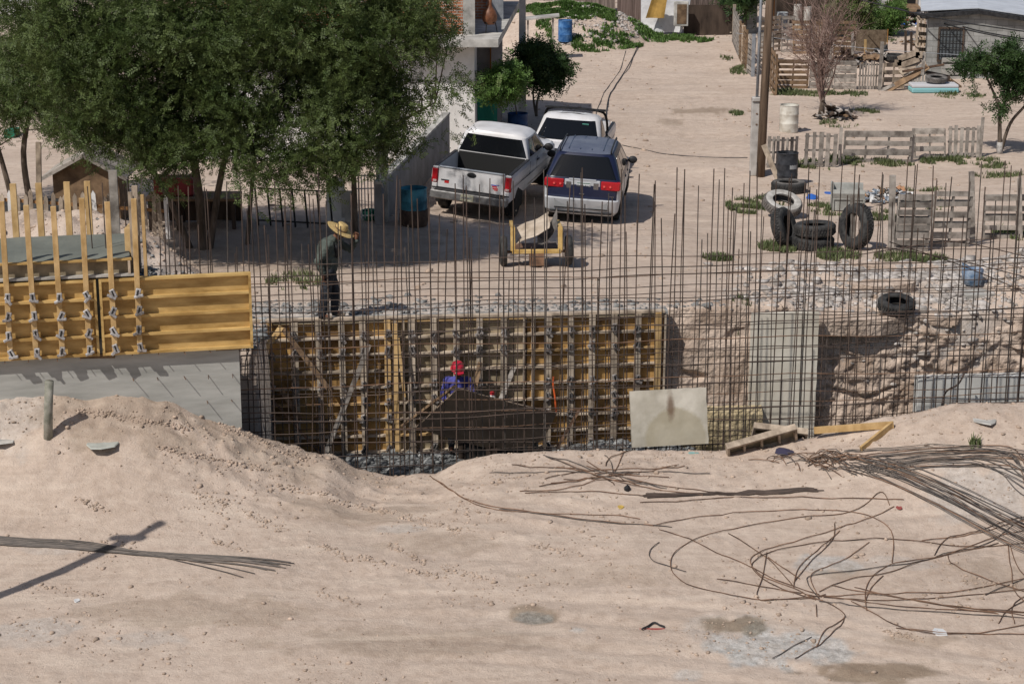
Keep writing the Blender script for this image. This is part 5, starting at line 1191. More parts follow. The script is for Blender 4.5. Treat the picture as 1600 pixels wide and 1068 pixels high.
mb = MB(); mb.tube([cc+Mh@Vector((0, y, .153-y*y*4.3)) for y in np.linspace(-.11, .11, 8)], .012, 6); mb.build('ridge', red, hm)

# ================================================================ RIGHT: slabs, pallets, posts
def plate(name, c, w, h, th, m, label, cat, yaw=0, tilt=0, roll=0, bev=.008, chips=True, seed=0):
    """upright plate whose bottom centre is c; tilt>0 leans its top backwards"""
    t = thing(name, label, cat, c); r = np.random.default_rng(seed)
    mb = MB(); nx_, nz_ = 16, 12
    def P_(i, j, f):
        x = -w/2+w*i/nx_; z = h*j/nz_; e = .012*mnoise.noise(Vector((x*6+seed, z*6, f*3)))
        if i in (0, nx_): x += e*1.2
        if j == nz_: z += e
        return Vector((x, (-th/2 if f == 0 else th/2)+e*.4, z))
    A = [[P_(i, j, 0) for i in range(nx_+1)] for j in range(nz_+1)]; B2 = [[P_(i, j, 1) for i in range(nx_+1)] for j in range(nz_+1)]
    mb.grid(A); mb.grid(B2, True); mb.grid([A[0], B2[0]]); mb.grid([A[-1], B2[-1]]); mb.grid([[q[0] for q in A], [q[0] for q in B2]]); mb.grid([[q[-1] for q in A], [q[-1] for q in B2]])
    o = mb.build('slab', m, t); t.rotation_euler = (-tilt, roll, yaw); return t
sc_ = atL(1050, 716, 32.0, FM)
s1 = plate('concrete_slab', Vector((atL(1047, 716, 31.55, FM).x, 31.62+FM*2.6, H(2.6, 31.1)-.15)), 1.30, .95, .085, M['slab_tan'], 'cream concrete slab with a brown rust stain standing on edge at the pit rim', 'concrete slab', R(5), R(14), R(-1.5), seed=3)
stn = M['slab_tan'].copy(); stn.name = 'stained_tan_concrete'
if 0: mb.grid([[(.04+x*.055*(.35+.65*math.sin(math.pi*min(1, max(0, (z-.40)/.44))))*(1+.3*math.sin(z*31)), -.055, z) for x in np.linspace(-1, 1, 5)] for z in np.linspace(.40, .84, 12)])
n_ = stn.node_tree; N = n_.nodes; L = n_.links; bs_ = N['Principled BSDF']; src = bs_.inputs['Base Color'].links[0].from_socket
tc = N.new('ShaderNodeTexCoord')
def blotch(cx, cz, rx, rz, p0, p1, warp=.25):
    mp = N.new('ShaderNodeMapping'); mp.inputs['Location'].default_value = (-cx/rx, 0, -cz/rz); mp.inputs['Scale'].default_value = (1/rx, 0, 1/rz); L.new(tc.outputs['Object'], mp.inputs[0])
    ln = N.new('ShaderNodeVectorMath'); ln.operation = 'LENGTH'; L.new(mp.outputs[0], ln.inputs[0]); tz = nz(7, 6, .7); return ramp(mth('ADD', ln.outputs['Value'], mth('MULTIPLY', mth('SUBTRACT', tz, .5), warp*2)), p0, (1, 1, 1), p1, (0, 0, 0))
c1_ = mixc(mth('MULTIPLY', blotch(.10, .10, .62, .62, .80, .90, .12), .55), src, (.27, .225, .135))
c1_ = mixc(mth('MULTIPLY', blotch(.03, .66, .085, .30, .35, 1.15, .5), .8), c1_, (.13, .075, .045))
L.new(c1_, bs_.inputs['Base Color'])
[c_ for c_ in bpy.data.objects if c_.parent == s1][0].data.materials[0] = stn
q0, q1 = atL(1168, 660, 34.95, FM), atL(1272, 660, 34.95, FM); zt_ = atL(1220, 488, 34.95, FM).z
s2_ = plate('concrete_slab', Vector(((q0.x+q1.x)/2, 34.95+FM*(q0.x+q1.x)/2, -1.5)), q1.x-q0.x, zt_+1.5, .10, mat('cream_panel', (.60, .545, .455), .85, .1, 1.6, (.70, .65, .56), bump=.3, rnd=.03), 'tall cream wall slab standing against the cut earth right of the formwork', 'concrete slab', math.atan(FM), 0, 0, seed=8)
# low grey-white footing on the right
mb = MB(); a = atL(1431, 600, 33.9, FM); z1 = atL(1500, 588, 33.9, FM).z
mb.box((a.x+3.2, 33.95+FM*(a.x+3.2), (z1-1.5)/2), (6.4, .25, z1+1.5), rz=math.atan(FM), bev=.01); tag(mb.build('low_wall', mat('pale_footing', (.50, .49, .46), .85, .1, 1.5, (.60, .59, .56), rnd=0), loc=(a.x, a.y, -1.5)), 'low pale concrete wall at the foot of the cut earth near the right edge', 'wall')
mb = MB(); P0 = atL(1512, 590, 33.4, FM); mb.tube(spline([atL(1508, 580, 33.5, FM), atL(1497, 600, 33.3, FM), atL(1478, 612, 33.2, FM), atL(1471, 636, 33.0, FM)], 5), .018, 6); tag(mb.build('bent_bar', M['rebar'], loc=P0), 'dark strap bent in front of the low pale wall at the right', 'steel bar')

# form frames lying by the rim
def frame_box(name, c, L0, W0, d, m, label, rot, ribs=4):
    t = thing(name, label, 'form frame', c); t.rotation_euler = rot
    for y in (-W0/2, W0/2): mb = MB(); mb.beam((-L0/2, y, 0), (L0/2, y, 0), .04, d); mb.build('side_board', m, t)
    for x in (-L0/2+.02, L0/2-.02): mb = MB(); mb.beam((x, -W0/2+.02, 0), (x, W0/2-.02, 0), .04, d-.004); mb.build('end_board', m, t)
    for k in range(1, ribs): x = -L0/2+L0*k/ribs; mb = MB(); mb.beam((x, -W0/2+.02, 0), (x, W0/2-.02, 0), .035, d*.6); mb.build('rib', m, t)
    mb = MB(); mb.box((0, 0, d/2+.008), (L0-.01, W0-.01, .014)); mb.build('sheet', M['ply_grey'], t)
    return t
c = atY(1190, 692, 31.0); frame_box('timber_frame', c, 1.2, .34, .12, M['lumber_old'], 'boxed wooden form lying open side out right of the cream slab, nearer of two', (R(-58), R(-14), R(8)))
c = atY(1218, 678, 31.35); frame_box('timber_frame', c, .9, .3, .12, M['lumber_old'], 'boxed wooden form partly under the nearer one, behind it at the rim', (R(-55), R(6), R(-4)))
mb = MB(); a = atY(1272, 672, 31.0); c_ = atY(1395, 688, 30.7); c_.z = max(c_.z, H(c_.x, c_.y)+.06); e_ = onT(1345, 706); e_.z += .04; up = Vector((0, 0, .0))
t = thing('corner_frame', 'two yellow boards nailed into a corner lying on the dirt by the rebar pile', 'board', c_)
org = Vector(t.location)
mb = MB(); mb.beam(L_(a+up), L_(c_+up), .045, .11); mb.build('long_board', M['lumber'], t); mb = MB(); mb.beam(L_(c_+up-Vector((.03, 0, 0))), L_(e_+up), .045, .10); mb.build('short_board', M['lumber'], t)

def pallet(px0, px1, pyb, h, label, kind='h', n=5, m='greywood', back=False, group=None, lean=0, dz=0, y1=None):
    """upright pallet between two picture columns; kind h = level boards, v = upright pickets"""
    a = onT(px0, pyb); c = onT(px1, y1 if y1 else pyb); a.z = max(a.z, 0*a.z+a.z); d = c-a; W0 = d.length; yaw = math.atan2(d.y, d.x)
    t = thing('pallet', label, 'pallet', a-Vector((0, 0, .03-dz)), yaw, group); t.rotation_euler = (R(lean), -math.asin(max(-.3, min(.3, d.z/W0))), yaw); r = random.Random(px0*7+pyb)
    if kind == 'h':
        for k in range(n):
            z = .06+(h-.12)*k/(n-1)+r.uniform(-.015, .015); mb = MB(); hh = (.165 if n <= 4 else .13)*r.uniform(.85, 1.15); mb.box((W0/2, -.05, z), (W0*r.uniform(.985, 1), .018, hh), M=Matrix.Rotation(r.uniform(-.01, .01), 3, 'Y')); mb.build('board', M[m], t)
            if back and k % 2 == 0: mb = MB(); mb.box((W0/2, .05, z+.02), (W0, .018, hh)); mb.build('board', M[m], t)
        for x in ((.03, W0/2, W0-.03) if W0 < 1.6 else (.03, W0*.33, W0*.66, W0-.03)): mb = MB(); mb.box((x, 0, h/2), (.04, .08, h)); mb.build('stringer', M[m], t)
    else:
        for k in range(n):
            x = .05+(W0-.1)*k/(n-1)+r.uniform(-.01, .01); w_ = min(.12, W0/n*.62)*r.uniform(.8, 1.2); hh = h*r.uniform(.94, 1.03); mb = MB(); mb.box((x, -.05, hh/2), (w_, .018, hh), M=Matrix.Rotation(r.uniform(-.02, .02), 3, 'Y')); mb.build('board', M[m], t)
        for z in (.12, h*.5, h-.12): mb = MB(); mb.box((W0/2, 0, z), (W0, .07, .05)); mb.build('stringer', M[m], t)
    return t
G1 = 'pallets of the middle fence across the lot'
pallet(1197, 1245, 262, .95, 'grey picket pallet behind the black barrel, leftmost of the middle fence', 'v', 7)
pallet(1255, 1305, 261, 1.05, 'wide board picket pallet second from left in the middle fence', 'v', 5)
pallet(1316, 1422, 254, .95, 'long silver grey pallet of level boards in the centre of the middle fence', 'h', 4)
pallet(1428, 1478, 248, .92, 'short grey level board pallet right of the long silver one', 'h', 4)
pallet(1480, 1530, 246, 1.0, 'picket pallet at the right end of the middle fence beside the young tree', 'v', 6)
for k, (px, pb, h, lb) in enumerate([(1311, 258, 1.1, 'grey post between the second and third pallets of the middle fence'), (1424, 253, 1.0, 'slim post right of the long silver grey pallet'), (1531, 246, 1.2, 'grey post ending the middle fence at the right')]):
    p = onT(px, pb); board('fence_post', p-Vector((0, 0, .1)), p+Vector((.02, 0, h)), .09, .06, M['greywood'], lb, 'post')
pallet(1395, 1448, 392, 1.3, 'dark grey level board pallet left of the two in the near right fence', 'h', 8, back=True)
pallet(1452, 1512, 385, 1.3, 'grey level board pallet with wide gaps in the near right fence', 'h', 6, back=True)
pallet(1535, 1640, 372, 1.05, 'long pale pallet at the right edge behind the rubble', 'h', 5, back=True)
for k, (px, pt, pb, w_, lb) in enumerate([(1392, 274, 392, .13, 'tall grey stake at the left end of the near right fence'), (1520, 268, 380, .12, 'tall grey stake between the near right pallets'), (1334, 305, 386, .10, 'wooden stake with a rusty top inside the leaning tyre'), (1595, 278, 372, .09, 'grey stake cut by the right edge of the photo')]):
    p = onT(px, pb); q = atY(px+(3 if k == 0 else -2), pt, p.y); board('fence_post', p-Vector((0, 0, .1)), q, w_, w_*.7, M['greywood'], lb, 'post')
p = onT(1200, 292); board('plank', p+Vector((.35, -.1, .0)), p+Vector((-.15, .1, 1.15)), .14, .03, M['lumber_old'], 'pale plank leaning by the foot of the wooden utility pole', 'plank')
# rear row fence, x 1213-1440
pallet(1213, 1262, 138, 1.05, 'brown level board pallet at the left of the far fence row', 'h', 6, 'brownwood')
pallet(1264, 1300, 138, 1.0, 'pallet behind the bare tree in the far fence row', 'h', 7)
pallet(1302, 1338, 140, 1.05, 'grey pallet right of the bare tree with upright posts', 'h', 7, back=True)
pallet(1340, 1374, 140, 1.05, 'closed pale board panel with three dark joints in the far fence', 'v', 8)
pallet(1378, 1412, 138, .95, 'patched whitish pallet at the right of the far fence row', 'h', 4, 'lumber_old')
pallet(1414, 1448, 132, .8, 'whitewashed picket panel half hidden by the plank heap', 'v', 7, 'concrete_old')
p = onT(1374, 142); board('fence_post', p, p+Vector((.02, 0, 1.75)), .12, .1, M['greywood'], 'grey post taller than the far fence row', 'post')
pallet(1470, 1505, 124, .8, 'whitewashed pallet below the barred window', 'h', 4, 'concrete_old')
# fence along the street, receding
for k, (xa, ya, xb, yb, mt_, lb) in enumerate([(1146, 66, 1155, 88, 'greywood', 'far grey slatted panel of the fence along the street'), (1156, 90, 1166, 108, 'brownwood', 'middle slatted panel with blue paint of the fence along the street'), (1168, 112, 1176, 119, 'greywood', 'near slatted panel behind the utility pole'),
                                              (1186, 84, 1218, 80, 'lumber_old', 'pale pallet standing behind the utility pole in the upper yard'), (1220, 82, 1240, 82, 'greywood', 'loose board panel right of the pale pallet in the upper yard'), (1200, 132, 1212, 150, 'brownwood', 'leaning pallet right of the utility pole')]):
    pallet(xa, xb, ya, 1.5, lb, 'h', 8 if k < 4 else 6, mt_, y1=yb)
for k, (px, pb, h, mt_) in enumerate([(1146, 66, 1.6, 'lumber_old'), (1160, 104, 1.6, 'lumber_old'), (1176, 120, 1.6, 'steel')]):
    p = onT(px, pb); board('fence_post', p-Vector((0, 0, .1)), p+Vector((0, 0, h)), .13, .08, M[mt_], ['pale post at the far end of the street fence', 'wide pale post halfway along the street fence', 'bluish post at the near end of the street fence'][k], 'post')

for k, (xa, xb, yb_, mt_, kd, lb) in enumerate([(1240, 1268, 84, 'brownwood', 'h', 'brown pallet below the pale columns in the upper yard'), (1270, 1300, 84, 'brownwood', 'v', 'brown picket panel behind the bare tree in the upper yard'), (1302, 1334, 86, 'brownwood', 'h', 'brown pallet at the left of the mesh screen in the upper yard'),
        (1186, 1210, 104, 'greywood', 'h', 'grey pallet just right of the wooden pole in the upper yard')]): pallet(xa, xb, yb_, 1.3, lb, kd, 7, mt_)
for k, (px, pt, pb_, lb) in enumerate([(1298, 30, 100, 'slim grey post left of the olive tree'), (1332, 50, 88, 'grey post at the left end of the mesh screen'), (1352, 62, 84, 'short yellow stake in front of the mesh screen'), (1415, 48, 84, 'dark slim post under the awning yard'), (1424, 50, 80, 'second dark slim post nearest the tall pallet')]):
    p = onT(px, pb_); board('yard_stake', p-Vector((0, 0, .1)), atY(px, pt, p.y), .09, .07, M['greywood' if k < 2 else 'lumber' if k == 2 else 'darkwood'], lb, 'post')
# utility poles
pb = onT(1188, 276)
t = thing('utility_pole', 'brown wooden utility pole standing by the dirt street', 'utility pole', pb)
mb = MB(); mb.tube([(0, 0, -.3), (.03, 0, 2), (.16, 0, 8)], [.125, .12, .10], 14); mb.build('pole', mat('pole_wood', (.09, .058, .038), .9, .35, 3, (.17, .115, .078), stretch=(3, 3, .25), rnd=0, bump=.5), t, smooth=True)
pm = onT(1177, 274); t = thing('meter_post', 'slender concrete meter post with a grey steel conduit left of the wooden pole', 'meter post', pm); zt2 = atY(1181, 152, pm.y).z-pm.z
mb = MB(); mb.box((0, 0, zt2/2), (.22, .18, zt2), bev=.015); mb.box((0.03, -.02, zt2-.05), (.28, .24, .12), bev=.02); mb.build('concrete_post', mat('pole_concrete', (.40, .375, .35), .9, .15, 4, (.50, .475, .45), rnd=0), t)
mb = MB(); mb.tube([(.03, -.02, zt2), (.05, -.02, zt2+2.2), (.10, -.02, zt2+6)], .042, 10); mb.build('conduit', M['steel'], t, smooth=True)
for z in (zt2-.75, zt2-.45): mb = MB(); mb.box((.03, -.095, z), (.05, .03, .03)); mb.build('fitting', M['rebar_rust'], t)
pw_ = onT(816, 196); t = thing('light_pole', 'white square concrete pole at the corner of the brick house', 'utility pole', pw_); mb = MB()
mb.add([(-.13, -.13, -.2), (.13, -.13, -.2), (.13, .13, -.2), (-.13, .13, -.2), (-.10, -.10, 5.1), (.10, -.10, 5.1), (.10, .10, 5.1), (-.10, .10, 5.1)], [(0, 1, 5, 4), (1, 2, 6, 5), (2, 3, 7, 6), (3, 0, 4, 7), (4, 5, 6, 7), (3, 2, 1, 0)]); mb.build('pole', mat('white_pole_concrete', (.44, .43, .415), .85, .12, 3, (.54, .53, .51), rnd=0), t)

# grey concrete laundry sink
p = onT(1324, 328); t = thing('laundry_sink', 'old grey concrete laundry sink dumped beside the leaning tyre', 'sink', p, R(-4)); cm = mat('sink_concrete', (.27, .27, .25), .9, .15, 3, (.38, .38, .355), rnd=0, bump=.3)
mb = MB(); prof = [(-.34, .34), (-.40, .60), (-.37, .66), (-.33, .64), (-.29, .46), (-.1, .40), (.3, .42), (.36, .60), (.40, .60), (.36, .32)]
mb.grid([[Vector((x, y*.0+yy, z)) for yy, z in [(-.25, .34), (-.30, .48), (-.27, .58), (-.22, .57), (-.16, .42), (.16, .42), (.24, .64), (.29, .66), (.28, .36)]] for x in np.linspace(-.42, .40, 8)])
mb.box((0, .01, .34), (.82, .52, .05)); mb.build('basin', cm, t, smooth=False)
mb = MB(); mb.box((-.39, 0, .16), (.06, .5, .33), bev=.01); mb.build('leg', cm, t); mb = MB(); mb.box((.39, 0, .16), (.06, .5, .33), bev=.01); mb.build('leg', cm, t); mb = MB(); mb.box((0, -.19, .17), (.72, .05, .30), bev=.01); mb.build('front_wall', cm, t)
mb = MB(); mb.box((-.40, .05, .55), (.05, .45, .30), bev=.02); mb.build('splash_side', cm, t)
# trash heap behind the sink
def heap(label, name, px, py, rx, ry, n, cols, size, cat='junk heap', hz=.35, seed=0, group=None):
    r = np.random.default_rng(seed); c = onT(px, py); mb = MB()
    for k in range(n):
        a = r.uniform(0, 6.28); q = r.random()**.6; x = math.cos(a)*q*rx; y = math.sin(a)*q*ry; z = hz*(1-q)+.02; s_ = size*r.uniform(.5, 1.4)
        mb.mi = int(r.integers(len(cols))); Mx = Matrix.Rotation(r.uniform(0, 3.1), 3, 'Z')@Matrix.Rotation(r.uniform(-.9, .9), 3, 'X')
        if r.random() < .5:
            g = [[Mx@Vector((i*s_*.4, j*s_*.35, .25*s_*math.sin(i*1.7+j*1.3+k)))+Vector((x, y, z)) for i in range(4)] for j in range(4)]; mb.grid(g)
        else: mb.box((x, y, z), (s_*1.3, s_*r.uniform(.2, .7), s_*.15), M=Mx)
    o = mb.build(name, cols); o.location = c; return tag(o, label, cat, group, 'stuff' if name == 'trash' else None)
cB = flat('plastic_blue', (.03, .12, .45), .4); cW = flat('plastic_white', (.6, .6, .6), .5); cC = M['brownwood']; cO = flat('cardboard_orange', (.36, .19, .10), .8); cG = flat('glassy_grey', (.18, .21, .25), .3); cR = flat('faded_red', (.30, .07, .06), .8)
heap('heap of crumpled plastic, cans and cardboard scraps behind the left stake of the near right fence', 'trash', 1390, 312, .85, .6, 120, [cG, cW, cO, cC, M['black'], cG, M['stone']], .16, hz=.3, seed=2)
for (px, py, nm, m_, lb) in [(1268, 310, 'plastic_pail', cB, 'small bright blue plastic scrap right of the flat tyre'), (1294, 302, 'plastic_scrap', cB, 'blue plastic lid lying left of the laundry sink'), (970, 792, 'yellow_scrap', flat('scrap_yellow', (.50, .34, .08), .8), 'small yellow scrap on the foreground dirt'), (980, 765, 'black_bag', M['black'], 'small crumpled black bag in the middle of the foreground'),
                             (1540, 657, 'cement_piece', M['concrete_old'], 'flat pale cement flake lying at the upper right of the foreground'), (160, 692, 'cement_sheet', mat('pale_sheet', (.38, .39, .35), .8, .1, 5, (.46, .47, .43), rnd=0), 'pale ragged cement sheet lying right of the short post'), (2, 688, 'grey_sheet', M['concrete_old'], 'grey sheet cut by the left edge of the photo'),
                             (120, 939, 'paper_cup', cW, 'small white scrap at the lower left of the foreground'), (1468, 988, 'plastic_disc', cW, 'white round lid among the loose rebar at lower right'), (700, 466, 'white_bag', cW, 'x'), (1226, 706, 'dark_cloth', flat('navy_cloth', (.04, .035, .07), .9), 'small dark cloth lying on the wire tangle'),
                             (1083, 708, 'teal_string', flat('teal', (.20, .36, .34), .8), 'tiny teal scrap under the cream slab'), (1160, 760, 'white_scrap', cW, 'x'), (1405, 793, 'red_scrap', cR, 'small red scrap on the dirt right of centre'), (1023, 983, 'red_rag', cR, 'thin red strip in the lower middle of the foreground')]:
    if lb == 'x': continue
    p = onT(px, py); k = 1/pxm(p); r = np.random.default_rng(px); mb = MB()
    rx, ry = {'cement_sheet': (27, 38), 'cement_piece': (19, 22), 'grey_sheet': (26, 24), 'dark_cloth': (17, 16), 'plastic_disc': (12, 16), 'red_rag': (26, 2.5), 'teal_string': (10, 4), 'plastic_pail': (9, 16), 'plastic_scrap': (8, 12)}.get(nm, (5, 8)); n = 9
    ring = [(math.cos(a)*rx*k*r.uniform(.75, 1.15), math.sin(a)*ry*k*r.uniform(.75, 1.15)) for a in np.linspace(0, 6.28, n, endpoint=False)]
    hgt = {'plastic_pail': .13, 'black_bag': .09, 'dark_cloth': .05}.get(nm, .006)
    vs = [(x, y, .0) for x, y in ring]+[(x*.95, y*.95, .012+hgt*r.uniform(.1, .5)) for x, y in ring]+[(0, 0, hgt)]
    mb.add(vs, [(i, (i+1) % n, (i+1) % n+n, i+n) for i in range(n)]+[(i+n, (i+1) % n+n, 2*n) for i in range(n)]); o = mb.build(nm, m_); o.location = p; tag(o, lb, {'cement_sheet': 'sheet', 'grey_sheet': 'sheet'}.get(nm, 'scrap'))
# broken slabs and bucket in the rubble
for k, (px, py, w_, d_, m_, lb) in enumerate([(1380, 448, 1.3, .5, bm_, 'long broken earth slab under the pale rubble left of centre'), (1330, 500, 2.3, .9, bm_, 'wide flat brown earth shelf behind the right of the cage'), (1400, 420, 2.0, .5, bm_, 'brown earth strip above the pale rubble'), (1525, 462, .95, .5, M['concrete_old'], 'broken grey slab holding the blue bucket in the rubble')]):
    p = onT(px, py); r = np.random.default_rng(k+40); n = 12; ring = [(math.cos(a)*w_/2*r.uniform(.8, 1.1), math.sin(a)*d_/2*r.uniform(.8, 1.1)) for a in np.linspace(0, 6.28, n, endpoint=False)]; mb = MB(); h0 = .2
    vs = [(x*.96, y*.96, -h0) for x, y in ring]+[(x, y, .10+.03*r.uniform(-1, 1)) for x, y in ring]; mb.add(vs, [(i, (i+1) % n, (i+1) % n+n, i+n) for i in range(n)]+[tuple(range(n, 2*n))])
    o = mb.build('broken_slab', m_); o.location = p; o.rotation_euler = (R(r.uniform(2, 8)), R(r.uniform(-3, 3)), r.uniform(-.2, .2)); tag(o, lb, 'broken slab')
p = onT(1518, 450); t = thing('bucket', 'cut down blue plastic bucket sitting in the pale rubble', 'bucket', p+Vector((0, 0, .08))); mb = MB()
vs = []; n = 20
for z_, r_ in ((0, .16), (.0, .17), (.22, .21), (.30, .215)):
    for a in range(n): an_ = 2*math.pi*a/n; vs.append((r_*math.cos(an_), r_*math.sin(an_), z_+(.12*max(0, -math.cos(an_)) if z_ > .25 else 0)))
mb.add(vs, [(i*n+k, i*n+(k+1) % n, (i+1)*n+(k+1) % n, (i+1)*n+k) for i in range(3) for k in range(n)]+[tuple(range(n))]); mb.build('shell', mat('worn_blue', (.12, .24, .42), .6, .3, 8, (.35, .42, .52), rnd=0), t, smooth=True)

# ================================================================ FAR RIGHT HOUSE AND JUNK
hp = onT(1449, 117); Yh = hp.y; xl = atY(1447, 100, Yh).x; zb_ = hp.z; zl = atY(1450, 26, Yh).z; zr_ = atY(1532, 20, Yh).z
house = thing('block_house', 'grey cinder block house with a barred window and low pitched roof at the upper right', 'house', (xl, Yh, zb_), R(-11))
Wd = 11; xr_ = atY(1527, 20, Yh).x-xl; hl_ = zl-zb_; hr_ = zr_-zb_
mb = MB(); mb.prism([(0, -.4), (Wd, -.4), (Wd, hr_-(Wd-xr_)*.13), (xr_, hr_), (0, hl_)], 0, 6); mb.build('wall', M['block'], house)
mb = MB(); mb.beam((-.3, -.12, hl_+.02), (xr_, -.12, hr_+.09), .3, .16, up=(0, 0, 1)); mb.beam((xr_, -.12, hr_+.09), (Wd, -.12, hr_-(Wd-xr_)*.13+.05), .3, .16); mb.build('eaves', M['black'], house)
mb = MB(); mb.sheet([[(x, y, (hl_+(hr_-hl_)*(x+.3)/(xr_+.3)) if x < xr_ else hr_-(x-xr_)*.13) for x in (-.3, xr_, Wd)] for y in (.0, 6.4)], .03); o = mb.build('roof', mat('pale_sheet_metal', (.50, .52, .56), .5, .1, 2, rnd=0), house); o.location = (0, 0, .19)
wx0, wx1 = atY(1466, 70, Yh).x-xl, atY(1503, 70, Yh).x-xl; wz0, wz1 = atY(1480, 94, Yh).z-zb_, atY(1480, 43, Yh).z-zb_; wc = (wx0+wx1)/2
mb = MB(); fr = .07
for a_, b2 in (((wx0, wz0), (wx1, wz0)), ((wx0, wz1), (wx1, wz1))): mb.beam((a_[0]-fr/2, -.03, a_[1]), (b2[0]+fr/2, -.03, b2[1]), .09, fr)
for x in (wx0, wx1): mb.beam((x, -.03, wz0+fr/2), (x, -.03, wz1-fr/2), .09, fr, up=(1, 0, 0))
wn = mb.build('window', M['darkwood'], house)
mb = MB(); mb.box((wc, -.004, (wz0+wz1)/2), (wx1-wx0-fr, .012, wz1-wz0-fr)); mb.build('pane', flat('window_glass', (.10, .115, .125), .25), wn)
for k in range(1, 7): x = wx0+(wx1-wx0)*k/7; mb = MB(); mb.beam((x, -.07, wz0), (x, -.07, wz1), .022, .022); mb.build('bar', M['dark'], wn)
for k in range(1, 5): z = wz0+(wz1-wz0)*k/5; mb = MB(); mb.beam((wx0, -.075, z), (wx1, -.075, z), .018, .018); mb.build('bar', M['dark'], wn)
# plank heap with mattress
hp2 = onT(1440, 143)
t = thing('mattress', 'turquoise and white foam mattress lying at the foot of the plank heap', 'mattress', onT(1460, 145)); mb = MB(); mb.mi = 0; mb.box((0, .2, .09), (1.7, .8, .18), bev=.04); mb.build('lower_half', flat('turquoise_foam', (.20, .42, .44), .9), t); mb = MB(); mb.box((0, .22, .24), (1.68, .78, .12), bev=.05); mb.build('upper_half', flat('white_foam', (.5, .5, .52), .9), t)
tyre('old tyre lying on top of the mattress in the plank heap', 1462, 143, .38, .2, R(6), 0, 'rubber_dusty', dz=.32)
rr_ = random.Random(5); names = ['long pale plank leaning down to the left, front of the plank heap', 'dark plank along the heap under the pale one', 'splintered brown plank across the heap', 'thin plank pointing up right over the heap', 'short plank standing against the block house corner', 'rough slab wood on top of the heap', 'charred dark board curved over the tyre', 'plank sliding off the right end of the mattress']
for k, (a_, b2, w_, m_) in enumerate([((1372, 144), (1420, 122), .12, 'greywood'), ((1378, 146), (1450, 104), .22, 'brownwood'), ((1385, 143), (1446, 112), .16, 'lumber_old'), ((1410, 112), (1475, 101), .08, 'rebar_rust'), ((1441, 118), (1444, 82), .12, 'greywood'), ((1408, 116), (1436, 92), .3, 'lumber_old'), ((1448, 116), (1485, 124), .3, 'darkwood'), ((1485, 124), (1502, 136), .08, 'brownwood')]):
    A_ = atY(a_[0], a_[1], hp2.y+.1+.07*k); B_2 = atY(b2[0], b2[1], hp2.y+.5+.07*k); board('plank', A_, B_2, w_, .04, M[m_], names[k], 'plank', up=(0, -1, .8))
bx = onT(1422, 108); t = thing('drawer', 'tan open drawer frame thrown on the plank heap', 'drawer', atY(1420, 103, hp2.y+.6)); 
for a_, b2 in (((-.4, 0, 0), (.35, 0, .28)), ((-.4, 0, .22), (.35, 0, .5)), ((-.4, 0, 0), (-.4, 0, .22)), ((.35, 0, .28), (.35, 0, .5))): mb = MB(); mb.beam(a_, b2, .25, .04, up=(0, 1, 0)); mb.build('side', M['lumber_old'], t)
pl2 = pallet(1430, 1446, 92, 1.7, 'tall grey pallet standing against the left corner of the block house', 'h', 6, 'lumber_old')
tyre('black tyre lying behind the far fence near the plank heap', 1397, 95, .4, .25, 0, 0)
# background of the upper right
def wallbox(name, label, cat, px0, px1, pyt, pyb, Y, depth, m, kind=None):
    a = atY(px0, pyb, Y); c = atY(px1, pyt, Y); mb = MB(); mb.box(((a.x+c.x)/2, Y+depth/2, (a.z+c.z)/2), (abs(c.x-a.x), depth, abs(c.z-a.z))); o = mb.build(name, m, loc=(a.x, Y, a.z)); return tag(o, label, cat)
Yg = 96
bw = thing('white_house', 'white walled house behind the block house at the top right', 'house', atY(1385, 30, 96))
org = Vector(bw.location); a = atY(1385, 30, 96); c = atY(1448, -60, 96)
mb = MB(); mb.box(L_(((a.x+c.x)/2, 97.5, (a.z+c.z)/2-1)), (c.x-a.x, 3, c.z-a.z+2)); mb.build('wall', M['white'], bw)
for px in (1402, 1422): p = atY(px, -2, 96); mb = MB(); mb.box(L_(p+Vector((0, -.04, 0))), (.7, .08, .7)); w_ = mb.build('window', M['lumber_old'], bw); mb = MB(); mb.box(L_(p+Vector((0, -.085, 0))), (.5, .02, .5)); mb.build('pane', M['glass'], w_)
p = atY(1458, 5, 96); mb = MB(); mb.box(L_(p+Vector((0, -.03, 0))), (.6, .06, 1.1)); mb.build('door', M['darkwood'], bw)
mb = MB(); a = atY(1392, 18, 94.5); c = atY(1442, 24, 94.5); mb.sheet([[L_(Vector((x, y, a.z+(y-94.5)*.12))) for x in (a.x, c.x)] for y in (94.4, 96)], .04); mb.build('awning', M['brownwood'], bw)
gw = wallbox('grey_house', 'plain grey rendered house behind the roof of the block house', 'house', 1449, 1530, -60, 40, 99, 5, M['concrete_old'])
gw2 = wallbox('ruin_wall', 'grey shed wall left of the white house at the top right', 'wall', 1352, 1384, 2, 40, 96, 1.2, M['block'])
tag(heap('red chairs and bright clutter in the yard of the white house', 'yard_clutter', 1438, 43, 1.4, .5, 26, [cR, cR, M['black'], cW, M['darkwood']], .35, 'clutter', hz=.8, seed=9), kind=None)
tag(heap('pots and dark clutter under the awning of the white house', 'yard_clutter', 1400, 42, 1.3, .5, 26, [cW, M['black'], M['darkwood'], cB, M['black']], .3, 'clutter', hz=.5, seed=12), kind=None)
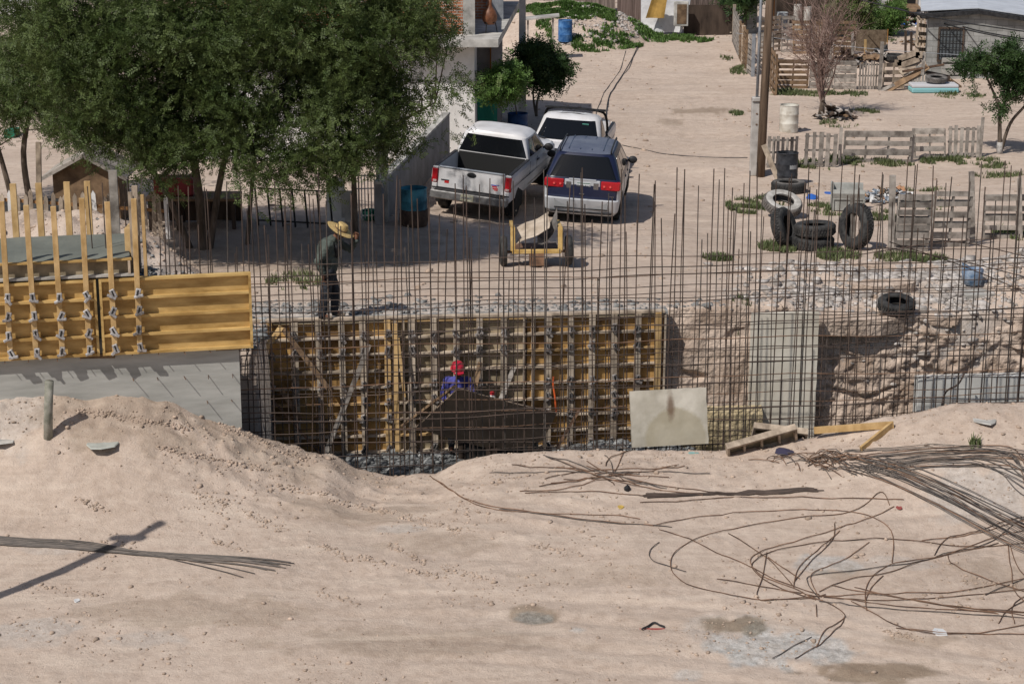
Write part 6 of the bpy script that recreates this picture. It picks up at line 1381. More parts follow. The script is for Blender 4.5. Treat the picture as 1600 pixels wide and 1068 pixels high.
for k, (px, pt, pb_, r_, lb) in enumerate([(1245, 7, 48, .17, 'taller pale concrete column with a rod at the top of the far yard'), (1261, 11, 44, .17, 'shorter pale concrete column right of the taller one')]):
    q = atY(px, pb_, 89); tq_ = atY(px, pt, 89); t = thing('concrete_column', lb, 'column', Vector((q.x, 89, q.z-.3))); mb = MB(); mb.tube([(0, 0, 0), (0, 0, tq_.z-q.z+.3)], r_, 12); mb.build('column', M['concrete_old'], t); mb = MB(); mb.tube([(-.05, 0, tq_.z-q.z+.3), (-.03, 0, tq_.z-q.z+1.2)], .02, 5); mb.build('rod', M['rebar_rust'], t)
wallbox('dark_shed', 'dark shed wall behind the pale columns', 'shed', 1212, 1300, -60, 52, 90.5, 3, M['darkwood'])  # plain wall box in the common dark wood
wallbox('block_wall', 'grey block wall piece at the top behind the utility pole', 'wall', 1166, 1186, -60, 60, 88, .3, M['block'])
wallbox('rust_post', 'rust coloured steel column at the top beside the utility pole', 'column', 1207, 1213, -60, 55, 88.5, .15, flat('rust_orange', (.30, .13, .04), .8))
wallbox('white_column', 'round shouldered white column behind the utility pole', 'column', 1199, 1206, -60, 55, 88, .2, M['concrete_old'])
drum('small whitish blue drum in front of the dark shed', 1222, 44, mat('pale_blue_drum', (.30, .36, .42), .6, .3, 4, (.6, .6, .6), rnd=0), .25, .7)
wallbox('wire_screen', 'brown mesh screen wall in the far yard left of the orange post', 'screen', 1336, 1386, 47, 92, 79, .05, mat('brown_screen', (.12, .085, .055), .95, .3, 6, (.19, .145, .10), rnd=0))
wallbox('orange_post', 'orange rusty post at the right end of the mesh screen', 'post', 1385, 1388, 46, 94, 78.8, .1, flat('rust_orange2', (.36, .17, .05), .8))
# top street fence, tarps, box
fy = 88.5
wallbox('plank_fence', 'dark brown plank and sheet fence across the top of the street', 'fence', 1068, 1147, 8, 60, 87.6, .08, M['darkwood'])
wallbox('plank_fence', 'brown corrugated fence piece left of the white tarp at the top', 'fence', 964, 1003, -30, 40, fy, .08, mat('brown_sheet', (.13, .09, .075), .8, .3, 2, (.22, .16, .14), stretch=(9, 1, .3), rnd=0))
wallbox('shack', 'weathered wooden shack wall above the grassy mound', 'shack', 850, 962, -40, 16, 95, 2, mat('shack_wood', (.14, .11, .095), .9, .4, 3, (.28, .23, .2), stretch=(8, 1, .2), rnd=0))
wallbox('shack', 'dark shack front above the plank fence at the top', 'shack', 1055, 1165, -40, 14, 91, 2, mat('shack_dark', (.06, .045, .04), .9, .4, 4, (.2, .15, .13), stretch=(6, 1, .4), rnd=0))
a = atY(1002, 44, 87.5); mb = MB(); w_ = 3.2; g = [[(a.x+(1.0-.28*v)*w_*u/8*(.55+.45*v)+.35*v*0, 87.6+.12*math.sin(u*1.3+v*4)+.5*v, a.z-.2+2.4*v) for u in range(9)] for v in np.linspace(0, 1, 9)]
mb.grid(g); mb.grid([[Vector(p)+Vector((0, .04, 0)) for p in r_] for r_ in g], True); tag(mb.build('tarp', mat('white_tarp', (.52, .52, .54), .6, .15, 1.5, (.66, .66, .66), rnd=0, bump=.4, bscale=3, bdist=.1), smooth=True), 'large whitish tarp draped on the fence at the top of the street', 'tarp')
a = atY(1027, 14, 87.2); mb = MB(); mb.grid([[(a.x+x-.5+.3*z, 87.2+.05*math.sin(x*7), a.z-.4+z*1.0) for x in np.linspace(0, .8*(1-z*.2), 6)] for z in np.linspace(0, 1, 6)]); tag(mb.build('yellow_cloth', mat('ochre_cloth', (.38, .23, .06), .8, .2, 3, rnd=0)), 'ochre patch of cloth hanging over the white tarp', 'cloth')
pb2 = onT(1064, 40); t = thing('crate', 'white framed box leaning against the dark fence at the top', 'crate', atY(1064, 42, 87.0)); mb = MB(); mb.box((0, .1, .55), (.62, .3, 1.05), bev=.02); mb.build('box', M['concrete_old'], t); mb = MB(); mb.box((.02, -.055, .55), (.42, .02, .85)); mb.build('front', M['brownwood'], t)
for (x0, y0, x1, y1, lb, m_) in [(1032, 42, 1046, -5, 'leaning pale pole right of the white tarp', 'lumber_old'), (1142, 52, 1131, 18, 'leaning pale stick on the dark fence', 'lumber_old'), (1108, 55, 1120, 0, 'dark pole leaning over the plank fence', 'darkwood')]:
    board('leaning_pole', atY(x0, y0, 87.6), atY(x1, y1, 88.2), .08, .06, M[m_], lb, 'pole')
for (px, py, s_, m_, lb) in [(1050, 44, .3, cG, 'grey plastic sack lying below the white framed box'), (1022, 44, .25, cW, 'white sack lying under the tarp'), (1012, 43, .25, M['lumber_old'], 'beige sack lying left under the tarp')]:
    p = onT(px, py); mb = MB(); mb.lathe([(0, 0), (s_*.8, .02), (s_, s_*.4), (s_*.7, s_*.85), (.05, s_)], 14, wob=.10); o = mb.build('sack', m_, smooth=True); o.location = p; tag(o, lb, 'sack')

# ================================================================ LEFT: brick house, block wall, gate
hx, hy = atY(742, 205, 56.3).x, 56.3; hz0 = H(hx, hy)-.1
bh = thing('brick_house', 'unfinished two storey house of red brick over white and grey walls behind the big trees', 'house', (hx, hy, hz0)); org = Vector(bh.location)
zsl = atY(742, 57, hy).z-hz0
mb = MB(); mb.box((-4.0, 2.0, zsl/2-.1), (8.0, 4.0, zsl-.2)); mb.build('lower_wall', M['white'], bh)
greyr = mat('grey_render', (.27, .25, .25), .9, .15, 2, (.34, .32, .315), rnd=0)
mb = MB(); mb.box((-3.6, 6.8, zsl/2-.1), (8.7, 5.6, zsl-.2)); mb.build('rear_wall', greyr, bh)
mb = MB(); mb.box((.58, 3.6, zsl/2-.1), (.28, .3, zsl-.2)); mb.build('porch_pillar', greyr, bh)
mb = MB(); g = [[(x, y, zsl-.22) for x in (-9, (-.0 if 0 else .72)+.06*y)] for y in (-.7, 3, 6, 9.6)]; mb.sheet(g, .22); mb.build('floor_slab', M['concrete_old'], bh)
mb = MB(); mb.box((-4.0, 2.25, zsl+.85), (7.6, 3.5, 1.7)); up_w = mb.build('upper_wall', M['brick'], bh)
mb = MB(); mb.box((-.16, .45, zsl+.95), (.34, .12, 1.9)); mb.build('corner_column', M['concrete_old'], bh)
mb = MB(); mb.box((-3.6, 6.9, zsl+.9), (8.5, 5.0, 1.8)); mb.build('upper_rear_wall', M['brick'], bh)
mb = MB(); mb.box((.55, 4.3, zsl+.9), (.5, .1, 1.8)); mb.build('upper_door', M['steel'], bh)
mb = MB(); mb.box((.45, 3.96, 1.9), (.12, .08, 2.2)); mb.build('door_frame', flat('orange_wood', (.34, .14, .03), .7), bh)
mb = MB(); mb.grid([[(-.0+x, 3.0+.06*math.sin(x*9), .9+z-.25*x) for x in np.linspace(.02, .62, 7)] for z in np.linspace(0, 1.2, 6)]); mb.build('green_cloth', flat('green_cloth', (.02, .20, .14), .9), bh)
# chiminea on the slab
t = thing('chiminea', 'brown clay chiminea on an iron stand at the edge of the upper slab', 'chiminea', (hx+.42, hy+.9, hz0+zsl)); cl_ = mat('brown_clay', (.16, .06, .03), .5, .3, 5, (.26, .11, .055), rnd=0)
mb = MB(); mb.lathe([(0, .22), (.14, .24), (.21, .36), (.22, .48), (.17, .62), (.09, .72), (.065, .82), (.075, .98), (.05, .98)], 20); mb.build('pot', cl_, t, smooth=True)
for a in (0, 2.1, 4.2): mb = MB(); mb.tube([(.22*math.cos(a), .22*math.sin(a), 0), (.16*math.cos(a), .16*math.sin(a), .32)], .015, 5); mb.build('leg', M['dark'], t)
mb = MB(); mb.box((0, 0, .30), (.3, .3, .02)); mb.build('stand', M['dark'], t)
# table with light top at (850,20)
p = onT(858, 66); t = thing('wooden_table', 'small whitish table behind the white pole at the top of the street', 'table', (p.x-.4, 80, H(p.x, 80))); 
zt3 = atY(845, 28, 80).z-H(p.x, 80)
for x, y in ((-.5, -.3), (.5, -.3), (-.5, .3), (.5, .3)): mb = MB(); mb.beam((x, y, 0), (x, y, zt3), .07, .07); mb.build('leg', M['greywood'], t)
mb = MB(); mb.sheet([[(x, y, zt3+.1*x) for x in (-.7, .75)] for y in (-.45, .45)], .06); mb.build('top', M['concrete_old'], t)
# grey block wall
wa, wb_ = onT(597, 352), onT(703, 262); d = wb_-wa; L0 = d.length; yaw = math.atan2(d.y, d.x)
t = thing('block_wall', 'grey plastered wall running back from the street to the house', 'wall', wa, yaw); h0 = atY(600, 288, wa.y).z-wa.z
mb = MB(); mb.box((L0/2, .08, h0/2-.1), (L0, .16, h0+.2)); mb.build('wall', mat('shaded_wall_grey', (.20, .195, .195), .9, .15, 2, (.27, .265, .265), rnd=0), t)  # wall face given a darker grey to hold its shade
mb = MB(); mb.box((L0/2, .08, h0+.03), (L0, .2, .06)); mb.build('lit_wall_top', M['concrete_old'], t)  # paler cap paints the sunlit top face of the wall
p = onT(600, 350); board('wall_pier', p-Vector((0, 0, .1))+Vector((-.05, .35, 0)), atY(600, 214, p.y+.35)+Vector((-.05, 0, 0)), .26, .26, M['concrete_old'], 'square grey pier at the street end of the plastered wall', 'pier')
# white grille, white door
a, c_ = onT(556, 345), onT(596, 347); W0 = (c_-a).length; t = thing('metal_railing', 'white painted metal railing panel left of the grey wall', 'railing', a, math.atan2((c_-a).y, (c_-a).x)); wm = flat('whitish_metal', (.42, .43, .45), .5)
for z in (.12, .75, 1.05): mb = MB(); mb.beam((0, 0, z), (W0, 0, z+.05), .025, .025); mb.build('rail', wm, t)
for k in range(9): mb = MB(); mb.beam((W0*k/8, 0, .05), (W0*k/8, 0, 1.1), .02, .02); mb.build('bar', wm, t)
a = onT(523, 352); board('door_leaf', a+Vector((0, .3, 0)), atY(524, 278, a.y+.4), .42, .04, M['white'], 'white door leaf leaning behind the man in the straw hat', 'door', up=(0, -1, 0))
a = onT(543, 352); board('grey_board', a+Vector((0, .3, 0)), atY(545, 298, a.y+.3), .32, .05, M['concrete_old'], 'grey board leaning between the white door leaf and the tree trunk', 'board', up=(0, -1, 0))
p = onT(578, 344); t = thing('green_tub', 'small green tub in front of the white railing', 'tub', p); mb = MB(); mb.lathe([(0, .0), (.14, 0), (.19, .2), (.2, .24), (.17, .22)], 16); mb.build('shell', flat('green_plastic', (.02, .26, .17), .5), t, smooth=True)
# black bed-frame railing
a, c_ = onT(404, 352), onT(520, 362); W0 = (c_-a).length; t = thing('black_railing', 'black iron railing with slanted bars behind the rebar left of the man', 'railing', a, math.atan2((c_-a).y, (c_-a).x))
for z in (.12, .86): mb = MB(); mb.beam((0, 0, z), (W0, 0, z), .03, .03); mb.build('rail', M['dark'], t)
for k in range(7): mb = MB(); mb.beam((W0*k/6, 0, .0), (W0*k/6-.06, 0, .88), .045, .03); mb.build('bar', M['dark'], t)
# picket fence
pk = [(8, 372), (360, 392)]; a, c_ = onT(*pk[0]), onT(*pk[1]); a = Vector((a.x, 41.2, 0)); c_ = Vector((-6.2, 42.0, 0)); a = atY(2, 300, 41.2); a.z = atY(2, 345, 41.2).z; c_ = atY(262, 352, 41.6); d = c_-a
t = thing('picket_fence', 'faded white picket fence on an orange rail behind the spoil heap', 'fence', a); r = random.Random(3); n = 24
for k in range(n):
    if k in (5, 17, 26): continue
    b0 = d*(k/(n-1)); hh = .66*r.uniform(.85, 1.12); w_ = .09; lean = r.uniform(-.05, .05); mb = MB()
    vs = [b0+Vector(v) for v in ((-w_/2, 0, -.3), (w_/2, 0, -.3), (w_/2+lean, 0, hh-.08), (lean, 0, hh), (-w_/2+lean, 0, hh-.08))]; vs += [v+Vector((0, .02, 0)) for v in vs]
    mb.add(vs, [(0, 1, 2, 3, 4), (9, 8, 7, 6, 5)]+[(i, i+5, (i+1) % 5+5, (i+1) % 5) for i in range(5)]); mb.build('picket', M['white'] if r.random() < .25 else M['lumber_old'], t)
mb = MB(); mb.beam(Vector((0, .05, .45)), d+Vector((0, .05, .30)), .04, .07); mb.build('rail', mat('orange_rail', (.33, .17, .07), .8, .3, 4, rnd=0), t)
# little gabled shack
p = atY(135, 300, 44.5); p.z = H(p.x, 44.5); t = thing('dog_house', 'small brown plank hut with a gabled sheet roof under the left trees', 'hut', p)
mb = MB(); mb.prism([(-.75, -.1), (.75, -.1), (.75, 1.15), (0, 1.55), (-.75, 1.15)], 0, 1.2); mb.build('wall', M['brownwood'], t)
for sg in (-1, 1): mb = MB(); mb.beam((sg*.98, -.2, 1.06), (0, -.2, 1.60), .05, .07); mb.sheet([[(sg*(.98-.98*u), y, 1.08+.54*u) for u in (0, 1)] for y in (-.2, 1.4)], .03); mb.build('roof_side', M['greywood'], t)
p = atY(58, 330, 43); board('yard_post', Vector((p.x, 43, H(p.x, 43)-.1)), atY(60, 222, 43), .11, .08, M['lumber_old'], 'tall pale post in the yard left of the gabled hut', 'post')
# long dark table with red clutter under the big tree
a = atY(228, 345, 44.0); gz = H(a.x+1.2, 44.); t = thing('work_table', 'long dark table under the big tree loaded with red things', 'table', (a.x, 44.0, gz)); W0 = atY(372, 345, 44.0).x-a.x; ht = atY(300, 312, 44).z-gz
mb = MB(); mb.box((W0/2, .4, ht), (W0, .9, .06)); mb.build('top', M['brownwood'], t)
for x in (.1, W0*.35, W0*.68, W0-.1):
    for y in (.05, .75): mb = MB(); mb.beam((x, y, -.1), (x, y, ht-.03), .08, .08); mb.build('leg', M['darkwood'], t)
mb = MB(); mb.box((W0/2, .75, ht*.5), (W0, .04, ht*.8)); mb.build('back_board', M['darkwood'], t)
mb = MB(); mb.box((W0*.3, .4, ht+.25), (.9, .5, .42), bev=.04); o = mb.build('red_box', flat('dark_red', (.22, .015, .02), .6)); o.location = (a.x, 44.0, gz); tag(o, 'dark red box on the long table under the big tree', 'box')
# sheet-metal arcs (grey) behind pickets
for k, (px, lb) in enumerate([(20, 'dark grey tank end at the left edge behind the pickets'), (78, 'dark grey tank behind the pickets left of the gabled hut')]):
    p = atY(px, 312, 43.2); mb = MB(); mb.lathe([(0, -.4), (.52, -.38), (.56, -.3), (.56, .3), (.52, .38), (0, .4)], 24, Matrix.Rotation(math.pi/2, 3, 'Y'), (0, 0, .5)); o = mb.build('metal_tank', M['rubber'], smooth=True); o.location = (p.x, 43.2, H(p.x, 43.2)); tag(o, lb, 'tank')
# building masses far behind the trees
wallbox('yard_wall', 'pale wall glimpsed high up behind the left trees', 'wall', -140, 60, 2, 30, 70, .3, M['white'])
wallbox('pink_house', 'brown pink house glimpsed through the gaps of the big tree', 'house', 240, 380, -60, 78, 66, 6, mat('pink_render', (.36, .24, .18), .9, .2, 1, (.45, .33, .27), rnd=0))
wallbox('green_tank', 'green water tank glimpsed at the far left under the trees', 'tank', 8, 22, 205, 238, 62, .8, flat('green_tank', (.01, .16, .09), .5))
# background trees at the top right
def simple_tree(lb, px, py, Y, rx, rz, n, m, seed):
    c = atY(px, py, Y); base = Vector((c.x, Y, H(c.x, Y))); tree('background_tree', lb, base, [(c.x, Y, c.z, rx, 1.2, rz), (c.x+rx*.6, Y, c.z+.4, rx*.6, 1, rz*.7), (c.x-rx*.5, Y, c.z-.3, rx*.6, 1, rz*.6)], n, 20, m, [([base, base+Vector((.1, 0, (c.z-base.z)*.6)), Vector((c.x, Y, c.z))], .12, .05)], leaf=.13, spread=.4, pairs=4, nbranch=20, seed=seed)
simple_tree('dark green tree behind the shed at the top of the far yard', 1300, -8, 92.5, 2.0, 1.0, 130, M['leaf_dark'], 31)
simple_tree('olive green tree behind the bare tree in the far yard', 1330, 18, 86, .8, .8, 60, M['leaf'], 32)
simple_tree('bright green bush left of the white house', 1384, 30, 88, .55, .35, 50, M['leaf_light'], 33)
simple_tree('green tree above the end of the dark plank fence', 1162, -4, 88, .7, .6, 60, M['leaf_dark'], 34)
simple_tree('green tree beyond the sheet roof at the top right corner', 1570, -10, 99, 2.4, .9, 120, M['leaf'], 35)

p = onT(1301, 182); mb = MB(); mb.lathe([(0, 0), (.24, 0), (.26, .2), (.2, .3), (0, .32)], 10, wob=.12); o = mb.build('stump', M['darkwood']); o.location = p; tag(o, 'dark stump lying right behind the bare tree trunk', 'stump')
for (px, py, rx, ry, sd, lb) in [(1330, 100, .9, .4, 51, 'low heap of boards behind the far fence row'), (1375, 92, .7, .4, 52, 'small junk heap at the foot of the mesh screen'), (1225, 62, .8, .4, 53, 'junk heap under the pale blue drum'), (1430, 70, .9, .5, 54, 'junk heap beside the tall pallet at the block house'), (1470, 140, .7, .3, 55, 'loose scraps around the turquoise mattress'), (1310, 186, .8, .3, 56, 'dry branches and scraps right of the bare tree')]:
    tag(heap(lb, 'scrap_heap', px, py, rx, ry, 30, [M['greywood'], M['brownwood'], M['darkwood'], M['stone'], M['black']], .28, 'junk heap', hz=.3, seed=sd))
# cables
def cable(pts, r_, m, lb, cat='cable', ground_=False, name='cable'):
    P_ = [onT(*p)+Vector((0, 0, r_*1.2)) if ground_ else p for p in pts]; mb = MB(); S_ = spline(P_, 8)
    if ground_: S_ = [Vector((q.x, q.y, max(q.z, H(q.x, q.y)+r_*.8))) for q in S_]
    mb.tube(S_, r_, 5); return tag(mb.build(name, m, loc=S_[0]), lb, cat)
cable([(998, 70), (988, 92), (975, 115), (960, 138), (950, 160), (947, 190)], .022, M['black'], 'black cable lying down the middle of the dirt street', ground_=True)
cable([(978, 80), (968, 112), (948, 140), (936, 165), (931, 182)], .012, M['black'], 'thin wire lying left of the black cable on the street', ground_=True)
cable([(972, 228), (1030, 240), (1100, 246), (1168, 247)], .012, M['black'], 'thin wire lying across the street between the pickup and the pole', ground_=True)
for k, (a_, b2, lb) in enumerate([((1330, -4), (1620, 52), 'upper dark overhead wire crossing the roof of the block house'), ((1400, 12), (1620, 68), 'middle dark overhead wire below the eaves of the block house'), ((1440, 20), (1620, 64), 'lower overhead wire crossing the block wall'), ((1150, 52), (1620, 92), 'pale thin wire strung across the far yard')]):
    A_ = atY(*a_, 78); B_2 = atY(*b2, 70); cable([A_, A_.lerp(B_2, .5)-Vector((0, 0, .15)), B_2], .025 if k < 3 else .010, M['black'] if k < 3 else M['steel'], lb, 'wire', name='overhead_wire')

# ================================================================ street lamp outside the frame (its shadow falls across the foreground)
tip = onT(280, 803); hL = 7.2
off = Vector((LD.x, LD.y, 0))*(hL/-LD.z); base = Vector((tip.x-off.x, tip.y-off.y, H(tip.x-off.x, tip.y-off.y)))
t = thing('street_lamp', 'concrete street lamp standing beyond the left edge, throwing the diagonal shadow on the foreground', 'street lamp', base)
mb = MB(); mb.tube([(0, 0, -.2), (0, 0, hL-1.0)], [.11, .085], 12); mb.build('pole', M['concrete_old'], t, smooth=True)
mb = MB(); mb.tube([(0, 0, hL-1.1), (.06, .04, hL-.6), (.0, .0, hL)], [.06, .06, .08], 10); mb.box((-.1, -.05, hL-.65), (.5, .12, .16), bev=.03); mb.build('lamp_head', M['steel'], t)

# ================================================================ FOREGROUND REBAR
def gbar(pts, r_=.008, m='rebar_rust', label='', group=None, jit=0, lift=.0, name='rebar', n=6):
    pts = list(pts); ext = random.uniform(60, 210)
    for e in (0, -1):
        a_, b_ = pts[e], pts[1 if e == 0 else -2]
        if a_[0] >= 1595 or a_[0] <= -10:
            k_ = ext/max(abs(a_[0]-b_[0]), 12); q_ = (a_[0]+(a_[0]-b_[0])*k_, a_[1]+max(-45, min(45, (a_[1]-b_[1])*k_))); pts.insert(0 if e == 0 else len(pts), q_)
    P_ = [onT(px+random.gauss(0, jit), py+random.gauss(0, jit)) for px, py in pts]; S_ = spline(P_, n)
    S_ = [Vector((q.x, q.y, H(q.x, q.y)+r_*1.5+lift*(math.sin(math.pi*i/(len(S_)-1)))+.01*abs(math.sin(i*.7)))) for i, q in enumerate(S_)]
    mb = MB(); mb.tube(S_, r_, 5); return tag(mb.build(name, M[m], loc=S_[0]), label, 'rebar', group)
LBL = 'curved rusty rod in the tangle of loose rebar at the lower right'; GR = 'tangle of loose rebar at the lower right'
curves = [[(1600, 850), (1500, 855), (1400, 843), (1300, 846), (1215, 860), (1178, 878), (1180, 895), (1215, 918), (1275, 938)],
 [(1600, 812), (1560, 840), (1520, 858), (1480, 865), (1430, 880), (1340, 892), (1270, 900), (1262, 912), (1280, 936)],
 [(1397, 792), (1365, 808), (1300, 830), (1240, 848), (1195, 860), (1172, 876), (1190, 900), (1240, 920), (1285, 940)],
 [(1390, 790), (1375, 770), (1330, 800), (1230, 812), (1130, 830), (1080, 846), (1050, 870), (1055, 900), (1100, 922), (1190, 938), (1270, 935)],
 [(1020, 822), (1080, 810), (1180, 800), (1270, 798), (1345, 804), (1392, 830), (1394, 880)],
 [(1030, 828), (1075, 842), (1110, 860), (1170, 885), (1220, 910), (1280, 930)],
 [(1030, 848), (1016, 860), (1018, 875), (1045, 885), (1072, 894)],
 [(1138, 834), (1200, 874), (1240, 918)], [(1304, 818), (1300, 845), (1265, 880), (1240, 912)], [(1312, 830), (1290, 850), (1250, 885), (1240, 916)],
 [(1358, 848), (1320, 875), (1268, 898), (1280, 935)], [(1198, 864), (1192, 900), (1184, 936), (1230, 936), (1290, 930)],
 [(1120, 905), (1190, 918), (1260, 930), (1350, 938), (1470, 935), (1600, 922)], [(1280, 940), (1360, 950), (1480, 958), (1600, 966)],
 [(1290, 932), (1400, 948), (1520, 956), (1600, 958)], [(1335, 918), (1420, 938), (1520, 952), (1600, 962)], [(1360, 925), (1460, 945), (1600, 958)],
 [(1330, 940), (1395, 976), (1450, 990), (1530, 990), (1600, 978)], [(1400, 982), (1500, 990), (1600, 992)], [(1283, 938), (1320, 962), (1300, 990), (1278, 1010), (1242, 1030)],
 [(1320, 965), (1290, 985), (1275, 1012)], [(1268, 996), (1240, 1010), (1207, 1030)], [(1480, 866), (1490, 882), (1540, 905), (1600, 925)],
 [(1600, 830), (1540, 845), (1470, 870), (1400, 880), (1365, 900), (1352, 925), (1354, 955)], [(1575, 850), (1580, 890), (1600, 940)], [(1578, 852), (1600, 900)],
 [(1596, 935), (1585, 975)], [(1560, 975), (1600, 940)], [(1600, 905), (1500, 925), (1400, 928), (1280, 932)], [(1540, 930), (1600, 905)], [(1280, 925), (1330, 905), (1390, 895), (1450, 875), (1560, 850)],
 [(1440, 845), (1520, 835), (1600, 815)], [(1460, 868), (1480, 842), (1525, 832), (1600, 808)], [(1275, 945), (1276, 965)], [(1250, 905), (1200, 872)], [(1380, 900), (1362, 918), (1352, 940)], [(1300, 915), (1345, 925), (1480, 948), (1560, 960)]]
for c in curves: gbar(c, .0068, 'rebar_rust' if random.random() < .75 else 'rebar_grey', LBL, GR)
LB2 = 'straight grey bar in the long bundle slanting to the right edge'; GR2 = 'long bundle of bars slanting to the right edge'
for k in range(19):
    u = k/18; a = (1335+60*u*random.uniform(.6, 1.2)-30, 722-8*u+random.uniform(-6, 14)); b2 = (1605, 862-42*u+random.uniform(-6, 8)); m_ = ((a[0]+b2[0])/2+10, (a[1]+b2[1])/2-8*random.random()); gbar([a, m_, b2], .0075, 'rebar_grey' if random.random() < .8 else 'rebar_rust', LB2, GR2, lift=.05*random.random())
LB3 = 'dark bar in the flat bundle along the top of the pile'; GR3 = 'flat bundle of bars along the top of the right pile'
for k in range(20):
    u = k/19; y_ = 706+34*u; a = (1325+random.uniform(-10, 60), y_+random.uniform(-3, 3)+2); b2 = (1560+random.uniform(-30, 30), y_-4+random.uniform(-5, 4)); c3 = (1612, b2[1]+30+random.uniform(-8, 18)) if random.random() < .7 else (1605, b2[1]+4); gbar([a, ((a[0]+b2[0])/2, (a[1]+b2[1])/2-5), b2, c3], .0075, 'rebar_grey' if random.random() < .8 else 'rebar_rust', LB3, GR3, lift=.04*random.random())
LB4 = 'bent thin rod in the messy knot of wire left of the bundles'; GR4 = 'messy knot of bent rods left of the bundles'
for k in range(44):
    cx_ = random.gauss(1275, 48); cy_ = 722+random.gauss(0, 8)+(cx_-1275)*.09; L1 = random.uniform(18, 60); a0 = random.gauss(.12, .35); gbar([(cx_, cy_), (cx_+L1*.5*math.cos(a0), cy_+L1*.25*math.sin(a0)-random.uniform(0, 6)), (cx_+L1*math.cos(a0), cy_+L1*.5*math.sin(a0)+random.uniform(-5, 8))], .007, 'rebar_rust' if random.random() < .6 else 'rebar_grey', LB4, GR4, lift=.06*random.random(), n=4)
LB5 = 'thin bar of the sheaf crossing in front of the cream slab'; GR5 = 'sheaf of thin bars in front of the cream slab'
for a in [[(850, 712), (905, 728), (960, 742), (1040, 762)], [(852, 714), (930, 742), (1010, 760)], [(800, 728), (870, 732), (960, 734)], [(765, 738), (880, 738), (1000, 742)], [(842, 760), (900, 752), (985, 742)], [(860, 756), (960, 744), (1060, 728)], [(915, 722), (960, 745), (1000, 758)], [(946, 728), (950, 718), (985, 705)], [(945, 712), (955, 722), (958, 740)], [(975, 706), (962, 735), (950, 745)],
          [(900, 735), (980, 733), (1066, 730)], [(930, 742), (1010, 738), (1110, 738)], [(812, 768), (880, 765), (930, 752)], [(820, 770), (920, 768), (1005, 778)], [(850, 748), (910, 738), (950, 750), (960, 760)], [(915, 728), (1000, 752), (1120, 770)], [(860, 718), (960, 752), (1100, 775)], [(880, 750), (960, 750), (1010, 755)], [(870, 730), (950, 742), (1045, 748)]]: gbar(a, .0075, 'rebar_rust' if random.random() < .6 else 'rebar_grey', LB5, GR5, jit=1)
LB6 = 'bar of the tight black bundle in the middle right of the foreground'; GR6 = 'tight black bundle in the middle right of the foreground'
for k in range(9): gbar([(1004+random.uniform(-3, 8), 772+k*.9), (1120, 772+k*.5-2), (1180, 770+k*.6-2), (1280+random.uniform(-18, 8), 764+k*.6)], .009, 'rebar', LB6, GR6)
gbar([(1000, 786), (1070, 784), (1160, 778), (1300, 780), (1412, 782)], .0075, 'rebar_rust', 'thin rusty bar lying just under the tight black bundle')
LB7 = 'rusty rod of the long thin pair running from the pit towards the lower right'; GR7 = 'long thin pair of rods from the pit'
gbar([(672, 744), (710, 770), (758, 790), (830, 800), (940, 815), (1020, 822)], .0075, 'rebar_rust', LB7, GR7); gbar([(676, 748), (715, 775), (762, 794), (850, 803), (960, 806), (1000, 812)], .0065, 'rebar_rust', LB7, GR7); gbar([(780, 796), (860, 806), (950, 818), (1050, 824)], .0075, 'rebar_grey', LB7, GR7)
LB8 = 'straight grey bar of the fan of bars lying across the lamp shadow'; GR8 = 'fan of bars lying across the lamp shadow at lower left'
for k in range(16):
    u = k/15; e = (430+random.uniform(-45, 30), 875+random.uniform(-3, 6)+12*u) if k > 3 else (380+18*k, 903-6*k); gbar([(-20, 838+13*u), (180, 856+9*u+random.uniform(-1, 1)), e], .0085, 'rebar_grey', LB8, GR8)
# steel strap with red strip
gbar([(1003, 985), (1020, 976), (1038, 982)], .014, 'black', 'small black strap end next to the thin red strip', name='strap')
# short post at left
p = onT(74, 682); q = atY(77, 595, p.y); t = thing('stub_post', 'short weathered round post stuck in the dirt mound at the left', 'post', p); org = Vector(p)
mb = MB(); mb.tube([L_(p)-Vector((0, 0, .2)), L_(q)*.5, L_(q)], [.075, .07, .07], 12); mb.build('post', mat('greenish_post', (.25, .25, .20), .9, .3, 5, (.38, .36, .31), rnd=0), t, smooth=True)
gbar([(85, 608), (120, 606), (142, 605)], .02, 'darkwood', 'dark stick lying right of the top of the short post', name='stick')

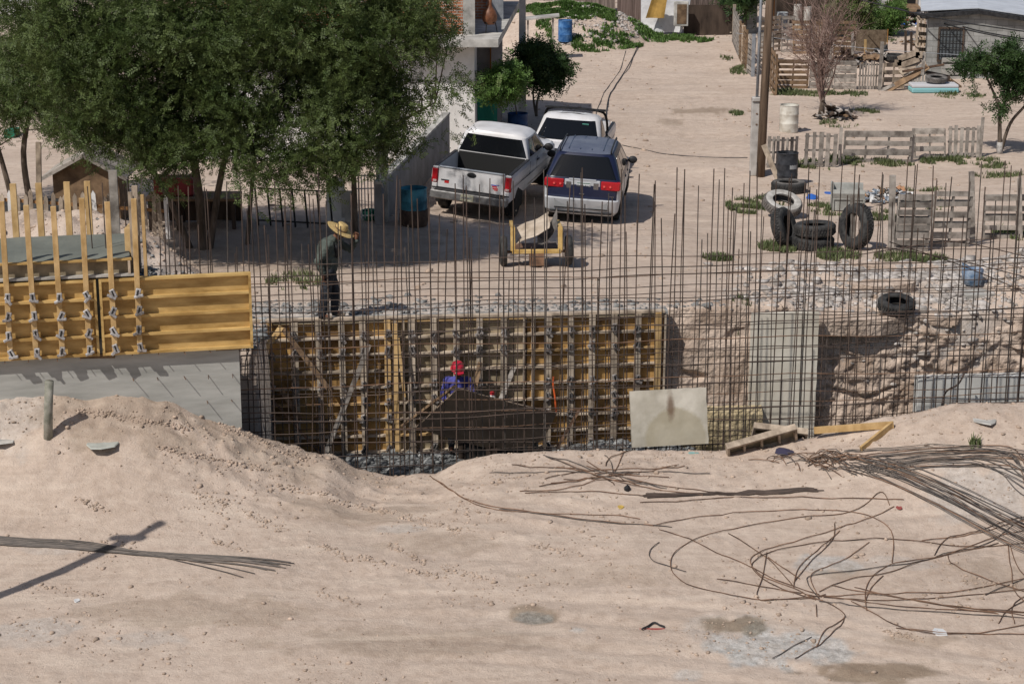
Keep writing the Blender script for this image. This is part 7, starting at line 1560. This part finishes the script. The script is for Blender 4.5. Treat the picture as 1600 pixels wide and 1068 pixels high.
# ================================================================ GRASS AND WEEDS
def grass(label, patches, n, hgt=.13, m='grass', name='grass', wid=.012):
    Vs = []; 
    for (px, py, rx, ry, w) in patches:
        c = onT(px, py); k = 1/pxm(c); sv = max(.15, (CAMZ-c.z)/c.y); cnt = int(n*w); a = rng.uniform(0, 6.28, cnt); q = rng.random(cnt)**.6; x = c.x+np.cos(a)*q*rx*k; y = c.y+np.sin(a)*q*ry*k/sv
        keep = fbm(x*2.2, y*2.2, 4, .7)+rng.normal(0, .06, len(x)) > .02; x = x[keep]; y = y[keep]; z = terrain(x, y, True); h = hgt*rng.uniform(.4, 1.3, len(x)); an_ = rng.uniform(0, 6.28, len(x)); ln = rng.uniform(.1, .7, len(x))*h
        dx, dy = np.cos(an_), np.sin(an_); w_ = wid*(1+c.y/60)
        b0 = np.stack([x-dy*w_, y+dx*w_, z], 1); b1 = np.stack([x+dy*w_, y-dx*w_, z], 1); t1 = np.stack([x+dx*ln+dy*w_*.3, y+dy*ln-dx*w_*.3, z+h], 1); t0 = np.stack([x+dx*ln-dy*w_*.3, y+dy*ln+dx*w_*.3, z+h], 1)
        Vs.append(np.stack([b0, b1, t1, t0], 1).reshape(-1, 3))
    V_ = np.concatenate(Vs); o = link(bpy.data.objects.new(name, newmesh(name, V_, np.arange(len(V_)).reshape(-1, 4), M[m]))); return tag(o, label, kind='stuff')
grass('bright green grass covering the top of the mound at the end of the street', [(850, 14, 45, 5, 2), (900, 12, 45, 5, 2.5), (945, 20, 24, 6, 1.5), (880, 24, 50, 4, 1.2), (965, 60, 26, 6, .2), (930, 70, 26, 5, .3), (850, 48, 14, 8, .2), (905, 64, 14, 6, .2), (1030, 60, 50, 8, 1), (1075, 62, 40, 6, .8), (985, 68, 20, 5, .3)], 5200, .13, 'leaf_light', wid=.014)
grass('low weeds growing along the fences and beside the tyres', [(1165, 325, 30, 18, 1.2), (1200, 318, 25, 10, .4), (1120, 404, 26, 6, .3), (1290, 258, 60, 8, .8), (1320, 250, 30, 6, .5), (1390, 255, 40, 5, .4), (1480, 250, 50, 7, .6), (1550, 258, 30, 8, .5), (1215, 388, 30, 12, .6), (1310, 400, 35, 14, .6), (1420, 405, 60, 12, .8), (1590, 365, 40, 18, 1.3), (1370, 338, 30, 12, .5), (1460, 322, 30, 8, .4),
   (1290, 330, 30, 12, .4), (1135, 92, 10, 5, .2), (1155, 110, 14, 6, .25), (1150, 178, 12, 3, .1), (1230, 145, 40, 4, .4), (1300, 148, 60, 4, .5), (1350, 176, 24, 4, .25), (1310, 195, 30, 6, .3), (1160, 505, 14, 22, .3), (1560, 275, 40, 5, .2), (1440, 298, 40, 4, .2), (460, 442, 45, 22, .5), (1500, 150, 40, 5, .3), (1300, 850, 1, 1, .0), (1524, 697, 9, 4, .05), (1360, 62, 40, 6, .6)], 3000, .10, wid=.008)
